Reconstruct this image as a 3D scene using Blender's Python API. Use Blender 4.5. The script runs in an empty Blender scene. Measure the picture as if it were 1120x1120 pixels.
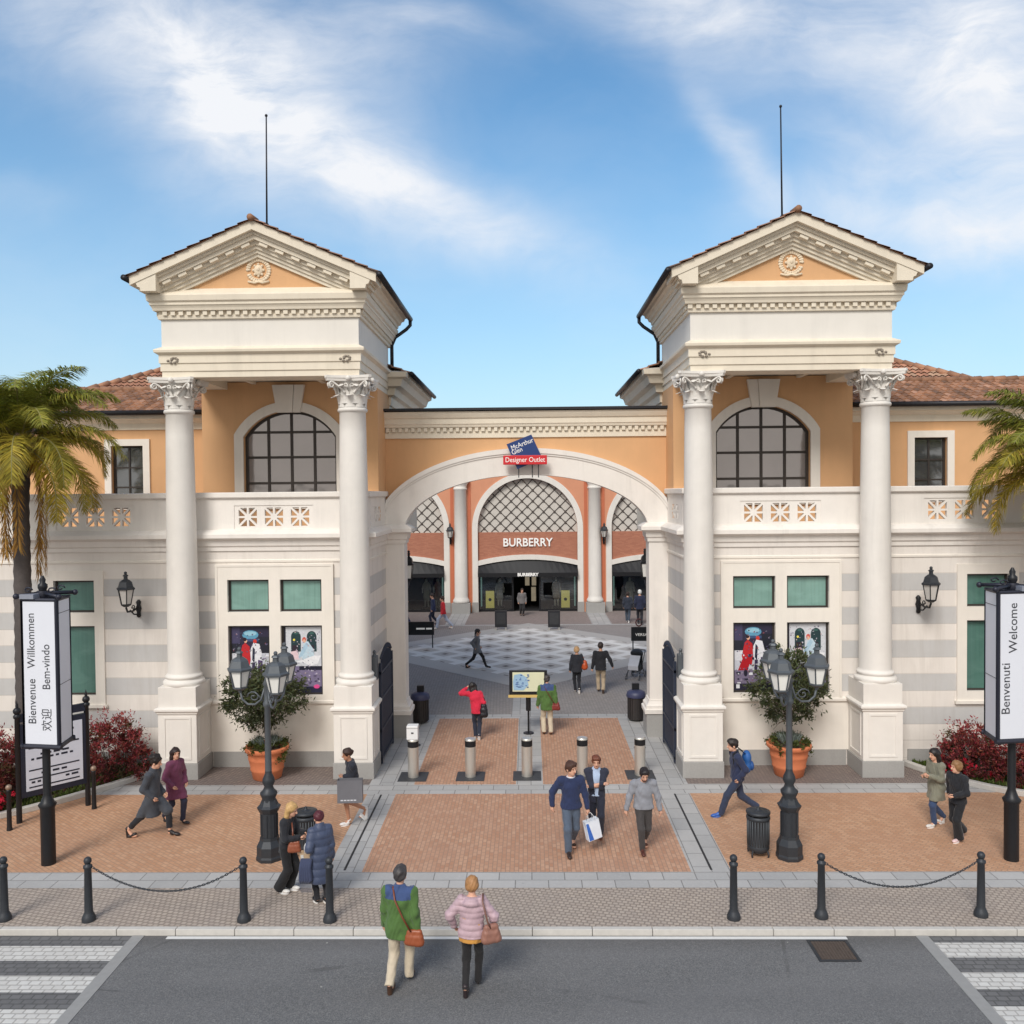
import bpy, bmesh, math, random
import numpy as np
from mathutils import Vector, Matrix, Euler
from mathutils.geometry import tessellate_polygon
random.seed(7); np.random.seed(7)
R = math.radians
SC = bpy.context.scene
COL = SC.collection

# ------------------------------------------------------------------ objects
def tag(o, label=None, cat=None, group=None, kind=None):
    if label: o['label'] = label
    if cat: o['category'] = cat
    if group: o['group'] = group
    if kind: o['kind'] = kind
    return o
def thing(name, label, cat, loc=(0, 0, 0), rz=0, group=None):
    o = bpy.data.objects.new(name, None); COL.objects.link(o)
    o.location = loc; o.rotation_euler = (0, 0, rz); o.empty_display_size = .2
    return tag(o, label, cat, group)
def copy_tree(o, parent=None):
    c = o.copy(); COL.objects.link(c); c.parent = parent
    for ch in list(o.children): copy_tree(ch, c)
    return c

class MB:
    """collects verts / faces, then links them as ONE mesh object"""
    def __init__(s): s.v = []; s.f = []; s.m = []; s.c = []; s.sm = []; s.mi = 0; s.col = None; s.smooth = False; s.X = None
    def add(s, vs, fs):
        b = len(s.v)
        if s.X is not None: vs = [tuple(s.X @ Vector(p)) for p in vs]
        s.v.extend([tuple(p) for p in vs])
        for f in fs:
            s.f.append(tuple(b + i for i in f)); s.m.append(s.mi); s.c.append(s.col); s.sm.append(s.smooth)
    def box(s, x0, x1, y0, y1, z0, z1):
        if x0 > x1: x0, x1 = x1, x0
        if y0 > y1: y0, y1 = y1, y0
        v = [(x, y, z) for z in (z0, z1) for y in (y0, y1) for x in (x0, x1)]
        s.add(v, [(0, 2, 3, 1), (4, 5, 7, 6), (0, 1, 5, 4), (2, 6, 7, 3), (0, 4, 6, 2), (1, 3, 7, 5)]); return s
    def cbox(s, c, size, rot=None):
        M = rot.to_matrix() if rot is not None and hasattr(rot, 'to_matrix') else (rot or Matrix.Identity(3))
        v = [Vector(c) + M @ Vector((x * size[0] / 2, y * size[1] / 2, z * size[2] / 2)) for z in (-1, 1) for y in (-1, 1) for x in (-1, 1)]
        s.add(v, [(0, 2, 3, 1), (4, 5, 7, 6), (0, 1, 5, 4), (2, 6, 7, 3), (0, 4, 6, 2), (1, 3, 7, 5)]); return s
    def quad(s, a, b, c, d): s.add([a, b, c, d], [(0, 1, 2, 3)]); return s
    def lathe(s, prof, c=(0, 0, 0), n=24, rot=0, cap=True):
        """prof: [(r,z)] bottom to top"""
        v = []
        for r, z in prof:
            for i in range(n):
                a = 2 * math.pi * i / n + rot
                v.append((c[0] + r * math.cos(a), c[1] + r * math.sin(a), c[2] + z))
        f = []
        for k in range(len(prof) - 1):
            for i in range(n):
                j = (i + 1) % n
                f.append((k * n + i, k * n + j, (k + 1) * n + j, (k + 1) * n + i))
        s.add(v, f)
        if cap:
            o = s.smooth; s.smooth = False
            m = len(prof) - 1
            s.add(v[:n], [tuple(range(n - 1, -1, -1))]); s.add(v[m * n:], [tuple(range(n))])
            s.smooth = o
        return s
    def tube(s, pts, r, n=8, cap=True, flat=1.0):
        pts = [Vector(p) for p in pts]; rs = r if isinstance(r, (list, tuple)) else [r] * len(pts)
        v = []; up = None
        for i, p in enumerate(pts):
            d = (pts[min(i + 1, len(pts) - 1)] - pts[max(i - 1, 0)])
            d = d.normalized() if d.length > 1e-9 else Vector((0, 0, 1))
            if up is None:
                up = Vector((0, 0, 1)) if abs(d.z) < .9 else Vector((0, 1, 0))
            x = up.cross(d)
            if x.length < 1e-6: x = Vector((1, 0, 0)).cross(d)
            x.normalize(); y = d.cross(x).normalized(); up = y
            for k in range(n):
                a = 2 * math.pi * k / n
                v.append(p + x * (rs[i] * math.cos(a)) + y * (rs[i] * math.sin(a) * flat))
        f = []
        for i in range(len(pts) - 1):
            for k in range(n):
                j = (k + 1) % n
                f.append((i * n + k, i * n + j, (i + 1) * n + j, (i + 1) * n + k))
        if cap:
            f.append(tuple(range(n - 1, -1, -1))); f.append(tuple(range((len(pts) - 1) * n, len(pts) * n)))
        s.add(v, f); return s
    def ball(s, c, r, n=10, m=7):
        r = r if isinstance(r, (tuple, list)) else (r, r, r)
        v = [(c[0], c[1], c[2] - r[2])]
        for i in range(1, m):
            t = -math.pi / 2 + math.pi * i / m
            for k in range(n):
                a = 2 * math.pi * k / n
                v.append((c[0] + r[0] * math.cos(t) * math.cos(a), c[1] + r[1] * math.cos(t) * math.sin(a), c[2] + r[2] * math.sin(t)))
        v.append((c[0], c[1], c[2] + r[2])); f = []
        for k in range(n):
            j = (k + 1) % n
            f.append((0, 1 + j, 1 + k))
            for i in range(m - 2): f.append((1 + i * n + k, 1 + i * n + j, 1 + (i + 1) * n + j, 1 + (i + 1) * n + k))
            f.append((1 + (m - 2) * n + k, 1 + (m - 2) * n + j, len(v) - 1))
        s.add(v, f); return s
    def plate(s, outer, holes, y0, y1, backface=True):
        """polygon in the XZ plane with holes, between y0 (front) and y1"""
        loops = [outer] + list(holes)
        tri = tessellate_polygon([[Vector((x, z, 0)) for x, z in lp] for lp in loops])
        flat = [p for lp in loops for p in lp]
        s.add([(x, y0, z) for x, z in flat], [tuple(t) for t in tri])
        if backface: s.add([(x, y1, z) for x, z in flat], [tuple(reversed(t)) for t in tri])
        for lp in loops:
            n = len(lp)
            s.add([(x, y0, z) for x, z in lp] + [(x, y1, z) for x, z in lp], [(i, (i + 1) % n, n + (i + 1) % n, n + i) for i in range(n)])
        return s
    def sweep(s, path, prof, closed=False, out=1):
        """path [(x,y)], prof closed polygon [(offset,z)]; offset is to the right of travel * out"""
        n = len(path); P = [Vector((p[0], p[1])) for p in path]; mit = []
        for i in range(n):
            a = P[i] - P[i - 1] if (i > 0 or closed) else P[1] - P[0]
            b = P[(i + 1) % n] - P[i] if (i < n - 1 or closed) else P[-1] - P[-2]
            a.normalize(); b.normalize()
            na = Vector((a.y, -a.x)) * out; nb = Vector((b.y, -b.x)) * out
            m = na + nb
            m = m / max(m.dot(na), .2) if m.length > 1e-6 else na
            mit.append(m)
        k = len(prof); v = []
        for i in range(n):
            for o, z in prof: v.append((P[i].x + mit[i].x * o, P[i].y + mit[i].y * o, z))
        f = []
        for i in range(n if closed else n - 1):
            j = (i + 1) % n
            for q in range(k):
                w = (q + 1) % k
                f.append((i * k + q, j * k + q, j * k + w, i * k + w))
        if not closed:
            f.append(tuple(range(k))); f.append(tuple(range((n - 1) * k, n * k))[::-1])
        s.add(v, f); return s
    def build(s, name, mats, parent=None, fix=True, bevel=0):
        me = bpy.data.meshes.new(name); me.from_pydata(s.v, [], s.f)
        mats = mats if isinstance(mats, (list, tuple)) else [mats]
        for m in mats: me.materials.append(m)
        me.polygons.foreach_set('material_index', s.m)
        me.polygons.foreach_set('use_smooth', s.sm)
        if any(c is not None for c in s.c):
            ca = me.color_attributes.new('Col', 'FLOAT_COLOR', 'CORNER')
            arr = np.ones((len(me.loops), 4), dtype=np.float32); i = 0
            for f, c in zip(s.f, s.c):
                if c is not None: arr[i:i + len(f), :3] = c
                i += len(f)
            ca.data.foreach_set('color', arr.ravel())
        if fix:
            bm = bmesh.new(); bm.from_mesh(me); bmesh.ops.recalc_face_normals(bm, faces=bm.faces); bm.to_mesh(me); bm.free()
        me.update()
        o = bpy.data.objects.new(name, me); COL.objects.link(o); o.parent = parent
        if bevel:
            b = o.modifiers.new('bevel', 'BEVEL'); b.width = bevel; b.segments = 2; b.limit_method = 'ANGLE'; b.angle_limit = R(40)
        return o

def arc(cx, cz, a, b, t0, t1, n):
    return [(cx + a * math.cos(R(t0 + (t1 - t0) * i / n)), cz + b * math.sin(R(t0 + (t1 - t0) * i / n))) for i in range(n + 1)]
def rect(x0, x1, z0, z1): return [(x0, z0), (x1, z0), (x1, z1), (x0, z1)]

_dg = None
def text(name, body, size, mat, parent, M, extrude=.004, align='CENTER', spacing=1.0, sx=1.0, bold=0):
    cu = bpy.data.curves.new(name, 'FONT'); cu.body = body; cu.size = size; cu.extrude = extrude; cu.offset = bold
    cu.align_x = align; cu.align_y = 'CENTER'; cu.space_character = spacing; cu.resolution_u = 3
    o = bpy.data.objects.new(name, cu); COL.objects.link(o)
    bpy.context.view_layer.update()
    me = bpy.data.meshes.new_from_object(o.evaluated_get(bpy.context.evaluated_depsgraph_get()))
    bpy.data.objects.remove(o)
    me.name = name
    me.transform(M @ Matrix.Diagonal((sx, 1, 1, 1)))
    me.materials.clear(); me.materials.append(mat)
    o = bpy.data.objects.new(name, me); COL.objects.link(o); o.parent = parent
    return o
def face_cam(loc, roll=0, rz=0):
    """text lying in XZ plane, read from -Y; roll turns it in its plane, rz turns the sign about Z"""
    return Matrix.Translation(loc) @ Matrix.Rotation(rz, 4, 'Z') @ Matrix.Rotation(R(90), 4, 'X') @ Matrix.Rotation(roll, 4, 'Z')

# ------------------------------------------------------------------ materials
def S(r, g, b):
    f = lambda c: (c / 255 / 12.92) if c / 255 <= .04045 else ((c / 255 + .055) / 1.055) ** 2.4
    return (f(r), f(g), f(b))
class NT:
    def __init__(s, m): s.t = m.node_tree; s.n = s.t.nodes
    def new(s, t, **k):
        n = s.n.new(t)
        for a, b in k.items(): setattr(n, a, b)
        return n
    def link(s, a, b): s.t.links.new(a, b)
    def val(s, x, sock):
        if hasattr(x, 'is_linked') or hasattr(x, 'links'): s.link(x, sock)
        elif isinstance(x, (tuple, list)) and len(x) == 3 and sock.type == 'RGBA': sock.default_value = (*x, 1)
        else: sock.default_value = x
    def math(s, op, a, b=0, c=None, clamp=False):
        n = s.new('ShaderNodeMath', operation=op, use_clamp=clamp); s.val(a, n.inputs[0]); s.val(b, n.inputs[1])
        if c is not None: s.val(c, n.inputs[2])
        return n.outputs[0]
    def mix(s, f, a, b, mode='MIX'):
        n = s.new('ShaderNodeMix', data_type='RGBA', blend_type=mode); s.val(f, n.inputs[0]); s.val(a, n.inputs[6]); s.val(b, n.inputs[7]); return n.outputs[2]
    def ramp(s, f, stops):
        n = s.new('ShaderNodeValToRGB'); cr = n.color_ramp
        while len(cr.elements) < len(stops): cr.elements.new(.5)
        for e, (p, c) in zip(cr.elements, stops): e.position = p; e.color = (*c, 1) if isinstance(c, (tuple, list)) else (c, c, c, 1)
        s.link(f, n.inputs[0]); return n.outputs[0]
    def noise(s, vec, scale, detail=4, rough=.55, dist=0, dim='3D'):
        n = s.new('ShaderNodeTexNoise', noise_dimensions=dim); s.link(vec, n.inputs['Vector']); n.inputs['Scale'].default_value = scale
        n.inputs['Detail'].default_value = detail; n.inputs['Roughness'].default_value = rough; n.inputs['Distortion'].default_value = dist
        return n.outputs['Fac']
    def mapping(s, vec, loc=(0, 0, 0), rot=(0, 0, 0), scale=(1, 1, 1)):
        n = s.new('ShaderNodeMapping'); s.link(vec, n.inputs[0]); n.inputs[1].default_value = loc; n.inputs[2].default_value = rot; n.inputs[3].default_value = scale; return n.outputs[0]
    def pos(s): return s.new('ShaderNodeNewGeometry').outputs['Position']
    def obj(s): return s.new('ShaderNodeTexCoord').outputs['Object']
    def bump(s, h, strength=.3, dist=.01):
        n = s.new('ShaderNodeBump'); n.inputs['Strength'].default_value = strength; n.inputs['Distance'].default_value = dist; s.link(h, n.inputs['Height']); return n.outputs[0]
MATS = {}
def newmat(name):
    m = bpy.data.materials.new(name); m.use_nodes = True
    return m, NT(m), m.node_tree.nodes['Principled BSDF']
def mat(name, col, rough=.6, metal=0, var=.12, scale=6, bump=0, bscale=40, attr=False, streak=0, spec=.5, coat=0, vec='pos', sheen=0, emit=0):
    """plain surface with tonal variation, optional vertical dirt streaks and fine bump"""
    if name in MATS: return MATS[name]
    m, t, b = newmat(name)
    p = t.pos() if vec == 'pos' else t.obj()
    n1 = t.noise(p, scale, 5, .6)
    c = t.mix(t.math('MULTIPLY', n1, 1), tuple(max(0, x * (1 - var)) for x in col), tuple(min(1, x * (1 + var)) for x in col))
    if attr:
        a = t.new('ShaderNodeAttribute', attribute_name='Col'); c = t.mix(1, c, a.outputs['Color'], 'MULTIPLY')
    if streak:
        q = t.mapping(p, scale=(2.3, 2.3, .2)); n2 = t.noise(q, 1.1, 7, .7, .4); n3 = t.noise(p, .8, 4, .6)
        f = t.math('MULTIPLY', t.ramp(n2, [(.46, 0), (.78, 1)]), t.ramp(n3, [(.38, .15), (.65, 1.3)])); c = t.mix(t.math('MULTIPLY', f, streak), c, tuple(x * .55 for x in col))
    t.link(c, b.inputs['Base Color'])
    b.inputs['Roughness'].default_value = rough; b.inputs['Metallic'].default_value = metal
    b.inputs['Specular IOR Level'].default_value = spec; b.inputs['Coat Weight'].default_value = coat
    if sheen: b.inputs['Sheen Weight'].default_value = sheen
    if emit:
        t.link(c, b.inputs['Emission Color']); b.inputs['Emission Strength'].default_value = emit
    if bump:
        t.link(t.bump(t.noise(p, bscale, 4, .6), bump, .01), b.inputs['Normal'])
    MATS[name] = m; return m

def m_banded():
    """cream rendered wall with grey stone bands and joint lines, by height"""
    m, t, b = newmat('banded_wall'); p = t.pos()
    sep = t.new('ShaderNodeSeparateXYZ'); t.link(p, sep.inputs[0]); z = sep.outputs[2]
    u = t.math('DIVIDE', t.math('SUBTRACT', 5.06, z), .885)          # 0 at the top of the first band
    fr = t.math('FRACT', u)
    inb = t.math('MULTIPLY', t.math('LESS_THAN', fr, .503), t.math('MULTIPLY', t.math('LESS_THAN', z, 5.06), t.math('GREATER_THAN', z, .9)))
    e1 = t.math('LESS_THAN', t.math('ABSOLUTE', t.math('SUBTRACT', fr, .503)), .014)
    e2 = t.math('GREATER_THAN', fr, .972)
    ed = t.math('MULTIPLY', t.math('MAXIMUM', e1, e2), t.math('LESS_THAN', z, 5.2))
    ns = t.noise(p, 2.2, 5, .6); n2 = t.noise(t.mapping(p, scale=(2.2, 2.2, .2)), 1.1, 7, .7, .4)
    cream = t.mix(ns, CREAM_D, CREAM); grey = t.mix(t.noise(p, 3, 6, .7), S(188, 187, 186), S(203, 201, 199))
    c = t.mix(inb, cream, grey); c = t.mix(t.math('MULTIPLY', ed, .22), c, S(120, 112, 105))
    c = t.mix(t.math('MULTIPLY', t.ramp(n2, [(.5, 0), (.78, 1)]), .3), c, S(150, 140, 128))
    grime = t.ramp(t.math('ADD', t.math('MULTIPLY', z, .16), t.math('MULTIPLY', ns, .25)), [(.12, 1), (.34, 0)])
    c = t.mix(t.math('MULTIPLY', grime, .18), c, S(150, 142, 132))
    t.link(c, b.inputs['Base Color']); b.inputs['Roughness'].default_value = .75
    t.link(t.bump(t.noise(p, 60, 4, .6), .15, .01), b.inputs['Normal'])
    return m
CREAM = S(234, 228, 221); CREAM_D = S(224, 216, 208)

def m_brick(name, c1, c2, mortar, bw, bh, rot=0, offset=.5, msize=.012, var=.25, bump=.35, patch=None, rough=.8, sq=None):
    m, t, b = newmat(name); p = t.pos()
    q = t.mapping(p, rot=(0, 0, rot))
    br = t.new('ShaderNodeTexBrick'); t.link(q, br.inputs['Vector'])
    br.offset = offset; br.inputs['Scale'].default_value = 1; br.inputs['Brick Width'].default_value = bw; br.inputs['Row Height'].default_value = bh
    br.inputs['Mortar Size'].default_value = msize; br.inputs['Mortar Smooth'].default_value = .3; br.inputs['Bias'].default_value = 0
    t.val(c1, br.inputs['Color1']); t.val(c2, br.inputs['Color2']); t.val(mortar, br.inputs['Mortar'])
    c = br.outputs['Color']
    n1 = t.noise(p, .7, 6, .65); n2 = t.noise(p, 14, 4, .7)
    c = t.mix(t.math('MULTIPLY', t.ramp(n1, [(.35, 0), (.7, 1)]), var), c, patch or tuple(x * .6 for x in c1))
    c = t.mix(t.math('MULTIPLY', t.ramp(n2, [(.5, 0), (.8, 1)]), .25), c, tuple(min(1, x * 1.6) for x in c2))
    n3 = t.noise(p, 2.6, 7, .75, 1.2)
    c = t.mix(t.math('MULTIPLY', t.ramp(n3, [(.58, 0), (.72, 1)]), .22), c, tuple(x * .45 for x in c1))
    vo = t.new('ShaderNodeTexVoronoi'); t.link(t.mapping(p, scale=(1, 1, 0)), vo.inputs['Vector']); vo.inputs['Scale'].default_value = 2.4
    gum = t.math('MULTIPLY', t.math('LESS_THAN', vo.outputs['Distance'], .055), .32); c = t.mix(gum, c, tuple(x * .45 for x in c1))
    t.link(c, b.inputs['Base Color']); b.inputs['Roughness'].default_value = rough
    h = t.math('ADD', t.math('MULTIPLY', br.outputs['Fac'], -1), t.math('MULTIPLY', n2, .6))
    t.link(t.bump(h, bump, .006), b.inputs['Normal'])
    return m
def m_asphalt():
    m, t, b = newmat('asphalt'); p = t.pos()
    fine = t.noise(p, 55, 3, .7); mid = t.noise(p, 9, 5, .7); big = t.noise(t.mapping(p, scale=(.35, 1.2, 1)), .55, 5, .6)
    c = t.ramp(fine, [(.3, S(74, 74, 75)), (.52, S(108, 108, 108)), (.68, S(140, 139, 137))])
    c = t.mix(t.math('MULTIPLY', t.ramp(mid, [(.35, 0), (.7, 1)]), .28), c, S(98, 98, 100))
    c = t.mix(t.math('MULTIPLY', t.ramp(big, [(.38, 0), (.66, 1)]), .3), c, S(132, 130, 130))
    st = t.noise(p, 1.7, 6, .75, 1.5)
    c = t.mix(t.math('MULTIPLY', t.ramp(st, [(.63, 0), (.72, 1)]), .3), c, S(86, 85, 86))
    vor = t.new('ShaderNodeTexVoronoi', feature='DISTANCE_TO_EDGE'); t.link(t.mapping(p, scale=(.35, .5, 1)), vor.inputs['Vector']); vor.inputs['Scale'].default_value = .6
    crack = t.math('MULTIPLY', t.math('LESS_THAN', vor.outputs['Distance'], .006), t.ramp(t.noise(p, .8, 3), [(.5, 0), (.6, .6)]))
    c = t.mix(crack, c, S(80, 79, 79))
    sp = t.new('ShaderNodeSeparateXYZ'); t.link(p, sp.inputs[0]); y = sp.outputs[1]
    gut = t.math('MULTIPLY', t.ramp(t.math('ADD', t.math('SUBTRACT', y, 13.75), t.math('MULTIPLY', mid, .5)), [(.3, 0), (.85, .55)]), 1); c = t.mix(gut, c, S(84, 80, 76))
    trk = t.math('MULTIPLY', t.ramp(t.math('ABSOLUTE', t.math('SUBTRACT', t.math('FRACT', t.math('DIVIDE', t.math('ADD', y, t.math('MULTIPLY', big, .4)), 1.7)), .5)), [(.05, 1), (.3, 0)]), .16); c = t.mix(trk, c, S(84, 84, 86))
    dot = t.new('ShaderNodeTexVoronoi'); t.link(t.mapping(p, scale=(1, 1, 0)), dot.inputs['Vector']); dot.inputs['Scale'].default_value = 1.6
    c = t.mix(t.math('MULTIPLY', t.math('LESS_THAN', dot.outputs['Distance'], .03), .5), c, S(190, 186, 178))
    t.link(c, b.inputs['Base Color']); b.inputs['Roughness'].default_value = .85
    t.link(t.bump(t.math('ADD', fine, mid), .5, .008), b.inputs['Normal'])
    return m
def m_glass(name, col, metal=.75, rough=.06):
    m, t, b = newmat(name); p = t.pos()
    c = t.mix(t.noise(p, 1.1, 4), tuple(x * .8 for x in col), col)
    t.link(c, b.inputs['Base Color']); b.inputs['Metallic'].default_value = metal; b.inputs['Roughness'].default_value = rough
    t.link(t.bump(t.noise(p, 1.3, 2), .22, .03), b.inputs['Normal'])
    return m
def m_clear(name='shop_glass', tint=(.8, .86, .86)):
    m, t, b = newmat(name)
    tr = t.new('ShaderNodeBsdfTransparent'); tr.inputs[0].default_value = (*tint, 1)
    gl = t.new('ShaderNodeBsdfGlossy'); gl.inputs['Roughness'].default_value = .03
    fr = t.new('ShaderNodeFresnel'); fr.inputs[0].default_value = 1.6
    mx = t.new('ShaderNodeMixShader'); t.link(t.math('ADD', fr.outputs[0], .04), mx.inputs[0]); t.link(tr.outputs[0], mx.inputs[1]); t.link(gl.outputs[0], mx.inputs[2])
    t.link(mx.outputs[0], t.n['Material Output'].inputs['Surface']); t.n.remove(b)
    return m
def m_leaf(name, col, var=.35):
    m, t, b = newmat(name)
    a = t.new('ShaderNodeAttribute', attribute_name='Col')
    c = t.mix(1, t.mix(t.noise(t.pos(), 3, 3), tuple(x * (1 - var) for x in col), tuple(x * (1 + var) for x in col)), a.outputs['Color'], 'MULTIPLY')
    t.link(c, b.inputs['Base Color']); b.inputs['Roughness'].default_value = .55; b.inputs['Specular IOR Level'].default_value = .35
    tl = t.new('ShaderNodeBsdfTranslucent'); t.link(c, tl.inputs[0]); mx = t.new('ShaderNodeMixShader'); mx.inputs[0].default_value = .25
    t.link(b.outputs[0], mx.inputs[1]); t.link(tl.outputs[0], mx.inputs[2]); t.link(mx.outputs[0], t.n['Material Output'].inputs['Surface'])
    return m

M_BAND = m_banded()
M_CREAM = mat('cream_render', CREAM, .75, var=.06, scale=2.5, streak=.35, bump=.12, bscale=60)
M_STONE = mat('column_stone', S(228, 223, 216), .65, var=.07, scale=3, streak=.25, bump=.12, bscale=50)
M_ENT = mat('entablature_stone', S(230, 219, 200), .7, var=.07, scale=3, streak=.28, bump=.12, bscale=50)
M_FRIEZE = mat('frieze_render', S(228, 223, 215), .75, var=.05, scale=2, streak=.2, bump=.1, bscale=60)
M_ORANGE = mat('orange_render', S(217, 170, 124), .8, var=.1, scale=1.6, streak=.2, bump=.15, bscale=50)
M_SALMON = mat('salmon_render', S(212, 148, 116), .8, var=.1, scale=1.2, streak=.15, bump=.1)
M_PLINTH = mat('plinth_granite', S(160, 158, 155), .7, var=.15, scale=25, streak=.2, bump=.15, bscale=120)
M_SURR = mat('surround_stone', S(233, 226, 216), .7, var=.06, scale=3, streak=.25)
M_TILE = mat('roof_tile', (.37, .19, .11), .8, var=.3, scale=9, attr=True, bump=.3, bscale=30)
M_GUTTER = mat('gutter_metal', S(52, 52, 56), .5, .6, var=.15)
M_IRON = mat('cast_iron', S(56, 59, 64), .5, .35, var=.2, scale=12, bump=.15, bscale=60)
M_IRONG = mat('grey_painted_iron', S(92, 97, 102), .5, .3, var=.15, scale=12)
M_BLACK = mat('black_paint', S(28, 29, 33), .45, .2, var=.2)
M_NAVYIRON = mat('gate_iron', S(48, 55, 72), .5, .3, var=.2)
M_WFRAME = mat('window_frame', S(58, 52, 48), .5, .2)
M_PANE = m_glass('arched_window_glass', (.34, .315, .31))
M_PANE_D = m_glass('dark_window_glass', (.22, .23, .24))
def m_blind(name, col):
    m, t, b = newmat(name); p = t.pos()
    fold = t.noise(t.mapping(p, scale=(14, 1, .25)), 1.0, 4, .6, .3); big = t.noise(t.mapping(p, scale=(.9, 1, 1.6)), 1.4, 3, .5, .8)
    c = t.mix(fold, tuple(x * .72 for x in col), tuple(min(1, x * 1.28) for x in col)); c = t.mix(t.math('MULTIPLY', t.ramp(big, [(.42, 0), (.68, 1)]), .3), c, tuple(min(1, x * 1.5 + .06) for x in col))  # curtain fold shading and pale reflection patches are painted into the colour
    t.link(c, b.inputs['Base Color']); b.inputs['Roughness'].default_value = .25; b.inputs['Coat Weight'].default_value = 1; b.inputs['Coat Roughness'].default_value = .02
    t.link(t.bump(t.noise(p, 1.2, 2), .1, .02), b.inputs['Coat Normal']); return m
M_TEAL = m_blind('green_blind_glass', S(120, 156, 146)); M_TEAL_D = m_blind('dark_green_blind_glass', S(80, 118, 108))
M_WHITE = mat('white_paint', S(225, 225, 226), .5, var=.04)
M_FROST = mat('frosted_lantern_glass', S(240, 238, 232), .3, var=.04, coat=.2)
M_STEEL = mat('brushed_steel', S(214, 210, 202), .38, .75, var=.08, scale=30)
M_TERRA = mat('terracotta', S(208, 122, 82), .8, var=.15, scale=8, streak=.2, bump=.2)
M_KERB = mat('kerb_stone', S(196, 192, 186), .8, var=.15, scale=9, bump=.25)
M_WOOD = mat('tree_bark', S(98, 84, 70), .9, var=.3, scale=14, bump=.6, bscale=25)
M_PALMBARK = mat('palm_bark', S(84, 78, 76), .9, var=.35, scale=10, bump=.7, bscale=18)
M_SOIL = mat('planting_soil', S(84, 68, 56), .95, var=.35, scale=20, bump=.6, bscale=40)
# override: children keep world coordinates, whatever their Empty's place
_build0 = MB.build
def _build(s, name, mats, parent=None, fix=True, bevel=0):
    o = _build0(s, name, mats, parent, fix, bevel)
    if parent is not None: o.matrix_parent_inverse = parent.matrix_basis.inverted()
    return o
MB.build = _build

def tile_sheet(mb, p0, du, dv, W, L, pitch=.21, row=.36, h=.045):
    """barrel tiles: p0 corner at the eave, du along the eave, dv up the slope"""
    du = Vector(du).normalized(); dv = Vector(dv).normalized(); n = du.cross(dv).normalized()
    if n.z < 0: n = -n
    p0 = Vector(p0); nc = max(1, int(W / pitch)); nr = max(1, int(math.ceil(L / row))); k = 6; pitch = W / nc; row = L / nr
    rng = random.Random(int(abs(p0.x * 31 + p0.y * 17)))
    mb.smooth = True
    for r in range(nr):
        for c in range(nc):
            g = rng.random(); t = .62 + .55 * rng.random()
            mb.col = (t * (1.0 if g < .7 else 1.25), t * (1.0 if g < .7 else 1.35), t * (1.0 if g < .7 else 1.5))
            if g > .9: mb.col = (.5, .55, .6)
            vs = []
            for i in range(k + 1):
                a = i / k; x = (c + a) * pitch; hh = h * (math.sin(math.pi * a * 2 - math.pi / 2) * .5 + .5)
                for e, lift in ((0, .035), (1, 0)):
                    vs.append(p0 + du * x + dv * (row * (r + e * 1.0)) + n * (hh + lift))
            mb.add(vs, [(2 * i, 2 * i + 2, 2 * i + 3, 2 * i + 1) for i in range(k)])
            mb.add([vs[2 * i] for i in range(k + 1)] + [p0 + du * ((c + i / k) * pitch) + dv * (row * r) - n * .005 for i in range(k + 1)],
                   [(i, k + 1 + i, k + 2 + i, i + 1) for i in range(k)])
    mb.smooth = False; mb.col = None

def star_holes(cx, cz, h, r0=.085, half=.052):
    out = []
    for q in range(8):
        a0 = R(45 * q); a1 = R(45 * (q + 1))
        def edge(a, sgn):
            d = Vector((math.cos(a), math.sin(a))); n = Vector((-d.y, d.x)) * sgn * half * .5; return d, n
        d0, n0 = edge(a0, 1); d1, n1 = edge(a1, -1)
        def outp(d, n):
            # march to the square's edge
            t = min(((h - abs(n.x)) / abs(d.x)) if abs(d.x) > .3 else 9, ((h - abs(n.y)) / abs(d.y)) if abs(d.y) > .3 else 9)
            p = d * t + n; p.x = max(-h, min(h, p.x)); p.y = max(-h, min(h, p.y)); return p
        po0, po1 = outp(d0, n0), outp(d1, n1); pi0, pi1 = d0 * r0 + n0, d1 * r0 + n1
        out.append([(cx + p.x, cz + p.y) for p in (pi0, po0, po1, pi1)])
    return out

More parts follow.
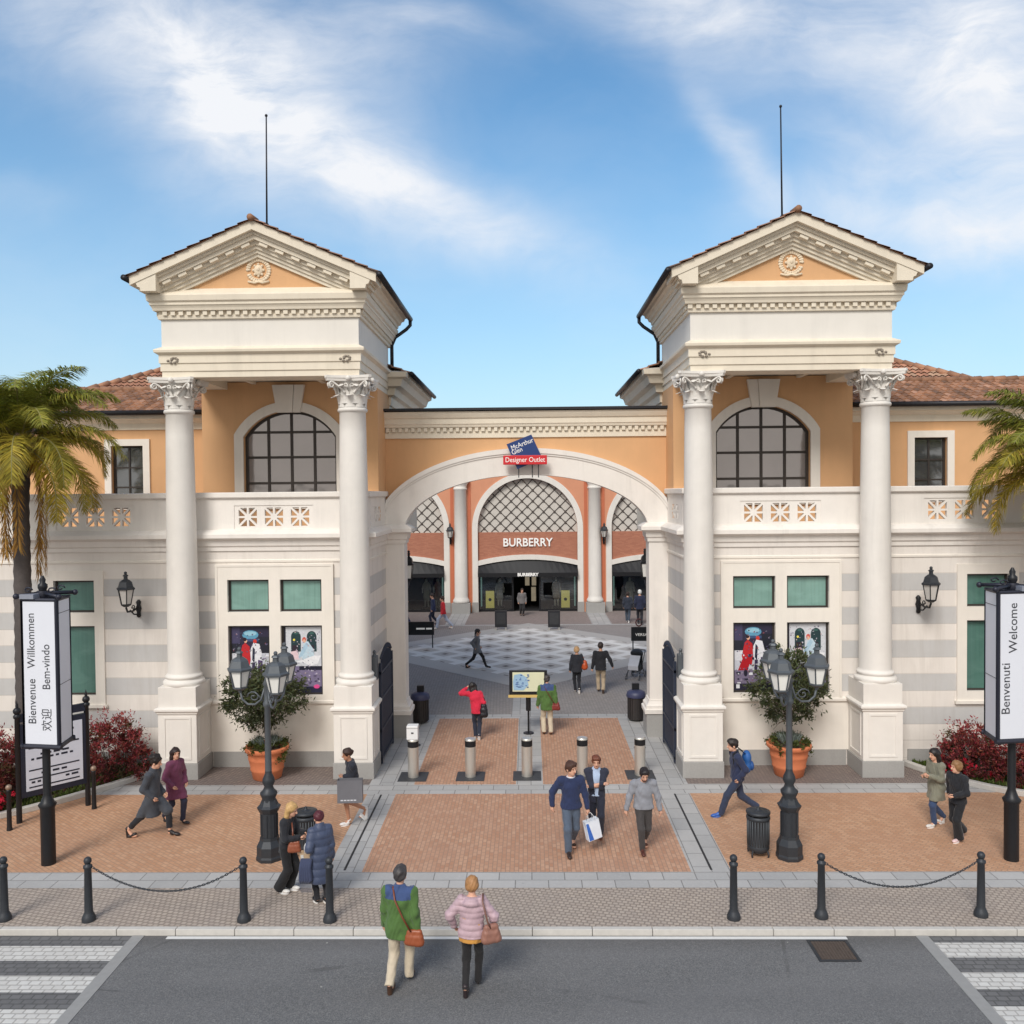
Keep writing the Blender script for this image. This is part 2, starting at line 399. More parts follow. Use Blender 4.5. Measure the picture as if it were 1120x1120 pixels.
# ---------------------------------------------------------------- corinthian column (built once, copied)
def make_column():
    mb = MB(); mb.smooth = True
    prof = [(.50, 2.38), (.52, 2.42), (.52, 2.47), (.49, 2.50), (.44, 2.52), (.43, 2.55), (.46, 2.57), (.465, 2.61), (.44, 2.64), (.405, 2.66)]
    for i in range(13):
        t = i / 12; prof.append((.398 - .062 * t ** 1.6, 2.7 + t * 6.68))
    prof += [(.345, 9.39), (.375, 9.41), (.385, 9.45), (.37, 9.49), (.34, 9.51)]
    mb.lathe(prof, n=40)
    mb.smooth = False
    col = mb.build('column', M_STONE)
    ped = MB()
    hw = .5
    ped.mi = 1; ped.box(-hw - .025, hw + .025, -.525, .545, 0, .42); ped.mi = 0
    ped.box(-hw, hw, -.5, .545, .42, 1.74)
    fr = [(-.36, .52), (.36, .52), (.36, 1.62), (-.36, 1.62)]; inn = [(-.31, .57), (.31, .57), (.31, 1.57), (-.31, 1.57)]
    ped.plate(fr, [inn], -.518, -.49, False)
    for sg in (-1, 1):
        ped.X = Matrix.Rotation(R(90) * sg, 4, 'Z'); ped.plate(fr, [inn], -.518, -.49, False); ped.X = None
    ped.sweep([(-hw, .545), (-hw, -.5), (hw, -.5), (hw, .545)], [(-.05, 1.66), (.0, 1.67), (.03, 1.70), (.03, 1.74), (.075, 1.77), (.075, 1.83), (.02, 1.86), (-.05, 1.87)], out=1)
    ped.box(-hw + .01, hw - .01, -.49, .545, 1.74, 2.38)
    ped.build('pedestal', [M_STONE, M_PLINTH], col, bevel=.012)
    # capital: bell, two rows of acanthus leaves, corner volutes, hollow-sided abacus
    c = MB(); c.smooth = True
    c.lathe([(.325, 9.5), (.325, 9.9), (.35, 10.05), (.44, 10.17)], n=24)
    def leaf(a, z0, h, w, r0, lean):
        rows = []
        N = 7
        for i in range(N + 1):
            t = i / N
            z = z0 + h * (math.sin(t * math.pi * .62) / math.sin(math.pi * .62) if t < .8 else 1 - (t - .8) * .55)
            r = r0 + lean * t ** 2.2 + (.05 * (t - .6) / .4 if t > .6 else 0)
            ww = w * (1 - .15 * t) * (math.sin(math.pi * min(1, .28 + t * .72)) ** .5 if t < 1 else .15) * (1 + .22 * math.cos(i * math.pi))
            rows.append([(r + dr, q * ww / 2, z) for q, dr in ((-1, -.015), (-.5, .012), (0, -.004 + .02), (.5, .012), (1, -.015))])
        vs = []
        for rr in rows:
            for r, y, z in rr: vs.append((r * math.cos(a) - y * math.sin(a), r * math.sin(a) + y * math.cos(a), z))
        c.add(vs, [(i * 5 + k, i * 5 + k + 1, i * 5 + k + 6, i * 5 + k + 5) for i in range(N) for k in range(4)])
    for k in range(8): leaf(R(45 * k), 9.51, .30, .25, .345, .17)
    for k in range(8): leaf(R(45 * k + 22.5), 9.60, .46, .23, .35, .22)
    for k in range(4):
        a = R(45 + 90 * k)
        for sgn in (-1, 1):
            pts = []; rs = []
            for i in range(22):
                t = i / 21
                if t < .45:
                    q = t / .45; r = .36 + .28 * q ** 1.5; z = 9.86 + .29 * q; 
                else:
                    q = (t - .45) / .55; ang = R(90) - q * R(500); rad = .085 * (1 - q * .75); r = .64 + rad * math.cos(ang) * 1.0; z = 10.065 + rad * math.sin(ang)
                off = sgn * (.16 * (1 - min(1, t / .5)) + .035)
                pts.append((r * math.cos(a) - off * math.sin(a), r * math.sin(a) + off * math.cos(a), z)); rs.append(.03 - .012 * t)
            c.tube(pts, rs, 6)
        b = R(90 * k)
        for sgn in (-1, 1):
            pts = []
            for i in range(14):
                t = i / 13; ang = R(-60) + t * R(420); rad = .06 * (1 - .7 * t)
                y = sgn * (.085 - rad * math.cos(ang)); z = 10.05 + rad * math.sin(ang); r = .44
                pts.append((r * math.cos(b) - y * math.sin(b), r * math.sin(b) + y * math.cos(b), z))
            c.tube(pts, .018, 5)
        c.ball((.52 * math.cos(b), .52 * math.sin(b), 10.22), (.07, .07, .07), 8, 6)
    c.smooth = False
    def abac(h0, h1, S_, z0, z1):
        pl = []
        for k in range(4):
            a0 = R(45 + 90 * k); a1 = a0 + R(90)
            p0 = Vector((math.cos(a0), math.sin(a0))) * S_; p1 = Vector((math.cos(a1), math.sin(a1))) * S_
            mid = (p0 + p1) / 2; dd = (p1 - p0).normalized()
            pl += [p0 + dd * .06]
            for i in range(1, 8):
                t = i / 8; p = p0.lerp(p1, t) - mid.normalized() * h0 * math.sin(math.pi * t); pl.append(p)
            pl += [p1 - dd * .06]
        n = len(pl)
        c.add([(p.x, p.y, z0) for p in pl] + [(p.x * h1, p.y * h1, z1) for p in pl], [(i, (i + 1) % n, n + (i + 1) % n, n + i) for i in range(n)] + [tuple(range(n))[::-1], tuple(range(n, 2 * n))])
    abac(.13, 1.03, .80, 10.16, 10.23); abac(.13, 1.0, .84, 10.232, 10.30)
    c.build('capital', M_STONE, col)
    return col
COLUMN = make_column()
_first_col = [True]
def column(parent, x, y):
    c = COLUMN if _first_col[0] else copy_tree(COLUMN)
    _first_col[0] = False
    c.parent = parent; c.location = (x - parent.location.x, y - parent.location.y, 0)
    return c

PAR_C = [(-.05, 5.80), (.04, 5.80), (.05, 5.90), (.09, 5.94), (.11, 6.08), (.19, 6.12), (.25, 6.15), (.25, 6.25), (.20, 6.29), (.08, 6.36), (-.05, 6.37)]
CAP_C = [(-.36, 7.20), (.05, 7.20), (.08, 7.23), (.08, 7.34), (.05, 7.36), (-.36, 7.36)]
def window_rect(parent, X, x0, x1, z0, z1, y, pane, cols=1, rows=1, bar=.05, name='window'):
    f = MB(); f.X = X
    f.plate(rect(x0, x1, z0, z1), [rect(x0 + bar + (x1 - x0 - 2 * bar) * i / cols + (bar * .4 if i else 0), x0 + bar + (x1 - x0 - 2 * bar) * (i + 1) / cols - (bar * .4 if i < cols - 1 else 0),
            z0 + bar + (z1 - z0 - 2 * bar) * j / rows + (bar * .4 if j else 0), z0 + bar + (z1 - z0 - 2 * bar) * (j + 1) / rows - (bar * .4 if j < rows - 1 else 0)) for i in range(cols) for j in range(rows)], y, y + .06)
    o = f.build(name, M_WFRAME, parent)
    p = MB(); p.X = X; p.box(x0 + .01, x1 - .01, y + .035, y + .05, z0 + .01, z1 - .01); p.build('pane', pane, o)
    return o

def gate_tower(cx, s, label):
    T = thing('gate_tower', label, 'building', (cx, 23, 0), 0, 'pedimented gate towers')
    X = Matrix.Translation((cx, 0, 0)) @ Matrix.Diagonal((s, 1, 1, 1))
    def N(): m = MB(); m.X = X; return m
    W = 2.52
    WX = [(-1.26, -.15), (.15, 1.26)]; WZ = [(4.17, 5.03), (1.93, 3.80)]
    holes = [rect(a, b, c, d) for a, b in WX for c, d in WZ]
    m = N(); m.plate(rect(-W, W, 0, 5.82), holes, 23.0, 23.3); m.box(-W, -W + .3, 23.3, 28, 0, 5.82); m.box(-W + .3, W, 27.7, 28, 0, 5.82)
    wall = m.build('lower_wall', M_BAND, T)
    m = N(); m.box(-W - .035, 1.7, 22.965, 23.0, 0, .42); m.box(-W - .035, -W, 23.0, 25.7, 0, .42); m.build('plinth', M_PLINTH, T)
    m = N()
    m.plate(rect(-1.52, 1.52, 1.76, 5.38), holes, 22.945, 23.0, False)
    m.plate([(-1.58, 1.82), (-1.58, 5.44), (1.58, 5.44), (1.58, 1.82), (1.52, 1.82), (1.52, 5.38), (-1.52, 5.38), (-1.52, 1.82)], [], 22.93, 23.0, False)
    m.box(-1.76, 1.76, 22.97, 23.0, .42, 1.70)
    m.sweep([(-1.76, 23.0), (1.76, 23.0)], [(0, 1.66), (.05, 1.68), (.09, 1.72), (.09, 1.78), (.03, 1.82), (0, 1.82)])
    m.sweep([(-W, 25.75), (-W, 23.0), (W, 23.0)], [(0, 5.49), (.03, 5.50), (.03, 5.55), (0, 5.57)], out=1)
    m.build('window_surround', M_SURR, T)
    for a, b in WX:
        window_rect(T, X, a, b, 4.17, 5.03, 23.06, M_TEAL)
    # parapet and its cornice
    m = N()
    m.sweep([(-W, 25.9), (-W, 23.0), (W, 23.0)], PAR_C, out=1); m.box(-W + .02, W, 23.05, 24.75, 6.26, 6.33)
    m.box(-W + .02, -W + .3, 24.75, 25.9, 6.2, 6.33)
    m.build('parapet_cornice', M_CREAM, T)
    m = N()
    holes = [h for c in (-.70, 0, .70) for h in star_holes(c, 6.70, .245)]
    m.plate(rect(-1.06, 1.06, 6.38, 7.01), holes, 23.02, 23.12)
    m.plate(rect(-W, W, 6.30, 7.21), [rect(-1.06, 1.06, 6.38, 7.01)], 23.0, 23.3)
    m.X = X @ Matrix.Translation((-W - .004, 23.3, 0)) @ Matrix.Rotation(R(-90), 4, 'Z') 
    holes = [h for c in (-1.45, -.85) for h in star_holes(c, 6.72, .2)]
    m.plate(rect(-2.6, -.02, 6.30, 7.21), holes, 0.0, .28)
    m.X = X
    m.sweep([(-W, 25.9), (-W, 23.0), (W, 23.0)], CAP_C, out=1)
    m.build('parapet', M_CREAM, T)
    # upper storey
    rad = (1.33 ** 2 + .74 ** 2) / (2 * .74); zc = 9.68 - rad; t0 = math.degrees(math.acos(1.33 / rad))
    def archpoly(e, zb):
        ra = rad + e; tt = math.degrees(math.acos((1.33 + e) / ra)); return [(1.33 + e, zb)] + arc(0, zc, ra, ra, tt, 180 - tt, 24) + [(-1.33 - e, zb)]
    m = N(); m.plate(rect(-W + .004, W - .004, 6.33, 10.5), [archpoly(0, 6.9)], 24.7, 25.0)
    m.box(-W, -W + .3, 24.703, 28, 6.33, 10.297); m.box(W - .3, W, 24.703, 28, 6.33, 10.297)
    m.build('upper_wall', M_ORANGE, T)
    m = N(); m.plate(archpoly(.26, 6.88), [archpoly(0, 6.9)], 24.64, 24.7, False); m.build('arch_surround', M_SURR, T)
    m = N()
    for i, (a, b, c, d, e) in enumerate([(-.46, -.17, -.33, -.12, 24.57), (-.16, .16, -.115, .115, 24.53), (.17, .46, .12, .33, 24.57)]):
        m.plate([(c, 9.62), (d, 9.62), (b, 10.4), (a, 10.4)], [], e, 24.69, False)
    m.build('keystone', M_SURR, T)
    m = N()
    bars = [(-1.33 + 2.66 * i / 4) for i in range(1, 4)]
    f = []
    for x in bars: m.box(x - .035, x + .035, 24.86, 24.92, 6.9, zc + math.sqrt(rad ** 2 - x * x) - .03)
    for z, hw in ((7.62, 1.3), (8.36, 1.3), (9.08, 1.2)): m.box(-hw, hw, 24.87, 24.915, z - .035, z + .035)
    m.plate(archpoly(0, 6.9), [archpoly(-.07, 6.97)], 24.85, 24.93)
    aw = m.build('arched_window', M_WFRAME, T)
    m = N(); m.plate(archpoly(-.02, 6.92), [], 24.90, 24.905); m.build('pane', M_PANE, aw)
    # entablature carried by the columns
    ring = [(-W, 22.05), (W, 22.05), (W, 26.75), (-W, 26.75)]
    m = N(); m.sweep(ring, [(-.75, 10.30), (0, 10.30), (0, 10.45), (.03, 10.46), (.03, 10.65), (.06, 10.66), (.06, 10.86), (.10, 10.89), (.15, 10.92), (.16, 10.98), (.15, 11.0), (0, 11.08), (-.75, 11.08)], True, out=1)
    m.box(-W + .7, W - .7, 22.75, 24.75, 10.52, 10.6)
    for x in (-1.0, 1.0): m.box(x - .06, x + .06, 22.8, 24.69, 10.44, 10.53)
    m.build('architrave', M_ENT, T)
    for x in (-2.2, 2.2):
        m = N(); m.smooth = True
        for i in range(9):
            a = i * .75; r = .05 + .012 * i
            m.ball((x + r * math.cos(a), 22.0, 10.74 + r * .6 * math.sin(a)), (.045, .05, .035), 7, 5)
        m.build('carved_ornament', mat('weathered_carving', S(150, 140, 128), .8, var=.3, scale=20), T)
    m = N(); m.box(-W, W, 22.05, 26.7, 11.04, 11.86); m.build('frieze', M_FRIEZE, T)
    m = N()
    m.sweep(ring, [(-.3, 11.77), (.06, 11.77), (.07, 11.85), (.05, 11.86), (.05, 11.97), (.15, 11.97), (.165, 12.03), (.20, 12.10), (.215, 12.10), (.215, 12.16), (.26, 12.20), (.275, 12.33), (.25, 12.37), (0, 12.55), (-.3, 12.55)], True, out=1)
    k = 0
    for x in np.arange(-W - .02, W + .05, .205): m.box(x - .055, x + .055, 21.93, 22.02, 11.855, 11.962)
    for sd in (-1, 1):
        for y in np.arange(22.12, 26.7, .205): m.box(sd * (W + .03), sd * (W + .12), y - .055, y + .055, 11.855, 11.962)
        m.sweep([(sd * W, 21.52), (sd * W, 26.95)], [(-.1, 12.38), (.28, 12.38), (.30, 12.47), (.36, 12.49), (.40, 12.58), (.47, 12.60), (.50, 12.68), (.57, 12.70), (.58, 12.80), (-.1, 13.0)], out=sd)
    m.build('cornice', M_ENT, T)
    # pediment
    sl = .435; AP = 14.1
    m = N()
    def chev(d0, d1, p, xm, zmin=12.36):
        for sg in (-1, 1):
            zt = AP - sl * xm - d0; zb = AP - sl * xm - d1
            pts = [(0, AP - d0), (sg * xm, max(zt, zmin + .01))]
            if zb >= zmin: pts.append((sg * xm, zb))
            else: pts += [(sg * xm, zmin), (sg * (AP - d1 - zmin) / sl, zmin)]
            pts.append((0, AP - d1)); m.plate(pts, [], 22.05 - p, 22.3)
    for a in ((.02, .24, .55, 3.07), (.24, .32, .43, 2.95), (.32, .43, .38, 2.90), (.43, .53, .26, 2.78), (.53, .62, .20, 2.70), (.62, .71, .14, 2.64), (.71, .80, .09, 2.58)): chev(*a)
    for sg in (-1, 1):
        for i in range(1, 7):
            x = i * .40; m.X = X @ Matrix.Translation((sg * x, 0, AP - sl * x)) @ Matrix.Rotation(sg * math.atan(sl), 4, 'Y')
            m.box(-.11, .11, 21.70, 21.80, -.475, -.40)
    m.X = X
    ped = m.build('pediment', M_ENT, T)
    m = N(); m.plate([(-2.45, 12.5), (2.45, 12.5), (0, AP - .55)], [], 22.04, 22.2); m.build('tympanum', M_ORANGE, ped)
    m = N(); m.smooth = True
    for i in range(26):
        a = R(-75 + 330 * i / 25) + R(12)
        for rr, sz in ((.28, .05), (.235, .035)):
            m.ball((rr * math.sin(a + R(180)), 22.03, 12.98 + rr * math.cos(a + R(180))), (sz, .03, sz * .8), 7, 5)
    m.ball((0, 22.02, 12.98), (.12, .045, .14), 10, 7); m.ball((0, 22.0, 13.0), (.06, .05, .07), 8, 6)
    for i in range(8): m.ball((.13 * math.cos(R(45 * i)), 22.02, 12.98 + .15 * math.sin(R(45 * i))), (.035, .03, .035), 6, 5)
    m.tube([(-.27, 22.02, 12.70), (-.1, 22.0, 12.66), (0, 22.01, 12.69), (.1, 22.0, 12.66), (.27, 22.02, 12.70)], .028, 6)
    m.build('wreath_relief', mat('relief_plaster', S(232, 214, 188), .8, var=.08), ped)
    # roof
    m = N()
    for sg in (-1, 1):
        ln = math.hypot(3.16, 3.16 * sl)
        tile_sheet(m, (sg * 3.16, 21.42, AP - 3.16 * sl - .01), (0, 1, 0), (-sg, 0, sl), 5.6, ln)
        m.add([(0, 21.46, AP - .01), (sg * 3.12, 21.46, AP - 3.12 * sl - .01), (sg * 3.12, 27.0, AP - 3.12 * sl - .01), (0, 27.0, AP - .01)], [(0, 1, 2, 3)])
    for i in range(14):
        y = 21.40 + i * .41; m.smooth = True; m.col = (.7 + .3 * random.random(),) * 3
        m.tube([(0, y, AP + .03), (0, y + .43, AP + .05)], [.085, .1], 10); m.smooth = False; m.col = None
    m.plate([(-2.5, 12.4), (2.5, 12.4), (0, AP - .05)], [], 26.7, 26.8)
    rf = m.build('roof', M_TILE, T, fix=False)
    m = N(); m.smooth = True
    for sg in (-1, 1):
        m = N(); m.smooth = True; m.tube([(sg * 3.17, 21.40, AP - 3.16 * sl - .03), (sg * 3.17, 27.1, AP - 3.16 * sl - .03)], .075, 10)
        m.build('gutter', M_GUTTER, rf)
    m = N(); m.smooth = True
    m.tube([(-3.17, 27.0, 12.66), (-3.17, 27.0, 12.5), (-3.05, 26.95, 12.36), (-2.72, 26.85, 12.1), (-2.62, 26.8, 11.85), (-2.62, 26.8, 10.95)], .055, 10)
    m.build('downpipe', M_GUTTER, T)
    m = N(); m.smooth = True
    m.tube([(.06, 23, 14.0), (.06, 23, 14.45)], .05, 8); m.tube([(.06, 23, 14.4), (.03, 23, 17.25)], [.026, .018], 8); m.ball((.03, 23, 17.28), .04, 8, 6)
    m.build('lightning_rod', M_GUTTER, T)
    # lower block behind the tower top
    m = N(); m.box(-W - .012, 3.5, 26.76, 33, 5.9, 10.2)
    m.sweep([(-W, 33), (-W, 26.76), (-W + 1, 26.76)], [(-.1, 10.0), (.06, 10.0), (.08, 10.25), (.2, 10.3), (.24, 10.5), (.42, 10.55), (.5, 10.75), (.62, 10.8), (.64, 10.95), (-.1, 11.1)], out=1)
    m.mi = 1; tile_sheet(m, (-W - .72, 26.5, 10.93), (0, 1, 0), (1, 0, .36), 6.5, 2.6)
    m.mi = 2; m.smooth = True; m.tube([(-W - .74, 26.45, 10.93), (-W - .74, 33, 10.93)], .07, 8)
    m.build('rear_block', [M_ENT, M_TILE, M_GUTTER], T, fix=False)
    column(T, cx - 2.26, 22.45); column(T, cx + 2.26, 22.45)
    return T

CXL, CXR = -6.79, 6.63
TL = gate_tower(CXL, -1, 'left gate tower with gabled pediment and orange loggia on two tall columns')
TR = gate_tower(CXR, 1, 'right gate tower with gabled pediment and orange loggia on two tall columns')

def wing(cx, s, label):
    T = thing('wing_building', label, 'building', (cx + s * 9, 23, 0), 0, 'side wings with tiled roofs')
    X = Matrix.Translation((cx, 0, 0)) @ Matrix.Diagonal((s, 1, 1, 1))
    def N(): m = MB(); m.X = X; return m
    A, B = 2.52, 20.0
    wx = [(4.85, 5.95), (9.2, 10.3), (13.5, 14.6)]; wz = [(4.18, 5.04), (1.95, 3.82)]
    holes = [rect(a, b, c, d) for a, b in wx for c, d in wz]
    m = N(); m.plate(rect(A, B, 0, 5.82), holes, 23.0, 23.3); m.box(B - .3, B, 23.3, 34, 0, 9.4); m.build('lower_wall', M_BAND, T)
    m = N(); m.box(A + .8, B, 22.965, 23.0, 0, .42); m.build('plinth', M_PLINTH, T)
    m = N()
    for a, b in wx:
        m.plate(rect(a - .25, b + .25, 1.68, 5.3), [rect(a, b, c, d) for c, d in wz], 22.95, 23.0, False)
        m.box(a - .3, b + .3, 22.91, 22.99, 1.62, 1.70)
    m.sweep([(A, 23.0), (B, 23.0)], [(0, 5.49), (.03, 5.50), (.03, 5.55), (0, 5.57)], out=1)
    m.build('window_surround', M_SURR, T)
    for a, b in wx:
        for c, d in wz: window_rect(T, X, a, b, c, d, 23.07, M_TEAL_D)
    m = N(); m.sweep([(A, 23.0), (B, 23.0)], PAR_C, out=1); m.box(A, B, 23.05, 26.05, 6.24, 6.31); m.build('parapet_cornice', M_CREAM, T)
    m = N()
    pans = [3.75, 8.6, 13.4]
    for pl in pans:
        holes = [h for c in (.36, 1.06, 1.76) for h in star_holes(pl + c, 6.73, .245)]
        m.plate(rect(pl, pl + 2.12, 6.4, 7.04), holes, 23.02, 23.12)
    m.plate(rect(A, B, 6.30, 7.21), [rect(pl, pl + 2.12, 6.4, 7.04) for pl in pans], 23.0, 23.3)
    m.sweep([(A, 23.0), (B, 23.0)], CAP_C, out=1)
    m.build('parapet', M_CREAM, T)
    ux = [(4.80, 5.77), (9.3, 10.27), (13.6, 14.57)]
    m = N(); m.plate(rect(A, B, 6.31, 9.75), [rect(a, b, 6.9, 8.80) for a, b in ux], 26.0, 26.3); m.build('upper_wall', M_ORANGE, T)
    for a, b in ux: m = N(); m.plate(rect(a - .2, b + .2, 6.88, 9.0), [rect(a, b, 6.9, 8.8)], 25.94, 26.0, False); m.build('upper_window_surround', M_SURR, T)
    for a, b in ux: window_rect(T, X, a, b, 6.9, 8.8, 26.1, M_PANE_D, 2, 3, .06)
    m = N(); m.sweep([(A, 26.0), (B, 26.0)], [(0, 9.27), (.04, 9.28), (.05, 9.46), (.14, 9.5), (.2, 9.56), (.3, 9.58), (.32, 9.7), (.2, 9.76), (0, 9.76)], out=1); m.build('eaves_cornice', M_ENT, T)
    m = N()
    tile_sheet(m, (A, 25.55, 9.78), (1, 0, 0), (0, 1, .36), B - A, 2.75)
    y1 = 25.55 + 2.75 / math.hypot(1, .36); z1 = 9.78 + .36 * (y1 - 25.55)
    x = A
    while x < B: 
        m.smooth = True; m.col = (.6 + .4 * random.random(),) * 3; m.tube([(x, y1, z1 + .03), (x + .4, y1, z1 + .05)], [.1, .115], 8); x += .38
    m.smooth = False; m.col = None
    m.box(A, B, 25.6, 25.62, 9.74, 9.79)
    m.add([(A, y1, z1), (B, y1, z1), (B, 29.5, 9.6), (A, 29.5, 9.6)], [(0, 1, 2, 3)])
    rf = m.build('roof', M_TILE, T, fix=False)
    m = N(); m.smooth = True; m.tube([(A, 25.52, 9.75), (B, 25.52, 9.75)], .075, 8); m.build('gutter', M_GUTTER, rf)
    # hipped roof further back
    m = N(); nrow = 14
    e0 = Vector((9.1, 28.5, 10.42)); 
    for r in range(nrow):
        t0, t1 = r / nrow, (r + 1) / nrow
        for k in range(60):
            xm = 9.1 - 3.6 * (t0 + t1) / 2
            xa = 1.0 + .21 * k; xb = xa + .21
            if xa > xm: break
            xb = min(xb, xm + .1); g = random.random(); tt = .8 + .6 * random.random(); m.col = (tt * 1.1, tt * (1 if g < .7 else 1.3), tt * (1 if g < .7 else 1.4)); m.smooth = True
            vs = []
            for i in range(5):
                a = i / 4; hh = .05 * (math.sin(math.pi * a * 2 - math.pi / 2) * .5 + .5)
                for t, l in ((t0, .035), (t1, 0)): vs.append((xa + (xb - xa) * a, 28.5 + 6 * t, 10.42 + 2.4 * t + hh + l))
            m.add(vs, [(2 * i, 2 * i + 2, 2 * i + 3, 2 * i + 1) for i in range(4)])
    m.smooth = True
    for i in range(16):
        t = i / 16; m.col = (.8 + .4 * random.random(),) * 3; p = Vector((9.1 - 3.6 * t, 28.5 + 6 * t, 10.46 + 2.4 * t)); q = Vector((9.1 - 3.6 * (t + .07), 28.5 + 6 * (t + .07), 10.48 + 2.4 * (t + .07))); m.tube([p, q], [.1, .12], 8)
    m.smooth = False; m.col = (1, 1, 1)
    m.add([(9.1, 28.5, 10.4), (5.5, 34.5, 12.8), (1, 34.5, 12.8), (1, 40.5, 10.4), (9.1, 40.5, 10.4)], [(0, 1, 4), (1, 2, 3, 4)])
    m.build('hipped_roof', M_TILE, T, fix=False)
    m = N(); m.box(1.2, 8.8, 28.7, 40, 9.0, 10.42); m.smooth = True; m.tube([(1, 28.45, 10.4), (9.15, 28.45, 10.4)], .08, 8); m.build('rear_wall', M_ENT, T)
    return T
wing(CXL, -1, 'left side wing with tiled roof and pierced parapet behind the palm')
wing(CXR, 1, 'right side wing with tiled roof and pierced parapet beside the right tower')

# ---------------------------------------------------------------- entrance arch between the towers
ACX = -.08
AW = thing('entrance_archway', 'wide orange and cream entrance arch spanning the gap between both towers', 'archway', (ACX, 26, 0))
HL = 4.19
m = MB(); inner = [(ACX + 4.1, 6.15)] + arc(ACX, 6.15, 4.10, 2.0, 0, 180, 40) + [(ACX - 4.1, 6.15)]
m.plate([(ACX - HL, 5.9)] + [(ACX - 4.1, 5.9)] + arc(ACX, 6.15, 4.1, 2.0, 180, 0, 40) + [(ACX + 4.1, 5.9), (ACX + HL, 5.9), (ACX + HL, 9.72), (ACX - HL, 9.72)], [], 26.0, 26.3)
m.build('wall', M_ORANGE, AW)
m = MB()
def aband(a0, b0, a1, b1, y, y2):
    pts = arc(ACX, 6.15, a1, b1, 0, 180, 48); pin = arc(ACX, 6.15, a0, b0, 180, 0, 48)
    pts = [(max(ACX - HL + .003, min(ACX + HL - .003, x)), z) for x, z in pts]
    m.plate(pts + pin, [], y, y2)
aband(3.63, 1.66, 4.42, 2.30, 25.78, 26.38); aband(4.42, 2.30, 4.5, 2.45, 25.72, 26.1); aband(4.36, 2.24, 4.42, 2.30, 25.75, 25.8)
m.build('archivolt', M_CREAM, AW)
m = MB()
m.sweep([(ACX - HL, 26.0), (ACX + HL, 26.0)], [(-.1, 8.93), (.05, 8.93), (.05, 9.08), (.03, 9.08), (.03, 9.24), (.12, 9.25), (.14, 9.33), (.16, 9.34), (.16, 9.5), (.2, 9.52), (.25, 9.62), (.27, 9.7), (-.1, 9.72)], out=1)
for x in np.arange(ACX - HL + .08, ACX + HL, .19): m.box(x - .05, x + .05, 25.89, 25.99, 9.12, 9.235)
m.build('cornice', M_ENT, AW)
m = MB(); m.box(ACX - HL, ACX + HL, 25.66, 27.2, 9.725, 9.80); m.build('roof_coping', M_GUTTER, AW)
m = MB(); m.box(ACX - HL, ACX + HL, 26.3, 26.5, 8.0, 9.7); m.build('rear_wall', M_CREAM, AW)
for sg in (-1, 1):
    X = Matrix.Translation((ACX, 0, 0)) @ Matrix.Diagonal((sg, 1, 1, 1))
    m = MB(); m.X = X; m.box(3.63, HL, 25.76, 26.4, .98, 5.85)
    m.sweep([(3.63, 26.4), (3.63, 25.76), (HL, 25.76)], PAR_C, out=1); m.box(3.6, HL, 25.74, 26.42, 5.82, 6.36)
    pier = m.build('pier', M_CREAM, AW)
    m = MB(); m.X = X; m.sweep([(3.63, 26.4), (3.63, 25.76), (HL, 25.76)], [(-.1, .70), (.16, .70), (.17, .82), (.12, .85), (.12, .93), (.06, .98), (.03, 1.05), (.03, 1.09), (-.1, 1.1)], out=1)
    m.build('base_moulding', M_CREAM, pier)
    m = MB(); m.X = X; m.box(3.52, HL, 25.64, 26.42, 0, .70); m.build('plinth', M_PLINTH, pier)
# ---------------------------------------------------------------- ground, road, paving
def sheet(name, poly, z, mt, label, thick=0, holes=(), kind='structure'):
    m = MB()
    tri = tessellate_polygon([[Vector((x, y, 0)) for x, y in poly]])
    m.add([(x, y, z) for x, y in poly], [tuple(t) for t in tri])
    if thick:
        n = len(poly); m.add([(x, y, z) for x, y in poly] + [(x, y, z - thick) for x, y in poly], [(i, (i + 1) % n, n + (i + 1) % n, n + i) for i in range(n)])
    o = m.build(name, mt); 
    for p in o.data.polygons:
        pass
    return tag(o, label, name.replace('_', ' '), None, kind)
def rr(x0, x1, y0, y1): return [(x0, y0), (x1, y0), (x1, y1), (x0, y1)]
M_ASPH = m_asphalt()
M_SLAB = m_brick('grey_slabs', S(184, 182, 180), S(170, 169, 168), S(126, 124, 122), .62, .33, 0, .5, .012, .25, .3, S(140, 138, 136))
M_SLABY = m_brick('grey_slabs_lengthwise', S(182, 180, 178), S(168, 167, 166), S(126, 124, 122), .62, .345, R(90), .5, .012, .25, .3, S(136, 135, 134))
M_COB = m_brick('beige_cobbles', S(186, 172, 158), S(170, 156, 144), S(138, 126, 116), .105, .095, R(14), .5, .016, .35, .6, S(150, 140, 134))
M_BRK = m_brick('orange_brick_paving', S(198, 158, 131), S(178, 132, 104), S(154, 126, 107), .17, .085, R(90), .5, .010, .45, .4, S(170, 132, 112))
M_BRKD = m_brick('orange_brick_paving_diagonal', S(202, 160, 128), S(184, 138, 105), S(158, 129, 106), .17, .085, R(38), .5, .010, .45, .4, S(176, 134, 108))
M_PORPH = m_brick('brown_setts', S(142, 126, 118), S(124, 110, 105), S(96, 87, 82), .1, .1, R(31), .5, .012, .4, .5, S(120, 112, 108))
M_COURT = m_brick('grey_brown_setts', S(158, 151, 147), S(144, 138, 135), S(124, 119, 116), .12, .12, R(25), .5, .012, .35, .4, S(132, 126, 123))
M_COURT2 = m_brick('warm_grey_setts', S(150, 137, 132), S(136, 123, 119), S(112, 103, 100), .12, .12, R(0), .5, .012, .3, .4, S(140, 130, 126))
M_STRIPW = m_brick('white_cobble_stripe', S(212, 210, 205), S(200, 197, 192), S(166, 162, 157), .17, .12, 0, .5, .014, .3, .6, S(186, 182, 176))
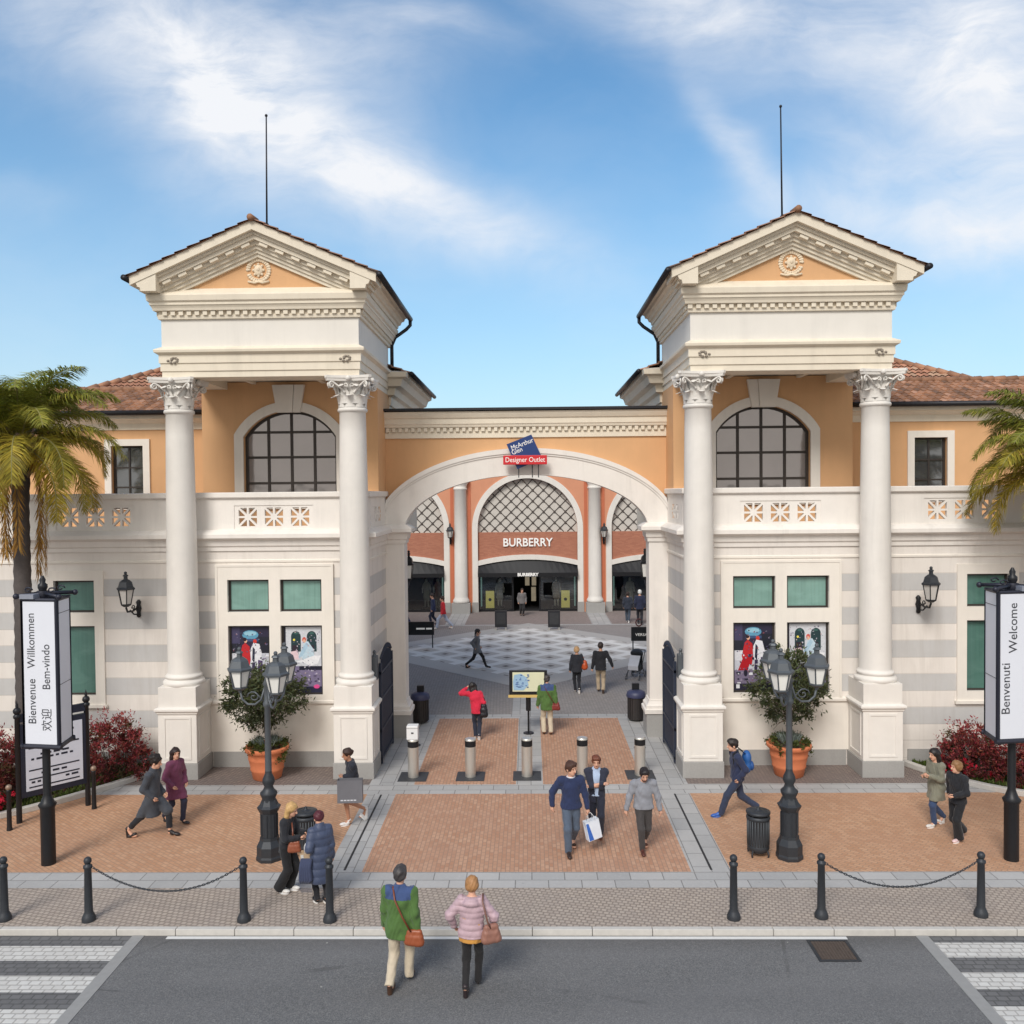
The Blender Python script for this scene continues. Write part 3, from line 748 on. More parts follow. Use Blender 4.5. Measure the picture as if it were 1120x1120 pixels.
def m_diamond():
    m, t, b = newmat('diamond_paving'); p = t.pos()
    q = t.mapping(t.mapping(p, loc=(.08, -40, 0)), rot=(0, 0, R(45)))
    s = t.new('ShaderNodeSeparateXYZ'); t.link(q, s.inputs[0])
    k = 1.33
    fx = t.math('ABSOLUTE', t.math('SUBTRACT', t.math('FRACT', t.math('DIVIDE', s.outputs[0], k)), .5)); fy = t.math('ABSOLUTE', t.math('SUBTRACT', t.math('FRACT', t.math('DIVIDE', s.outputs[1], k)), .5))
    dark = t.math('MULTIPLY', t.math('LESS_THAN', fx, .10), t.math('LESS_THAN', fy, .10))
    line = t.math('MAXIMUM', t.math('GREATER_THAN', fx, .34), t.math('GREATER_THAN', fy, .34))
    mx = t.math('MAXIMUM', t.math('ABSOLUTE', s.outputs[0]), t.math('ABSOLUTE', s.outputs[1]))
    border = t.math('GREATER_THAN', mx, 4.62)
    n = t.noise(p, 3, 5, .65); n2 = t.noise(p, 22, 3, .7)
    c = t.mix(n, S(188, 182, 176), S(202, 197, 191)); lt = t.mix(n, S(226, 223, 218), S(236, 234, 230))
    c = t.mix(line, c, lt); c = t.mix(dark, c, S(112, 104, 98)); c = t.mix(border, c, t.mix(n, S(176, 172, 168), S(190, 187, 183)))
    c = t.mix(t.math('MULTIPLY', n2, .25), c, S(120, 115, 110))
    t.link(c, b.inputs['Base Color']); b.inputs['Roughness'].default_value = .8
    return m
sheet('ground', rr(-1500, 1500, -1500, 1500), -.13, mat('ground_earth', S(120, 116, 104), .95, var=.25, scale=.3), 'wide plain ground reaching to the horizon')
sheet('road', rr(-90, 90, -30, 14.32), -.10, M_ASPH, 'dark grey asphalt road in the foreground')
sheet('pavement', rr(-90, 90, 14.43, 60), 0, M_COB, 'beige cobbled pavement along the road', .125)
m = MB(); x = -30.0
while x < 30: m.box(x + .004, x + .996, 14.32, 14.43, -.12, .006); x += 1.0
tag(m.build('kerb', M_KERB, bevel=.012), 'pale stone kerb edging the pavement', 'kerb', None, 'structure')
Z = .004
sheet('slab_strip', rr(-30, 30, 15.85, 16.52), Z, M_SLAB, 'grey slab strip along the front of the brick paving')
sheet('brick_paving', rr(-30, -3.98, 16.52, 20.85), Z, M_BRKD, 'orange brick paving in front of the left tower')
sheet('brick_paving', rr(3.82, 30, 16.52, 20.85), Z, M_BRKD, 'orange brick paving in front of the right tower')
sheet('brick_paving', rr(-3.28, 3.05, 16.52, 20.85), Z, M_BRK, 'orange brick paving in the middle leading to the arch')
sheet('slab_strip', rr(-3.98, -3.28, 16.52, 20.85), Z, M_SLABY, 'grey slab strip with drain left of the middle paving')
sheet('slab_strip', rr(3.05, 3.82, 16.52, 20.85), Z, M_SLABY, 'grey slab strip with drain right of the middle paving')
sheet('slab_strip', rr(-30, 30, 20.85, 21.52), Z, M_SLAB, 'grey slab strip crossing in front of the towers')
sheet('sett_bed', rr(-30, -4.05, 21.52, 23.2), Z, M_PORPH, 'brown sett bed at the foot of the left tower')
sheet('sett_bed', rr(3.9, 30, 21.52, 23.2), Z, M_PORPH, 'brown sett bed at the foot of the right tower')
sheet('slab_floor', [(-4.05, 21.52), (-2.93, 21.52), (-2.93, 27.85), (-8, 27.85), (-8, 23.2), (-4.05, 23.2)], Z, M_SLABY, 'grey slab floor along the left side of the passage')
sheet('slab_floor', [(2.80, 21.52), (3.9, 21.52), (3.9, 23.2), (8, 23.2), (8, 27.85), (2.80, 27.85)], Z, M_SLABY, 'grey slab floor along the right side of the passage')
sheet('slab_strip', rr(-.38, .30, 21.52, 27.85), Z, M_SLABY, 'grey slab strip down the middle of the passage')
sheet('brick_paving', rr(-2.93, -.38, 21.52, 27.85), Z, M_BRK, 'orange brick paving in the left half of the passage')
sheet('brick_paving', rr(.30, 2.80, 21.52, 27.85), Z, M_BRK, 'orange brick paving in the right half of the passage')
sheet('slab_strip', rr(-14, 14, 27.85, 28.35), Z, M_SLAB, 'grey slab strip between passage and courtyard')
sheet('courtyard', rr(-40, 40, 28.35, 60), Z, M_COURT, 'grey brown sett courtyard behind the arch')
sheet('courtyard_walk', rr(-40, 40, 47.6, 52.9), Z * 2, M_COURT2, 'warm grey walkway before the shop fronts')
for k in (-1, 0, 1, 2): sheet('slab_strip', rr(-4.13 + 8.1 * k - .55, -4.13 + 8.1 * k + .55, 47.6, 52.4), Z * 3, M_SLABY, 'narrow grey slab strip running to a shop pilaster')
sheet('slab_strip', rr(-40, 40, 47.3, 47.62), Z * 3, M_SLAB, 'grey slab line before the shop walkway')
sheet('slab_strip', rr(-.6, .6, 28.35, 33.5), Z * 2, M_SLABY, 'grey slab strip leading to the diamond')
sheet('diamond_paving', [(-.08, 31.9), (8.0, 40), (-.08, 48.1), (-8.16, 40)], Z * 2.5, m_diamond(), 'pale diamond of patterned stone in the courtyard')
# drain slots
for x, lb in ((-3.63, 'dark slot drain in the left slab strip'), (3.45, 'dark slot drain in the right slab strip')):
    m = MB(); m.box(x - .022, x + .022, 16.6, 20.8, 0, .008); tag(m.build('slot_drain', mat('drain_dark', S(44, 44, 46), .7)), lb, 'drain', 'slot drains in the slab strips')
# road markings
M_LINE = mat('road_line_paint', S(214, 213, 210), .7, var=.12, scale=12)
m = MB(); m.add([(-6.12, 14.20, -.096), (5.18, 14.20, -.096), (5.18, 14.29, -.096), (-6.12, 14.29, -.096)], [(0, 1, 2, 3)]); tag(m.build('road_line', M_LINE), 'white line painted along the road edge', 'road line', None, 'structure')
M_CROSSA = m_brick('dark_cobble_stripe', S(116, 115, 115), S(106, 105, 105), S(88, 87, 86), .17, .12, 0, .5, .014, .3, .5, S(74, 74, 76))
for sg, x0, lb in ((-1, -6.62, 'left'), (1, 6.43, 'right')):
    x1 = sg * 16
    sheet('crossing', rr(min(x0, x1), max(x0, x1), 8.5, 14.3), -.096, M_CROSSA, lb + ' raised zebra crossing bed of dark cobbles')
    xs = x0 + sg * .10
    for k in range(6):
        y1 = (13.97 if sg < 0 else 14.09) - k * .875; m = MB()
        a, b = (xs, x1); m.add([(a, y1 - .45, -.092), (b, y1 - .45, -.092), (b, y1, -.092), (a, y1, -.092)], [(0, 1, 2, 3)])
        ords = ('first', 'second', 'third', 'fourth', 'fifth', 'sixth')
        tag(m.build('crossing_stripe', M_STRIPW), f'{ords[k]} white cobbled crossing stripe from the kerb on the {lb}', 'crossing stripe', 'zebra crossing stripes', 'structure')
    m = MB(); m.box(x0 - .1, x0 + .1, 8.5, 14.31, -.12, -.09); tag(m.build('crossing_edge', mat('edge_stone', S(150, 149, 147), .8, var=.12, scale=10, bump=.2)), f'grey stone edge of the {lb} crossing', 'edging', None, 'structure')
# drain grate in the road
g = thing('drain_grate', 'rusty square drain grate set in the road', 'drain grate', (4.82, 13.86, -.1))
m = MB(); m.plate(rect(4.49, 5.15, 13.52, 14.185), [rect(4.54, 5.10, 13.57, 14.135)], 0, 0.01); 
m.v = [(x, z, -.098 + y) for x, y, z in m.v]; m.build('frame', M_IRON, g)
m = MB()
m.box(4.54, 5.10, 13.57, 14.135, -.101, -.097)
for i in range(11): m.box(4.555 + i * .049, 4.58 + i * .049, 13.58, 14.125, -.097, -.089)
m.build('grille', mat('rusty_iron', S(92, 80, 72), .9, .2, var=.35, scale=18, bump=.3), g)
for x, y, lb in ((-3.35, 24.9, 'left'), (3.1, 24.6, 'right')):
    m = MB(); m.lathe([(.17, 0), (.17, .012)], (x, y, .002), 20); tag(m.build('inspection_cover', M_IRON), f'small round dark cover in the {lb} passage floor', 'cover', 'round floor covers')
# ---------------------------------------------------------------- shop building across the courtyard
SY = 52.6; SX = -.08
SH = thing('shop_building', 'salmon shop building with three tall lattice arches seen through the gateway', 'building', (SX, SY, 0))
M_LATBG = mat('lattice_backing', S(206, 200, 192), .6, var=.05)
M_LATT = mat('lattice_iron', S(84, 76, 72), .6, .2)
M_SBRICK = m_brick('thin_brick_panel', S(184, 122, 96), S(168, 106, 84), S(160, 116, 98), .24, .06, 0, .5, .006, .2, .2)
# bricks of an upright wall: swap axes
for n in M_SBRICK.node_tree.nodes:
    if n.type == 'MAPPING': n.inputs[2].default_value = (R(-90), 0, 0)
M_AWN = mat('black_awning', S(9, 10, 16), .55, var=.15)
M_SGLASS = m_clear('shop_glass', (.9, .93, .93))
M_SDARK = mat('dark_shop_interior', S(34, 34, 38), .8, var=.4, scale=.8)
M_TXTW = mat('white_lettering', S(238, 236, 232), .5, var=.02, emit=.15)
BAYS = (-1, 0, 1); bx = {k: SX + 8.1 * k for k in (-2, -1, 0, 1, 2)}
m = MB(); outer = rect(SX - 21, SX + 21, -.3, 10.8)
def bay_hole(c): return [(c + 3.02, -.2), (c + 3.02, 5.1)] + arc(c, 5.1, 3.02, 3.03, 0, 180, 36) + [(c - 3.02, 5.1), (c - 3.02, -.2)]
m.plate(outer, [bay_hole(bx[k]) for k in (-2, -1, 0, 1, 2)], SY, SY + .5); m.build('wall', M_SALMON, SH)
m = MB(); m.sweep([(SX - 21, SY), (SX + 21, SY)], [(0, 9.6), (.1, 9.62), (.12, 9.9), (.35, 10.0), (.4, 10.3), (0, 10.4)], out=1); m.build('cornice', M_ENT, SH)
m = MB(); m.box(SX - 21.5, SX + 21.5, SY - .5, SY + 14, 10.8, 11.0); m.build('roof', M_TILE, SH)
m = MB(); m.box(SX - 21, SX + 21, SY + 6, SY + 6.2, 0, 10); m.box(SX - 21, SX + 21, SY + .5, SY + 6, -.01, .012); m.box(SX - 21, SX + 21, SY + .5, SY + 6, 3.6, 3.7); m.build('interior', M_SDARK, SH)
for k in (-2, -1, 0, 1, 2):
    c = bx[k]
    m = MB(); m.plate([(c + 3.36, .62), (c + 3.36, 5.1)] + arc(c, 5.1, 3.36, 3.37, 0, 180, 36) + [(c - 3.36, 5.1), (c - 3.36, .62), (c - 3.02, .62), (c - 3.02, 5.1)] + arc(c, 5.1, 3.02, 3.03, 180, 0, 36) + [(c + 3.02, 5.1), (c + 3.02, .62)], [], SY - .06, SY + .1)
    ra = (3.02 ** 2 + .36 ** 2) / (2 * .36); th = math.degrees(math.asin(3.02 / ra))
    lo = arc(c, 3.2 - ra, ra, ra, 90 - th, 90 + th, 20); hi = [(x, z + .3) for x, z in reversed(lo)]
    m.plate(lo + hi, [], SY - .02, SY + .3)
    m.build('arch_surround', M_STONE, SH)
    m = MB(); m.box(c - 3.4, c - 3.0, SY - .07, SY + .1, 0, .62); m.build('surround_base', M_PLINTH, SH)
    m = MB(); m.box(c + 3.0, c + 3.4, SY - .07, SY + .1, 0, .62); m.build('surround_base', M_PLINTH, SH)
    m = MB(); m.plate([(c - 3.02, 2.9), (c + 3.02, 2.9), (c + 3.02, 4.86), (c - 3.02, 4.86)], [], SY + .12, SY + .3); m.build('brick_panel', M_SBRICK, SH)
    fl = MB(); fl.plate([(c + 3.02, 4.86), (c + 3.02, 5.1)] + arc(c, 5.1, 3.02, 3.03, 0, 180, 36) + [(c - 3.02, 5.1), (c - 3.02, 4.86)], [], SY + .3, SY + .34)
    fan = fl.build('fanlight', M_LATBG, SH)
    m = MB(); rad = 3.0; sp = .66; dg = math.sqrt(.5)
    for sg in (-1, 1):
        for i in range(-9, 10):
            # line x*sg - (z-5.1) = i*sp  clipped by the half disc
            o = i * sp / math.sqrt(2); d = Vector((dg, sg * dg)); n = Vector((-sg * dg, dg)) ; p = n * o
            dd = rad ** 2 - o ** 2
            if dd <= .05: continue
            tt = math.sqrt(dd); a, b = p - d * tt, p + d * tt
            for_pts = []
            if a.y > b.y: a, b = b, a
            if b.y < -.2: continue
            if a.y < -.22: a = a + (b - a) * ((-.22 - a.y) / (b.y - a.y))
            m.tube([(c + a.x, SY + .27, 5.1 + a.y), (c + b.x, SY + .27, 5.1 + b.y)], .023, 4)
    for i in range(-9, 10):
        for j in range(-9, 10):
            x = (i + (j % 2) * .5) * sp; z = j * sp * .5
            if -.2 < z and x * x + z * z < 2.8 ** 2: m.lathe([(.07, -.02), (.07, .02)], (0, 0, 0), 8); n0 = len(m.v) - 8 * 4; m.v[n0:] = [(c + x + p[0], SY + .25 + p[2], 5.1 + z + p[1]) for p in m.v[n0:]]
    m.build('lattice', M_LATT, fan)
    # awning and glazing
    a = MB()
    ap = arc(c, 3.19 - ra, ra, ra, 90 + th, 90 - th, 16)
    vs = [(x, SY + .1, z) for x, z in ap] + [(x, SY - .35, 2.42) for x, z in ap] + [(x, SY - .35, 2.18) for x, z in ap]
    N_ = len(ap); a.add(vs, [(i, i + 1, N_ + i + 1, N_ + i) for i in range(N_ - 1)] + [(N_ + i, N_ + i + 1, 2 * N_ + i + 1, 2 * N_ + i) for i in range(N_ - 1)])
    a.build('awning', M_AWN, SH, fix=False)
    xs = [-3.02, -.92, .72, 3.02] if k == 0 else [-3.02, 0, 3.02]
    for q in range(len(xs) - 1):
        if k == 0 and q == 1: continue
        g = MB(); g.box(c + xs[q], c + xs[q + 1], SY + .32, SY + .34, .12, 3.0)
        sf = g.build('shop_window', M_SGLASS, SH)
    g = MB(); 
    for x in xs: g.box(c + x - .05, c + x + .05, SY + .28, SY + .38, 0, 3.1)
    g.box(c - 3.02, c + (xs[1] if k == 0 else 3.02), SY + .27, SY + .39, 0, .14)
    if k == 0: g.box(c + xs[2], c + 3.02, SY + .27, SY + .39, 0, .14)
    g.build('frame', M_BLACK, sf)
    for sd in (-1, 1):
        p = MB(); p.box(c + sd * 2.86 - .04, c + sd * 2.86 + .04, SY + .5, SY + .56, .3, 2.1); p.build('light_strip', mat('pale_strip', S(150, 190, 180), .4, emit=.25), SH)
for x in (-4.13 + 8.1 * k for k in (-1, 0, 1, 2)):
    m = MB(); m.smooth = True
    m.lathe([(.44, .62), (.5, .66), (.5, .78), (.42, .9), (.40, 1.0), (.385, 4), (.36, 7.45), (.42, 7.5), (.42, 7.56), (.37, 7.6), (.4, 7.72), (.52, 7.95), (.55, 8.0), (.55, 8.1)], (x, SY - .12, 0), 20)
    pl = m.build('pilaster', M_STONE, SH)
    m = MB(); m.box(x - .56, x + .56, SY - .68, SY, 0, .62); m.build('pedestal', M_PLINTH, pl)
    m = MB(); m.box(x - .62, x - .44, SY - .03, SY, .6, 9.6); m.box(x + .44, x + .62, SY - .03, SY, .6, 9.6); m.build('pilaster_strip', mat('deep_salmon', S(196, 112, 80), .8), pl)
sgn = text('shop_sign', 'BURBERRY', .70, M_TXTW, None, face_cam((SX, SY + .06, 4.22)), .03, sx=1.0, bold=.012)
sw = sgn.dimensions.x; 
sgn.data.transform(Matrix.Translation((SX, 0, 0)) @ Matrix.Diagonal((3.0 / max(sw, .1), 1, 1, 1)) @ Matrix.Translation((-SX, 0, 0)))
tag(sgn, 'large white letters BURBERRY on the brick panel of the middle shop arch', 'shop sign')
sgn = text('awning_lettering', 'BURBERRY', .26, M_TXTW, None, face_cam((SX, SY - .37, 2.31)), .012, bold=.012)
sw = sgn.dimensions.x; sgn.data.transform(Matrix.Translation((SX, 0, 0)) @ Matrix.Diagonal((1.27 / max(sw, .1), 1, 1, 1)) @ Matrix.Translation((-SX, 0, 0)))
tag(sgn, 'small white letters BURBERRY on the black awning above the shop door', 'shop sign')
M_YEL = mat('yellow_poster', S(216, 202, 112), .6, var=.08, emit=.35)  # emission added to the print to brighten the posters behind the glass
for x, lb in ((SX - 2.35, 'left'), (SX + 2.3, 'right')):
    t_ = thing('display_poster', f'yellow framed display poster in the shop window {lb} of the door', 'poster', (x, SY + .8, .13), 0, 'yellow posters in the shop window')
    m = MB(); m.plate(rect(x - .26, x + .26, .16, 1.22), [], SY + .78, SY + .82); m.build('panel', M_YEL, t_)
    m = MB(); m.smooth = True; m.lathe([(.1, -.01), (.1, .012)], (0, 0, 0), 14); m.v = [(x + p[0], SY + .77 - p[2], .68 + p[1]) for p in m.v]; m.build('emblem', M_BLACK, t_)
# door, lit shelves inside
m = MB(); 
for x in (SX - .05, SX + .38): m.box(x - .14, x + .14, SY + 3, SY + 3.05, 1.3, 2.0)
m.box(SX + .2, SX + .5, SY + 3, SY + 3.05, .3, 1.2)
m.build('lit_display', mat('lit_display', S(190, 176, 150), .5, var=.3, scale=4, emit=.35), SH)

# ---------------------------------------------------------------- street furniture and signs
def lantern_parts(mb_roof, mb_glass, mb_frame, c, w=.2, h=.42, n=4, rot=R(45)):
    """tapered glass lantern standing on c"""
    x, y, z = c
    mb_glass.lathe([(w * .62, 0.02), (w, h)], (x, y, z), n, rot)
    for k in range(n):
        a = rot + 2 * math.pi * k / n; ca, sa = math.cos(a), math.sin(a)
        mb_frame.tube([(x + w * .63 * ca, y + w * .63 * sa, z), (x + w * 1.02 * ca, y + w * 1.02 * sa, z + h)], .014, 4)
    mb_frame.lathe([(w * .3, -.06), (w * .7, -.01), (w * .7, .02)], (x, y, z), n, rot)
    mb_roof.lathe([(w * 1.2, h - .01), (w * 1.22, h + .03), (w * 1.0, h + .06), (w * .82, h + .19), (w * .5, h + .24), (w * .28, h + .26), (w * .26, h + .33), (w * .4, h + .34), (w * .3, h + .37), (.03, h + .39)], (x, y, z), n, rot)
    mb_roof.ball((x, y, z + h + .42), .042, 8, 6)

def street_lamp(loc, dirs, label):
    L = thing('street_lamp', label, 'street lamp', (0, 0, 0), 0, 'three-armed street lamps')
    m = MB()
    m.lathe([(.265, 0), (.265, .06), (.25, .1), (.25, .28), (.19, .40), (.185, .46)], n=8, rot=R(22.5))
    m.lathe([(.165, .44), (.165, .95), (.18, .97)], n=16); m.lathe([(.185, .95), (.225, 1.03), (.235, 1.06), (.185, 1.1), (.14, 1.2)], n=8, rot=R(22.5))
    for k in range(8):
        a = R(45 * k); m.box(-.02, .02, 0, 0, 0, 0); m.tube([(.17 * math.cos(a), .17 * math.sin(a), .48), (.17 * math.cos(a), .17 * math.sin(a), .92)], .013, 5)
    m.smooth = True
    m.lathe([(.15, 1.15), (.13, 1.22), (.165, 1.3), (.17, 1.34), (.11, 1.40), (.085, 1.46), (.125, 1.55), (.115, 1.62), (.07, 1.72), (.065, 1.78)], n=18)
    m.build('base', M_IRON, L)
    m = MB(); m.smooth = True; m.lathe([(.066, 1.75), (.058, 3.05), (.085, 3.08), (.085, 3.14), (.062, 3.18), (.062, 3.48), (.09, 3.52), (.06, 3.58), (.03, 3.72), (.012, 3.8)], n=14); m.build('pole', M_IRONG, L)
    for dx, dy in dirs:
        a = math.atan2(dy, dx); r = math.hypot(dx, dy)
        m = MB(); m.smooth = True
        P_ = lambda q, z: (q * math.cos(a), q * math.sin(a), z)
        m.tube([P_(.05, 3.44), P_(.12, 3.2), P_(.25, 3.1), P_(r - .16, 3.1), P_(r - .04, 3.2), P_(r, 3.38)], .024, 7)
        pts = [P_(r * .5 + .14 * (1 - i / 16) * math.cos(i * .62), 3.25 + .12 * (1 - i / 16) * math.sin(i * .62)) for i in range(15)]
        m.tube(pts, .014, 5); m.tube([P_(.06, 3.15), P_(.2, 3.3), P_(r * .5, 3.36)], .014, 5); m.ball(P_(r, 3.36), .04, 8, 6)
        m.build('arm', M_IRONG, L)
        rf, gl, fr = MB(), MB(), MB(); lantern_parts(rf, gl, fr, P_(r, 3.44), .215, .35, 6, a)
        ro = fr.build('lantern', M_IRONG, L); rf.build('lantern_roof', M_IRONG, ro); gl.build('glass', M_FROST, ro)
    L.location = loc; return L
street_lamp((-5.25, 17.15, .004), [(-.56, .05), (.31, -.44), (.2, .55)], 'triple lantern street lamp standing before the left tower beside the litter bin')
street_lamp((5.11, 17.17, .004), [(.56, .05), (-.29, -.46), (-.16, .55)], 'triple lantern street lamp standing before the right tower beside the litter bin')

def wall_lantern(x, z, s, label, y=23.0, reach=.5, group='wall lanterns on the tower wings'):
    L = thing('wall_lantern', label, 'wall lantern', (x, y, z), 0, group)
    m = MB(); m.smooth = True
    m.lathe([(.02, -.24), (.06, -.2), (.05, -.1), (.08, 0), (.05, .1), (.07, .18), (.02, .24)], (x, y - .03, z), 10)
    m.tube([(x, y - .03, z + .05), (x, y - reach * .5, z - .02), (x, y - reach * .9, z + .0), (x, y - reach, z + .12)], .026, 7)
    m.tube([(x, y - .03, z - .15), (x, y - reach * .4, z - .12), (x, y - reach * .7, z + .02)], .02, 6)
    m.tube([(x, y - reach * .45 - .1 * (1 - i / 12) * math.cos(i * .7), z + .06 + .09 * (1 - i / 12) * math.sin(i * .7)) for i in range(11)], .014, 5)
    m.build('bracket', M_BLACK, L)
    rf, gl, fr = MB(), MB(), MB(); lantern_parts(rf, gl, fr, (x, y - reach, z + .2), .2, .4, 6, 0)
    o = fr.build('lantern', M_BLACK, L); rf.build('lantern_roof', M_IRON, o); gl.build('glass', mat('clear_lantern_glass', S(196, 192, 186), .2, var=.1, coat=.4), o)
wall_lantern(-10.45, 4.28, -1, 'black bracket lantern on the left wing beside the green window', 23, .75)
wall_lantern(10.22, 4.25, 1, 'black bracket lantern on the right wing beside the green window', 23, .75)
wall_lantern(-4.74, 4.4, 1, 'small bracket lantern on the left pilaster surround of the shop', SY - .06, .4, 'bracket lanterns on the shop front')
wall_lantern(4.52, 4.35, 1, 'small bracket lantern on the right pilaster surround of the shop', SY - .06, .4, 'bracket lanterns on the shop front')
for sg, lb in ((-1, 'left'), (1, 'right')):
    x = ACX + sg * 3.70
    L = thing('arch_lantern', f'pale glass lantern on the inner side of the {lb} arch pier', 'wall lantern', (x, 27.2, 4.6), 0, 'lanterns inside the arch')
    rf, gl, fr = MB(), MB(), MB(); lantern_parts(rf, gl, fr, (x, 27.2, 4.6), .17, .44, 4, R(45))
    fr.tube([(x + sg * .1, 26.42, 4.4), (x, 26.9, 4.36), (x, 27.2, 4.5)], .025, 6)
    o = fr.build('frame', M_BLACK, L); rf.build('lantern_roof', M_BLACK, L); gl.build('glass', M_FROST, L)

# bollards and chains
def bollard(label, x, y, first=[None]):
    if first[0] is None:
        B = thing('bollard', label, 'bollard', (0, 0, 0), 0, 'cast iron bollards along the kerb')
        m = MB(); m.smooth = True
        m.lathe([(.115, 0), (.115, .05), (.10, .09), (.08, .13), (.07, .16), (.058, .9), (.075, .92), (.075, .955), (.05, .97), (.045, .99)], n=18); m.build('post', M_IRON, B)
        m = MB(); m.smooth = True; m.ball((0, 0, 1.04), .066, 14, 9); m.build('knob', M_IRON, B)
        first[0] = B
    else: B = copy_tree(first[0])
    B['label'] = label; B.location = (x, y, 0); return B
for lb, x, y in (('bollard at the far left edge, first of the left row', -9.11, 14.66), ('bollard at the left end of the left chain', -7.63, 14.64), ('bollard at the right end of the left chain', -4.94, 14.63),
                 ('bollard beside the woman in the long navy padded coat', -3.46, 14.62), ('bollard standing alone left of the right chain', 3.43, 14.70), ('bollard at the left end of the right chain', 4.93, 14.75), ('bollard at the right end of the right chain', 7.65, 14.80)): bollard(lb, x, y)
for x0, y0, x1, y1, lb in ((-7.63, 14.64, -4.94, 14.63, 'sagging dark chain hung between two left bollards'), (4.93, 14.75, 7.65, 14.80, 'sagging dark chain hung between two right bollards')):
    m = MB(); n = 64
    for i in range(n):
        t0 = (i + .5) / n; f = lambda t: Vector((x0 + .07 + (x1 - x0 - .14) * t, y0 + (y1 - y0) * t, .93 - .42 * (1 - (2 * t - 1) ** 2)))
        c = f(t0); d = (f(min(1, t0 + .01)) - f(max(0, t0 - .01))).normalized(); L2 = .034
        u = Vector((0, 1, 0)) if i % 2 else d.cross(Vector((0, 1, 0))).normalized()
        pts = [c + d * (L2 * math.cos(a)) + u * (.016 * math.sin(a)) for a in (R(60 * q) for q in range(7))]
        m.tube(pts, .007, 4, cap=False)
    tag(m.build('chain', M_IRON), lb, 'chain', 'chains between the bollards')

# litter bins
def litter_bin(loc, label, group='round litter bins with lids'):
    B = thing('litter_bin', label, 'litter bin', (0, 0, 0), 0, group)
    m = MB(); m.smooth = True; m.lathe([(.205, .12), (.215, .14), (.215, .2), (.205, .22), (.215, .72), (.235, .74), (.235, .78), (.21, .8)], n=24); m.build('body', M_IRON, B)
    m = MB(); m.smooth = True; m.lathe([(.235, .84), (.24, .86), (.235, .885), (.15, .90), (.03, .92), (.03, .95), (.02, .97)], n=24)
    for k in range(4): a = R(90 * k + 45); m.tube([(.2 * math.cos(a), .2 * math.sin(a), .78), (.2 * math.cos(a), .2 * math.sin(a), .86)], .015, 6)
    m.build('lid', M_IRON, B)
    m = MB()
    for k in range(4): a = R(90 * k + 45); m.tube([(.19 * math.cos(a), .19 * math.sin(a), .16), (.235 * math.cos(a), .235 * math.sin(a), .06), (.22 * math.cos(a), .22 * math.sin(a), 0)], .018, 6)
    m.lathe([(.18, .09), (.18, .12)], n=20); m.build('stand', M_IRON, B)
    m = MB(); m.smooth = True
    for k in range(24): a = R(15 * k); m.tube([(.212 * math.cos(a), .212 * math.sin(a), .22), (.216 * math.cos(a), .216 * math.sin(a), .72)], .008, 4)
    m.build('ribbing', M_IRONG, B)
    B.location = loc; return B
litter_bin((-4.57, 17.36, .004), 'round iron litter bin behind the blonde woman in black')
litter_bin((4.53, 17.30, .004), 'round iron litter bin left of the right street lamp')
for x, y, lb in ((-3.5, 27.4, 'slatted dark bin with blue topped liner behind the left arch pier'), (3.36, 27.55, 'slatted dark bin with blue topped liner behind the right arch pier')):
    B = thing('courtyard_bin', lb, 'litter bin', (x, y, 0), 0, 'slatted bins behind the arch')
    m = MB(); m.lathe([(.25, .06), (.25, .78)], (x, y, 0), 20); m.build('drum', mat('bin_brown', S(58, 52, 50), .6, var=.2), B)
    m = MB()
    for k in range(20): a = R(18 * k); m.cbox((x + .262 * math.cos(a), y + .262 * math.sin(a), .43), (.02, .05, .68), Euler((0, 0, a)))
    m.build('slats', mat('bin_slat', S(44, 40, 40), .6, var=.2), B)
    m = MB(); m.smooth = True; m.lathe([(.30, .76), (.31, .82), (.28, .92), (.2, .96), (.05, .97)], (x, y, 0), 20); m.build('top', mat('bin_blue', S(58, 62, 92), .5, var=.15), B)
    m = MB(); m.box(x - .11, x + .11, y + .05, y + .2, .93, 1.16); m.build('ashtray', M_BLACK, B)

# steel bollards in the passage
SB = None
for i, (x, y, lb) in enumerate(((-3.02, 22.1, 'steel bollard with a white box on top, leftmost of the five'), (-1.55, 22.12, 'steel bollard on a dark plate, second of five from the left'), (-.10, 22.14, 'steel bollard on the grey strip in the middle of the five'),
                                (1.32, 22.17, 'steel bollard behind the man in the navy sweater'), (2.80, 22.2, 'steel bollard on a dark plate, rightmost of the five'))):
    if SB is None:
        SB = thing('steel_bollard', lb, 'steel bollard', (0, 0, 0), 0, 'steel bollards across the passage')
        m = MB(); m.smooth = True; m.lathe([(.138, 0), (.138, .80)], n=28, cap=False); m.lathe([(.14, .93), (.14, .975), (.125, .99)], n=28); m.build('post', M_STEEL, SB)
        m = MB(); m.smooth = True; m.lathe([(.141, .79), (.141, .94)], n=28); m.build('black_band', M_BLACK, SB)
        m = MB(); m.box(-.36, .36, -.36, .36, .0, .016); m.build('ground_plate', mat('dark_plate', S(70, 71, 74), .6, .3, var=.2, scale=8), SB)
        b = SB
    else: b = copy_tree(SB)
    b.location = (x, y, .004); b['label'] = lb
m = MB(); m.box(-3.17, -2.88, 21.98, 22.24, .995, 1.35)
B = thing('white_box', 'small white sheet box set on the leftmost steel bollard', 'box', (-3.02, 22.1, .99)); m.build('casing', M_WHITE, B, bevel=.015)
m = MB(); m.box(-3.05, -2.99, 21.965, 21.981, 1.16, 1.19); m.box(-3.17, -2.88, 21.975, 21.981, 1.29, 1.295); m.build('lock', M_IRON, B)

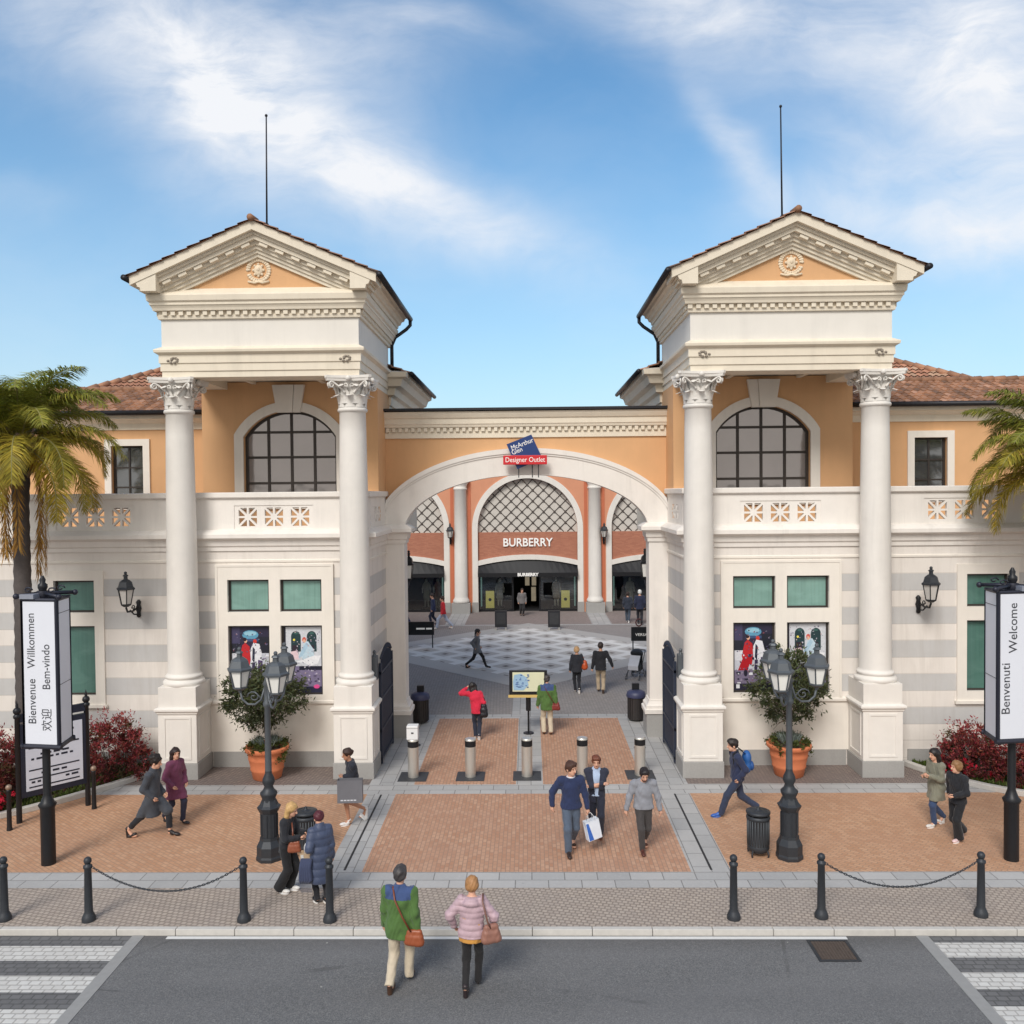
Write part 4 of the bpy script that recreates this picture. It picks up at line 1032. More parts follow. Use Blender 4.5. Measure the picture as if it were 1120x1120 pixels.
# open gate leaves
for sg, lb in ((-1, 'dark iron gate leaf with spear tops folded back on the left passage wall'), (1, 'dark iron gate leaf with spear tops folded back on the right passage wall')):
    x = ACX + sg * 3.93; G_ = thing('gate_leaf', lb, 'gate', (x, 24, 0), 0, 'open gate leaves')
    y0, y1 = 23.05, 25.0
    m = MB()
    for z in (.14, .9, 1.75, 2.45): m.box(x - .03, x + .03, y0, y1, z, z + .07)
    m.box(x - .04, x + .04, y0, y0 + .08, .05, 2.75); m.box(x - .04, x + .04, y1 - .08, y1, .05, 2.75)
    m.build('frame', M_NAVYIRON, G_)
    m = MB(); k = 0
    for y in np.arange(y0 + .16, y1 - .1, .125):
        top = 2.75 + .22 * math.sin(math.pi * (y - y0) / (y1 - y0)); m.tube([(x, y, .14), (x, y, top)], .016, 6); m.lathe([(.0, 0), (.04, .05), (.0, .18)], (x, y, top), 6)
    m.build('bars', M_NAVYIRON, G_)
    m = MB(); m.box(x - .008, x + .008, y0 + .08, y1 - .08, .16, 2.4); m.build('backing_sheet', mat('gate_sheet', S(46, 52, 68), .5, .3, var=.2, scale=4), G_)
    P_ = thing('gate_motor', f'grey gate control post fixed at the {"left" if sg < 0 else "right"} passage corner', 'gate post', (x, 22.9, 0), 0, 'gate control posts')
    m = MB(); m.box(x + sg * .03, x + sg * .2, 22.72, 22.95, 2.36, 3.0); m.lathe([(.05, 0), (.03, .06), (.05, .1), (.01, .16)], (x + sg * .11, 22.83, 3.0), 8); m.build('box', M_IRONG, P_, bevel=.01)
    m = MB(); m.box(x + sg * .10, x + sg * .16, 22.96, 23.03, 0.02, 3.02); m.build('post', M_IRON, P_)

# map board
MBd = thing('map_board', 'site map board on a slim dark post in the middle of the passage', 'map board', (-.09, 26.1, 0))
m = MB(); m.box(-.63, .51, 26.0, 26.1, 1.16, 1.93); m.build('panel', M_BLACK, MBd, bevel=.01)
m = MB(); m.box(-.53, .42, 25.985, 26.0, 1.30, 1.88); 
mapf = m.build('map_face', mat('map_cream', S(214, 216, 186), .5, var=.08, scale=4), MBd)
m = MB(); rng = random.Random(4)
m.plate([(-.5, 1.34), (-.2, 1.34), (-.05, 1.5), (-.1, 1.72), (-.28, 1.84), (-.48, 1.8), (-.52, 1.6)], [], 25.978, 25.984, False); m.build('map_blue_area', mat('map_blue', S(150, 184, 212), .5, var=.1), mapf)
m = MB()
for i in range(26):
    x, z = -.45 + .4 * rng.random(), 1.38 + .42 * rng.random(); a = .02 + .05 * rng.random(); m.box(x, x + a, 25.972, 25.977, z, z + .012 + .03 * rng.random())
m.build('map_blocks', mat('map_dark', S(92, 120, 170), .5), mapf)
m = MB(); m.box(-.66, .54, 25.97, 26.0, 1.12, 1.2); m.build('yellow_strip', mat('map_strip', S(206, 178, 108), .5), MBd)
m = MB(); m.lathe([(.075, .7), (.075, 1.16)], (-.06, 26.1, 0), 12); m.lathe([(.03, .02), (.03, .7)], (-.06, 26.1, 0), 10); m.lathe([(.16, .004), (.16, .03)], (-.06, 26.1, 0), 16); m.build('post', M_BLACK, MBd)

# signs in the courtyard
for x, y, w, h, z0, txt, lb, tx in ((-5.25, 40.6, 1.5, .62, .62, None, 'low black name board seen past the left arch pier', 0), (5.2, 38.6, 1.36, .62, .62, 'VERSACE', 'low black name board reading VERSACE past the right arch pier', 0)):
    B = thing('name_board', lb, 'sign', (x, y, 0), 0, 'low black courtyard boards')
    m = MB(); m.box(x - w / 2, x + w / 2, y, y + .12, z0, z0 + h); m.build('board', M_BLACK, B, bevel=.01)
    m = MB(); m.box(x - w / 2 + .05, x - w / 2 + .1, y + .03, y + .09, 0.01, z0); m.box(x + w / 2 - .1, x + w / 2 - .05, y + .03, y + .09, 0.01, z0); m.build('legs', M_IRON, B)
    if txt: text('lettering', txt, .165, M_TXTW, B, face_cam((x - .12, y - .006, z0 + .28)), .003, sx=1.15).matrix_parent_inverse = B.matrix_basis.inverted()
    else:
        m = MB()
        for a, b in ((-.08, .32), (.38, .66)): m.box(x + a, x + b, y - .006, y, z0 + .26, z0 + .34)
        m.build('lettering', M_TXTW, B)
m = MB(); m.smooth = True
m.tube([(4.86 + .13 * math.cos(R(a)), 38.66, 1.44 + .16 * math.sin(R(a))) for a in range(30, 340, 22)], .03, 6)
tag(m.build('sign_emblem', mat('dark_red_paint', S(78, 34, 34), .6)), 'small dark red ring emblem standing on the right black board', 'emblem')
AB = None
for x, y, lb in ((-1.52, 45.9, 'dark display board on feet left of the shop door'), (1.29, 45.8, 'dark display board on feet right of the shop door')):
    B = thing('display_board', lb, 'display board', (x, y, 0), 0, 'display boards before the shop')
    m = MB(); m.box(x - .32, x + .32, y - .06, y + .06, .14, 1.02); m.build('panel', mat('board_black', S(40, 40, 44), .4, var=.3, scale=5), B, bevel=.01)
    m = MB(); m.box(x - .24, x + .24, y - .075, y - .062, .3, .9); m.build('face', mat('board_face', S(58, 58, 60), .4, var=.4, scale=8), B)
    m = MB(); m.box(x - .3, x - .22, y - .2, y + .2, 0.012, .14); m.box(x + .22, x + .3, y - .2, y + .2, 0.012, .14); m.build('feet', M_STEEL, B)

# outlet sign on the arch
SG = thing('arch_sign', 'tilted blue square sign with red band on the crown of the arch', 'sign', (ACX, 25.5, 8.3))
blue = mat('sign_blue', S(32, 60, 118), .4, var=.06); red = mat('sign_red', S(206, 40, 48), .4, var=.05)
q = [(-.63, 8.70), (.10, 8.98), (.42, 8.27), (-.32, 7.97)]
m = MB(); m.plate(q, [], 25.48, 25.56); sp_ = m.build('blue_panel', blue, SG)
m = MB(); m.box(-.73, .55, 25.38, 25.5, 8.10, 8.37); rb = m.build('red_band', red, SG, bevel=.01)
ti = math.atan2(.28, .73)
for s_, x, z, sz in (('McArthur', -.175, 8.70, .2), ('Glen', -.325, 8.50, .2)):
    o = text('lettering', s_, sz, M_TXTW, sp_, face_cam((x, 25.474, z), -ti * -1 if False else ti), .003, sx=.86)
o = text('lettering', 'Designer Outlet', .205, M_TXTW, rb, face_cam((-.09, 25.374, 8.235)), .004, sx=.86)
m = MB(); 
for x, z in ((-.28, 8.0), (.12, 8.15), (.3, 8.12)): m.tube([(x, 25.53, z), (x, 25.53, 7.72)], .014, 6)
m.tube([(-.28, 25.53, 7.9), (-.28, 25.8, 7.9)], .012, 6); m.tube([(.12, 25.53, 7.9), (.12, 25.8, 7.9)], .012, 6)
m.build('supports', M_IRON, SG)

# banner posts with three hanging panels
M_BANNER = mat('banner_white', S(222, 224, 232), .5, var=.03, scale=1)
M_BFRAME = mat('banner_frame', S(44, 46, 58), .45, .3, var=.15)
M_LETTER = mat('grey_lettering', S(58, 60, 66), .6)
def banner(cx, cy, s, label, lines):
    B = thing('banner_post', label, 'banner post', (cx, cy, 0), 0, 'welcome banner posts')
    m = MB(); m.smooth = True; m.lathe([(.135, 0), (.135, 1.12), (.15, 1.15), (.17, 1.2), (.12, 1.26), (.085, 1.36), (.075, 1.4), (.07, 5.45), (.09, 5.5), (.09, 5.56), (.05, 5.6), (.06, 5.66), (.02, 5.74)], (cx, cy, 0), 20); m.build('post', M_BLACK, B)
    F = [(-.31, -.2), (.42, -.3), (.33, .35)]            # panel corners in plan (for the left post)
    F = [(p[0] * s * -1, p[1]) for p in F]
    pts = [Vector((cx + p[0], cy + p[1], 0)) for p in F]
    zb, zt = 2.47, 5.26
    for i, (a, b, nm) in enumerate(((pts[0], pts[1], 'front_panel'), (pts[1] + (pts[2] - pts[1]) * .1, pts[2], 'side_panel'), (pts[2], pts[0], 'rear_panel'))):
        d = (b - a).normalized(); n = Vector((d.y, -d.x, 0)) * (1 if s < 0 else -1)
        if n.dot((a + b) / 2 - Vector((cx, cy, 0))) < 0: n = -n
        L_ = (b - a).length
        def P_(t, o, z): return a + d * t + n * o + Vector((0, 0, z))
        m = MB(); vs = [P_(t, o, z) for z in (zb, zt) for t, o in ((.03, -.01), (L_ - .03, -.01), (L_ - .03, .012), (.03, .012))]
        m.add(vs, [(0, 1, 2, 3), (4, 5, 6, 7), (0, 1, 5, 4), (1, 2, 6, 5), (2, 3, 7, 6), (3, 0, 4, 7)])
        pn = m.build(nm, M_BANNER, B)
        m = MB()
        for t in (0, L_): m.tube([P_(t, 0, zb - .06), P_(t, 0, zt + .05)], .028, 6)
        m.tube([P_(0, 0, zt + .03), P_(L_, 0, zt + .03)], .035, 6); m.tube([P_(-.06, 0, zb - .05), P_(L_ + .06, 0, zb - .05)], .05, 8)
        if i == 1:
            for z in (3.62, 5.02): m.tube([P_(.03, .014, z), P_(L_ - .03, .014, z)], .006, 4)
        m.build('frame', M_BFRAME, pn)
    m = MB(); m.smooth = True
    for p in pts:
        q = Vector((cx, cy, 0)) + (p - Vector((cx, cy, 0))) * 1.25
        m.tube([(cx, cy, 5.4), (q.x, q.y, 5.36)], .04, 7); m.tube([(cx, cy, zb - .12), (p.x, p.y, zb - .08)], .04, 7); m.ball((q.x, q.y, 5.36), .06, 8, 6)
        mid = Vector((cx, cy, 0)).lerp(q, .55); m.tube([(mid.x + .09 * math.cos(k * .7) * (1 - k / 12), mid.y, 5.47 + .06 * math.sin(k * .7) * (1 - k / 12)) for k in range(10)], .016, 5)
    m.lathe([(.11, 5.30), (.13, 5.36), (.11, 5.44)], (cx, cy, 0), 12)
    m.build('bracket', M_BFRAME, B)
    m = MB(); d = (pts[1] - pts[0]).normalized(); dz = Vector((0, 0, 1)); n = Vector((d.y, -d.x, 0)); n = -n if n.y > 0 else n
    vs = [pts[0] + d * a + n * o + Vector((0, 0, z)) for z in (5.31, 5.40) for a, o in ((0, .06), (.3, .06), (.3, -.25), (0, -.25))]
    m.add(vs, [(0, 1, 2, 3), (4, 5, 6, 7), (0, 1, 5, 4), (1, 2, 6, 5), (2, 3, 7, 6), (3, 0, 4, 7)]); m.build('top_cap', mat('cap_grey', S(150, 154, 166), .5, .3), B)
    # vertical lettering reads upwards
    a, b = (pts[0], pts[1]) if s < 0 else (pts[1], pts[0])
    d = (b - a); ang = math.atan2(d.y, d.x); L_ = d.length; d.normalize(); n = Vector((d.y, -d.x, 0))
    n = -n if n.y > 0 else n
    for body, u, z, size, ln in lines:
        p = a + d * (u * L_) + n * .016
        o = text('lettering', body, size, M_LETTER, B, Matrix.Identity(4), .001, 'CENTER')
        xs = [v.co.x for v in o.data.vertices]; xm = (max(xs) + min(xs)) / 2
        o.data.transform(face_cam((p.x, p.y, z), R(90), ang) @ Matrix.Diagonal((ln / (max(xs) - min(xs)), 1, 1, 1)) @ Matrix.Translation((-xm, 0, 0)))
        o.matrix_parent_inverse = B.matrix_basis.inverted()
banner(-9.60, 16.92, -1, 'left white banner post with words reading Bienvenue and Willkommen', [('Bienvenue', .27, 3.31, .24, .87), ('Willkommen', .27, 4.49, .24, 1.07), ('欢迎', .70, 2.95, .24, .43), ('Bem-vindo', .70, 3.99, .24, .87)])
banner(9.40, 17.05, 1, 'right white banner post with words reading Benvenuti and Welcome', [('Benvenuti', .20, 3.44, .25, .97), ('Welcome', .40, 4.6, .25, .96)])

# directory board by the left hedge
DB = thing('directory_board', 'large white directory board between two navy posts before the red hedge', 'directory board', (-11.0, 19.6, 0))
pa, pb = Vector((-11.45, 19.05, 0)), Vector((-10.46, 20.15, 0)); d = (pb - pa).normalized(); n = Vector((d.y, -d.x, 0)); n = -n if n.y > 0 else n; L_ = (pb - pa).length
def dbx(mb, t0, t1, o0, o1, z0, z1):
    vs = [pa + d * t + n * o + Vector((0, 0, z)) for z in (z0, z1) for t, o in ((t0, o0), (t1, o0), (t1, o1), (t0, o1))]
    mb.add(vs, [(3, 2, 1, 0), (4, 5, 6, 7), (0, 1, 5, 4), (1, 2, 6, 5), (2, 3, 7, 6), (3, 0, 4, 7)])
M_NAVY = mat('navy_paint', S(34, 38, 54), .45, .1, var=.15)
for p in (pa, pb):
    m = MB(); m.smooth = True; m.lathe([(.06, 0), (.055, 2.35), (.08, 2.37), (.08, 2.42), (.05, 2.45)], (p.x, p.y, 0), 14); m.ball((p.x, p.y, 2.52), .085, 12, 8); m.lathe([(.03, 2.58), (.035, 2.64), (.0, 2.76)], (p.x, p.y, 0), 8); m.build('post', M_BLACK, DB)
m = MB(); dbx(m, .04, L_ - .04, -.05, .05, .55, 2.2); dbx(m, .04, L_ - .04, -.04, .04, 2.26, 2.44); m.build('frame', M_NAVY, DB)
m = MB(); dbx(m, .14, L_ - .12, .05, .06, .68, 2.08); fc = m.build('face', mat('directory_face', S(214, 217, 228), .5, var=.04), DB)
m = MB(); rng = random.Random(11)
for z, h in ((1.62, .035), (1.12, .03), (.92, .03), (.74, .03)): dbx(m, .2, L_ - .2, .06, .064, z, z + h)
for z in (2.0, 1.9, 1.75, 1.45, 1.36, 1.02, .84):
    t = .25
    while t < L_ - .35:
        w = .06 + .1 * rng.random(); 
        if rng.random() < .7: dbx(m, t, t + w, .06, .063, z, z + .045)
        t += w + .05
m.build('printed_lines', M_NAVY, fc)
for x, y, lb in ((-10.20, 19.92, 'slim black post with a pale knob right of the directory board'), (-11.42, 18.98 - .35, 'slim black post with a pale knob left of the directory board'), (-12.25, 18.5, 'slim black post with a pale knob at the left frame edge')):
    B = thing('edging_post', lb, 'post', (x, y, 0), 0, 'slim posts along the planting bed')
    m = MB(); m.smooth = True; m.lathe([(.06, 0), (.055, .06), (.05, .1), (.045, .86), (.055, .88), (.04, .9)], (x, y, 0), 12); m.build('post', M_BLACK, B)
    m = MB(); m.smooth = True; m.ball((x, y, .95), .065, 10, 7); m.build('knob', mat('knob_bronze', S(150, 128, 112), .5, .4), B)

# posters behind the lower tower windows
def poster(x0, x1, kind, label):
    z0, z1, y = 1.93, 3.80, 23.07; w = x1 - x0; h = z1 - z0
    P_ = thing('window_poster', label, 'poster', ((x0 + x1) / 2, y, z0), 0, 'large printed posters in the tower windows')
    window_rect(P_, None, x0, x1, z0, z1, 23.05, mat('poster_back', S(60, 58, 70), .4), name='frame')
    lay = [0]
    def shp(col, pts, nm=None):
        lay[0] = min(lay[0] + 1, 400); m = MB(); m.plate([(x0 + .05 + a * (w - .1), z0 + .05 + b * (h - .1)) for a, b in pts], [], 23.0785 - lay[0] * .00012, 23.079, False)
        parts.setdefault(col, []).append(m)
    def ell(col, cx, cy, rx, ry, n=14, rot=0): shp(col, [(cx + rx * math.cos(2 * math.pi * i / n) * math.cos(rot) - ry * math.sin(2 * math.pi * i / n) * math.sin(rot), cy + (rx * math.cos(2 * math.pi * i / n) * math.sin(rot) + ry * math.sin(2 * math.pi * i / n) * math.cos(rot)) * w / h * 1.0) for i in range(n)])
    parts = {}; rng = random.Random(kind + int(x0 * 7))
    bx_ = lambda col, a, b, c, d: shp(col, [(a, c), (b, c), (b, d), (a, d)])
    if kind == 0:
        bx_((48, 44, 66), 0, 1, .35, 1); bx_((196, 198, 208), 0, 1, .25, .62); bx_((122, 112, 136), 0, 1, 0, .3)
        bx_((70, 66, 96), 0, .22, .62, 1); ell((96, 156, 186), .5, .88, .22, .12); ell((150, 196, 214), .5, .9, .17, .06); bx_((60, 82, 120), .3, .72, .78, .82)
        bx_((36, 38, 50), .0, .25, .6, .75); bx_((36, 38, 50), .72, 1, .6, .85); bx_((214, 214, 220), .02, .3, .45, .6)
        shp((190, 40, 46), [(.24, .42), (.2, .52), (.28, .72), (.36, .76), (.48, .7), (.5, .5), (.46, .38)]); shp((176, 30, 40), [(.1, .3), (.24, .5), (.44, .48), (.36, .3)])
        ell((226, 176, 150), .37, .79, .045, .055); ell((50, 30, 34), .35, .81, .05, .05); ell((206, 60, 50), .62, .78, .05, .06)
        shp((226, 226, 232), [(.52, .46), (.5, .66), (.58, .76), (.74, .74), (.8, .6), (.76, .44)]); shp((36, 42, 62), [(.54, .5), (.56, .7), (.62, .66), (.6, .44)]); shp((70, 50, 96), [(.68, .3), (.7, .5), (.82, .48), (.8, .28)])
        shp((60, 52, 80), [(.52, .22), (.54, .46), (.62, .46), (.6, .2)]); ell((40, 38, 54), .3, .26, .05, .09)
        for i in range(90): ell([(120, 116, 134), (70, 62, 92), (150, 140, 160), (40, 40, 58), (140, 80, 86), (96, 90, 122)][rng.randrange(6)], *(lambda a, b: (a, b))(.04 + rng.random() * .92, .12 + rng.random() * .8), .008 + .02 * rng.random(), .006 + .02 * rng.random(), 6, rng.random() * 3)
        for i in range(26): a, b = rng.random() * .9, rng.random() * .55; bx_([(224, 224, 230), (70, 62, 92), (150, 140, 160), (40, 40, 58)][i % 4], a, a + .03 + .07 * rng.random(), b, b + .01 + .03 * rng.random())
        bx_((40, 40, 58), 0, 1, 0, .1); bx_((222, 224, 230), .05, .14, .03, .09)
    else:
        bx_((206, 208, 214), 0, 1, .4, 1); bx_((128, 118, 148), 0, 1, 0, .4)
        for cx in (.32, .74): ell((36, 60, 64), cx, .85, .13, .14, 18); bx_((36, 60, 64), cx - .13, cx + .13, .62, .85); ell((60, 96, 92), cx, .9, .06, .03); bx_((52, 40, 52), cx - .1, cx + .06, .56, .72)
        bx_((40, 38, 50), .0, .05, .4, 1); shp((188, 208, 220), [(.5, .46), (.46, .6), (.52, .74), (.64, .78), (.78, .66), (.82, .48), (.7, .42)]); shp((168, 196, 214), [(.36, .5), (.5, .56), (.66, .72), (.6, .76), (.46, .64)])
        ell((206, 96, 86), .54, .80, .055, .07); ell((226, 178, 150), .54, .78, .04, .045); shp((226, 200, 206), [(.14, .5), (.18, .62), (.36, .64), (.4, .5)]); ell((240, 216, 90), .27, .8, .03, .03)
        shp((232, 232, 238), [(.2, .44), (.5, .46), (.7, .4), (.9, .44), (.98, .56), (.8, .56), (.5, .5)]); bx_((36, 36, 52), .4, 1, .34, .4)
        for i in range(90): ell([(168, 164, 176), (160, 150, 176), (132, 126, 146), (206, 202, 212), (152, 160, 168), (190, 170, 172)][rng.randrange(6)], .03 + rng.random() * .94, .1 + rng.random() * .86, .007 + .018 * rng.random(), .006 + .018 * rng.random(), 6, rng.random() * 3)
        for i in range(34): a, b = rng.random() * .94, rng.random() * .34; bx_([(100, 92, 122), (160, 150, 176), (70, 64, 92), (186, 180, 198)][i % 4], a, a + .02 + .05 * rng.random(), b, b + .01 + .02 * rng.random())
        bx_((44, 46, 70), 0, 1, 0, .09); ell((226, 84, 150), .86, .09, .08, .05); bx_((226, 226, 232), .1, .4, .04, .05)
    allm = MB(); mats = []
    for i, (col, ms) in enumerate(parts.items()):
        mats.append(mat('print_%d_%d_%d' % col, S(*col), .35, var=.22, scale=18))
        for m in ms:
            b = len(allm.v); allm.v += m.v; allm.f += [tuple(b + k for k in f) for f in m.f]; allm.m += [i] * len(m.f); allm.c += [None] * len(m.f); allm.sm += [False] * len(m.f)
    o = allm.build('print', mats, P_, fix=False)
for cx, side in ((CXL, 'left'), (CXR, 'right')):
    poster(cx - 1.26, cx - .15, 0, f'poster of people in red and white clothes, left lower window of the {side} tower')
    poster(cx + .15, cx + 1.26, 1, f'poster of a seated person in pale blue, right lower window of the {side} tower')
# ---------------------------------------------------------------- planting
M_OLIVE = m_leaf('olive_leaves', S(84, 92, 66)); M_RED = m_leaf('red_shrub_leaves', S(134, 66, 68)); M_PALM = m_leaf('palm_leaflets', S(150, 144, 66), .35)
M_GREEN = m_leaf('trailing_leaves', S(78, 88, 48)); M_SILVER = m_leaf('silver_leaves', S(128, 138, 132)); M_DEAD = m_leaf('dry_fronds', S(168, 132, 70))
M_FLOW = m_leaf('red_flowers', S(196, 40, 64))
def leafquad(mb, c, d, n, L, W, col):
    d = d.normalized(); s = d.cross(n)
    if s.length < 1e-4: s = d.cross(Vector((1, .3, .2)))
    s.normalize(); nn = s.cross(d)
    mb.col = col
    mb.add([c, c + d * L * .45 + s * W * .5 + nn * L * .05, c + d * L, c + d * L * .45 - s * W * .5 + nn * L * .05], [(0, 1, 2, 3)])
def rvec(rng):
    while True:
        v = Vector((rng.uniform(-1, 1), rng.uniform(-1, 1), rng.uniform(-1, 1)))
        if .05 < v.length < 1: return v.normalized()

def potted_tree(cx, cy, seed, plabel, tlabel, ulabel, slabel, H, crown, tilt=0):
    rng = random.Random(seed)
    P = thing('terracotta_pot', plabel, 'plant pot', (cx, cy, 0), 0, 'terracotta pots before the towers')
    m = MB(); m.smooth = True
    m.lathe([(.33, 0), (.36, .02), (.40, .22), (.425, .25), (.41, .28), (.46, .5), (.475, .53), (.465, .56), (.49, .70), (.55, .73), (.56, .80), (.55, .83), (.50, .83), (.49, .78), (.1, .74), (0.01, .74)], (cx, cy, 0), 36, cap=False); m.build('body', M_TERRA, P)
    m = MB(); m.lathe([(.48, .72), (.3, .79), (.01, .8)], (cx, cy, 0), 20, cap=False); m.build('soil', M_SOIL, P)
    T = thing('olive_tree', tlabel, 'small tree', (cx, cy, .78), 0, 'small round trees in pots')
    m = MB(); m.smooth = True
    base = Vector((cx, cy, .75)); top = Vector((cx + tilt, cy, 1.45))
    m.tube([base, base.lerp(top, .35) + Vector((.03, 0, 0)), base.lerp(top, .7) - Vector((.02, .02, 0)), top], [.05, .042, .036, .032], 8)
    tips = []
    for k in range(16):
        a = rng.uniform(0, 6.28); el = rng.uniform(-.15, 1.35); d = Vector((math.cos(a) * math.cos(el), math.sin(a) * math.cos(el), math.sin(el)))
        L = rng.uniform(.5, .95); st = base.lerp(top, rng.uniform(.75, 1.0)); pts = [st + d * L * t + Vector((0, 0, .12 * math.sin(t * 3))) + rvec(rng) * .04 * t for t in (0, .35, .7, 1)]
        m.tube(pts, [.022, .015, .01, .005], 5); tips.append(pts)
    m.build('trunk', M_WOOD, T)
    m = MB(); C = Vector((cx + tilt, cy, crown[2])); rx, rz = crown[0], crown[1]
    clumps = []
    for k in range(150):
        while True:
            q = Vector((rng.uniform(-1, 1), rng.uniform(-1, 1), rng.uniform(-1, 1)))
            if q.length < 1: break
        q = q * (1.0 + rng.uniform(-.05, .18)) if q.length > .6 else q
        clumps.append((C + Vector((q.x * rx, q.y * rx * .85, q.z * rz * (1.0 if q.z > 0 else .85))), q))
    for c, q in clumps:
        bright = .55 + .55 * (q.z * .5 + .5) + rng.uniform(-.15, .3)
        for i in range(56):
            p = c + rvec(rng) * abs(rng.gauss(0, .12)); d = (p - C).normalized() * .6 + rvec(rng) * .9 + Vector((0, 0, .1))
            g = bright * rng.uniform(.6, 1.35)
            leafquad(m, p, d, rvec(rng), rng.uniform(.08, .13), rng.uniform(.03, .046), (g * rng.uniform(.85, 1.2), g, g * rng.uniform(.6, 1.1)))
    for k in range(40):     # loose outer twigs
        d = rvec(rng); d.z = d.z * .8 + .1; p0 = C + Vector((d.x * rx, d.y * rx * .85, d.z * rz)) * .9
        for i in range(14):
            p = p0 + d * (.022 * i) + Vector((0, 0, -.0008 * i * i)); g = rng.uniform(.6, 1.2)
            leafquad(m, p, d * .7 + rvec(rng) * .8, rvec(rng), rng.uniform(.06, .1), .022, (g, g, g * .85))
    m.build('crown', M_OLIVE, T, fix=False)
    U = MB(); ck = []
    for k in range(60):
        a = rng.uniform(0, 6.28); r = rng.uniform(.28, .56); drop = rng.random() ** 2 * .34 if r > .46 else -.06
        c = Vector((cx + r * math.cos(a), cy + r * math.sin(a), .86 - drop)); 
        for i in range(46):
            p = c + rvec(rng) * abs(rng.gauss(0, .055)); g = rng.uniform(.45, 1.3); leafquad(U, p, rvec(rng) + Vector((math.cos(a) * .4, math.sin(a) * .4, 0)), rvec(rng), rng.uniform(.04, .07), .03, (g * 1.05, g, g * .7))
    tag(U.build('trailing_plant', M_GREEN, None, fix=False), ulabel, 'pot plant', 'trailing plants in the pots')
    U = MB()
    for k in range(130):
        a = rng.uniform(0, 6.28); r = rng.uniform(.05, .3); d = Vector((math.cos(a) * rng.uniform(.2, .9), math.sin(a) * rng.uniform(.2, .9), 1)); p = Vector((cx + r * math.cos(a), cy + r * math.sin(a), .82))
        g = rng.uniform(.6, 1.3); leafquad(U, p, d, rvec(rng), rng.uniform(.2, .36), .035, (g, g, g))
    tag(U.build('silver_plant', M_SILVER, None, fix=False), slabel, 'pot plant', 'silvery plants in the pots')
potted_tree(-6.80, 22.12, 3, 'terracotta pot standing before the left tower window', 'small dark olive tree growing in the left terracotta pot', 'green plant trailing over the rim of the left pot', 'silvery spiky plant at the foot of the left potted tree', 2.9, (.98, .74, 2.05), -.03)
potted_tree(6.60, 22.2, 8, 'terracotta pot standing before the right tower window', 'small dark olive tree growing in the right terracotta pot', 'green plant trailing over the rim of the right pot', 'silvery spiky plant at the foot of the right potted tree', 3.2, (.88, .9, 2.25), .02)

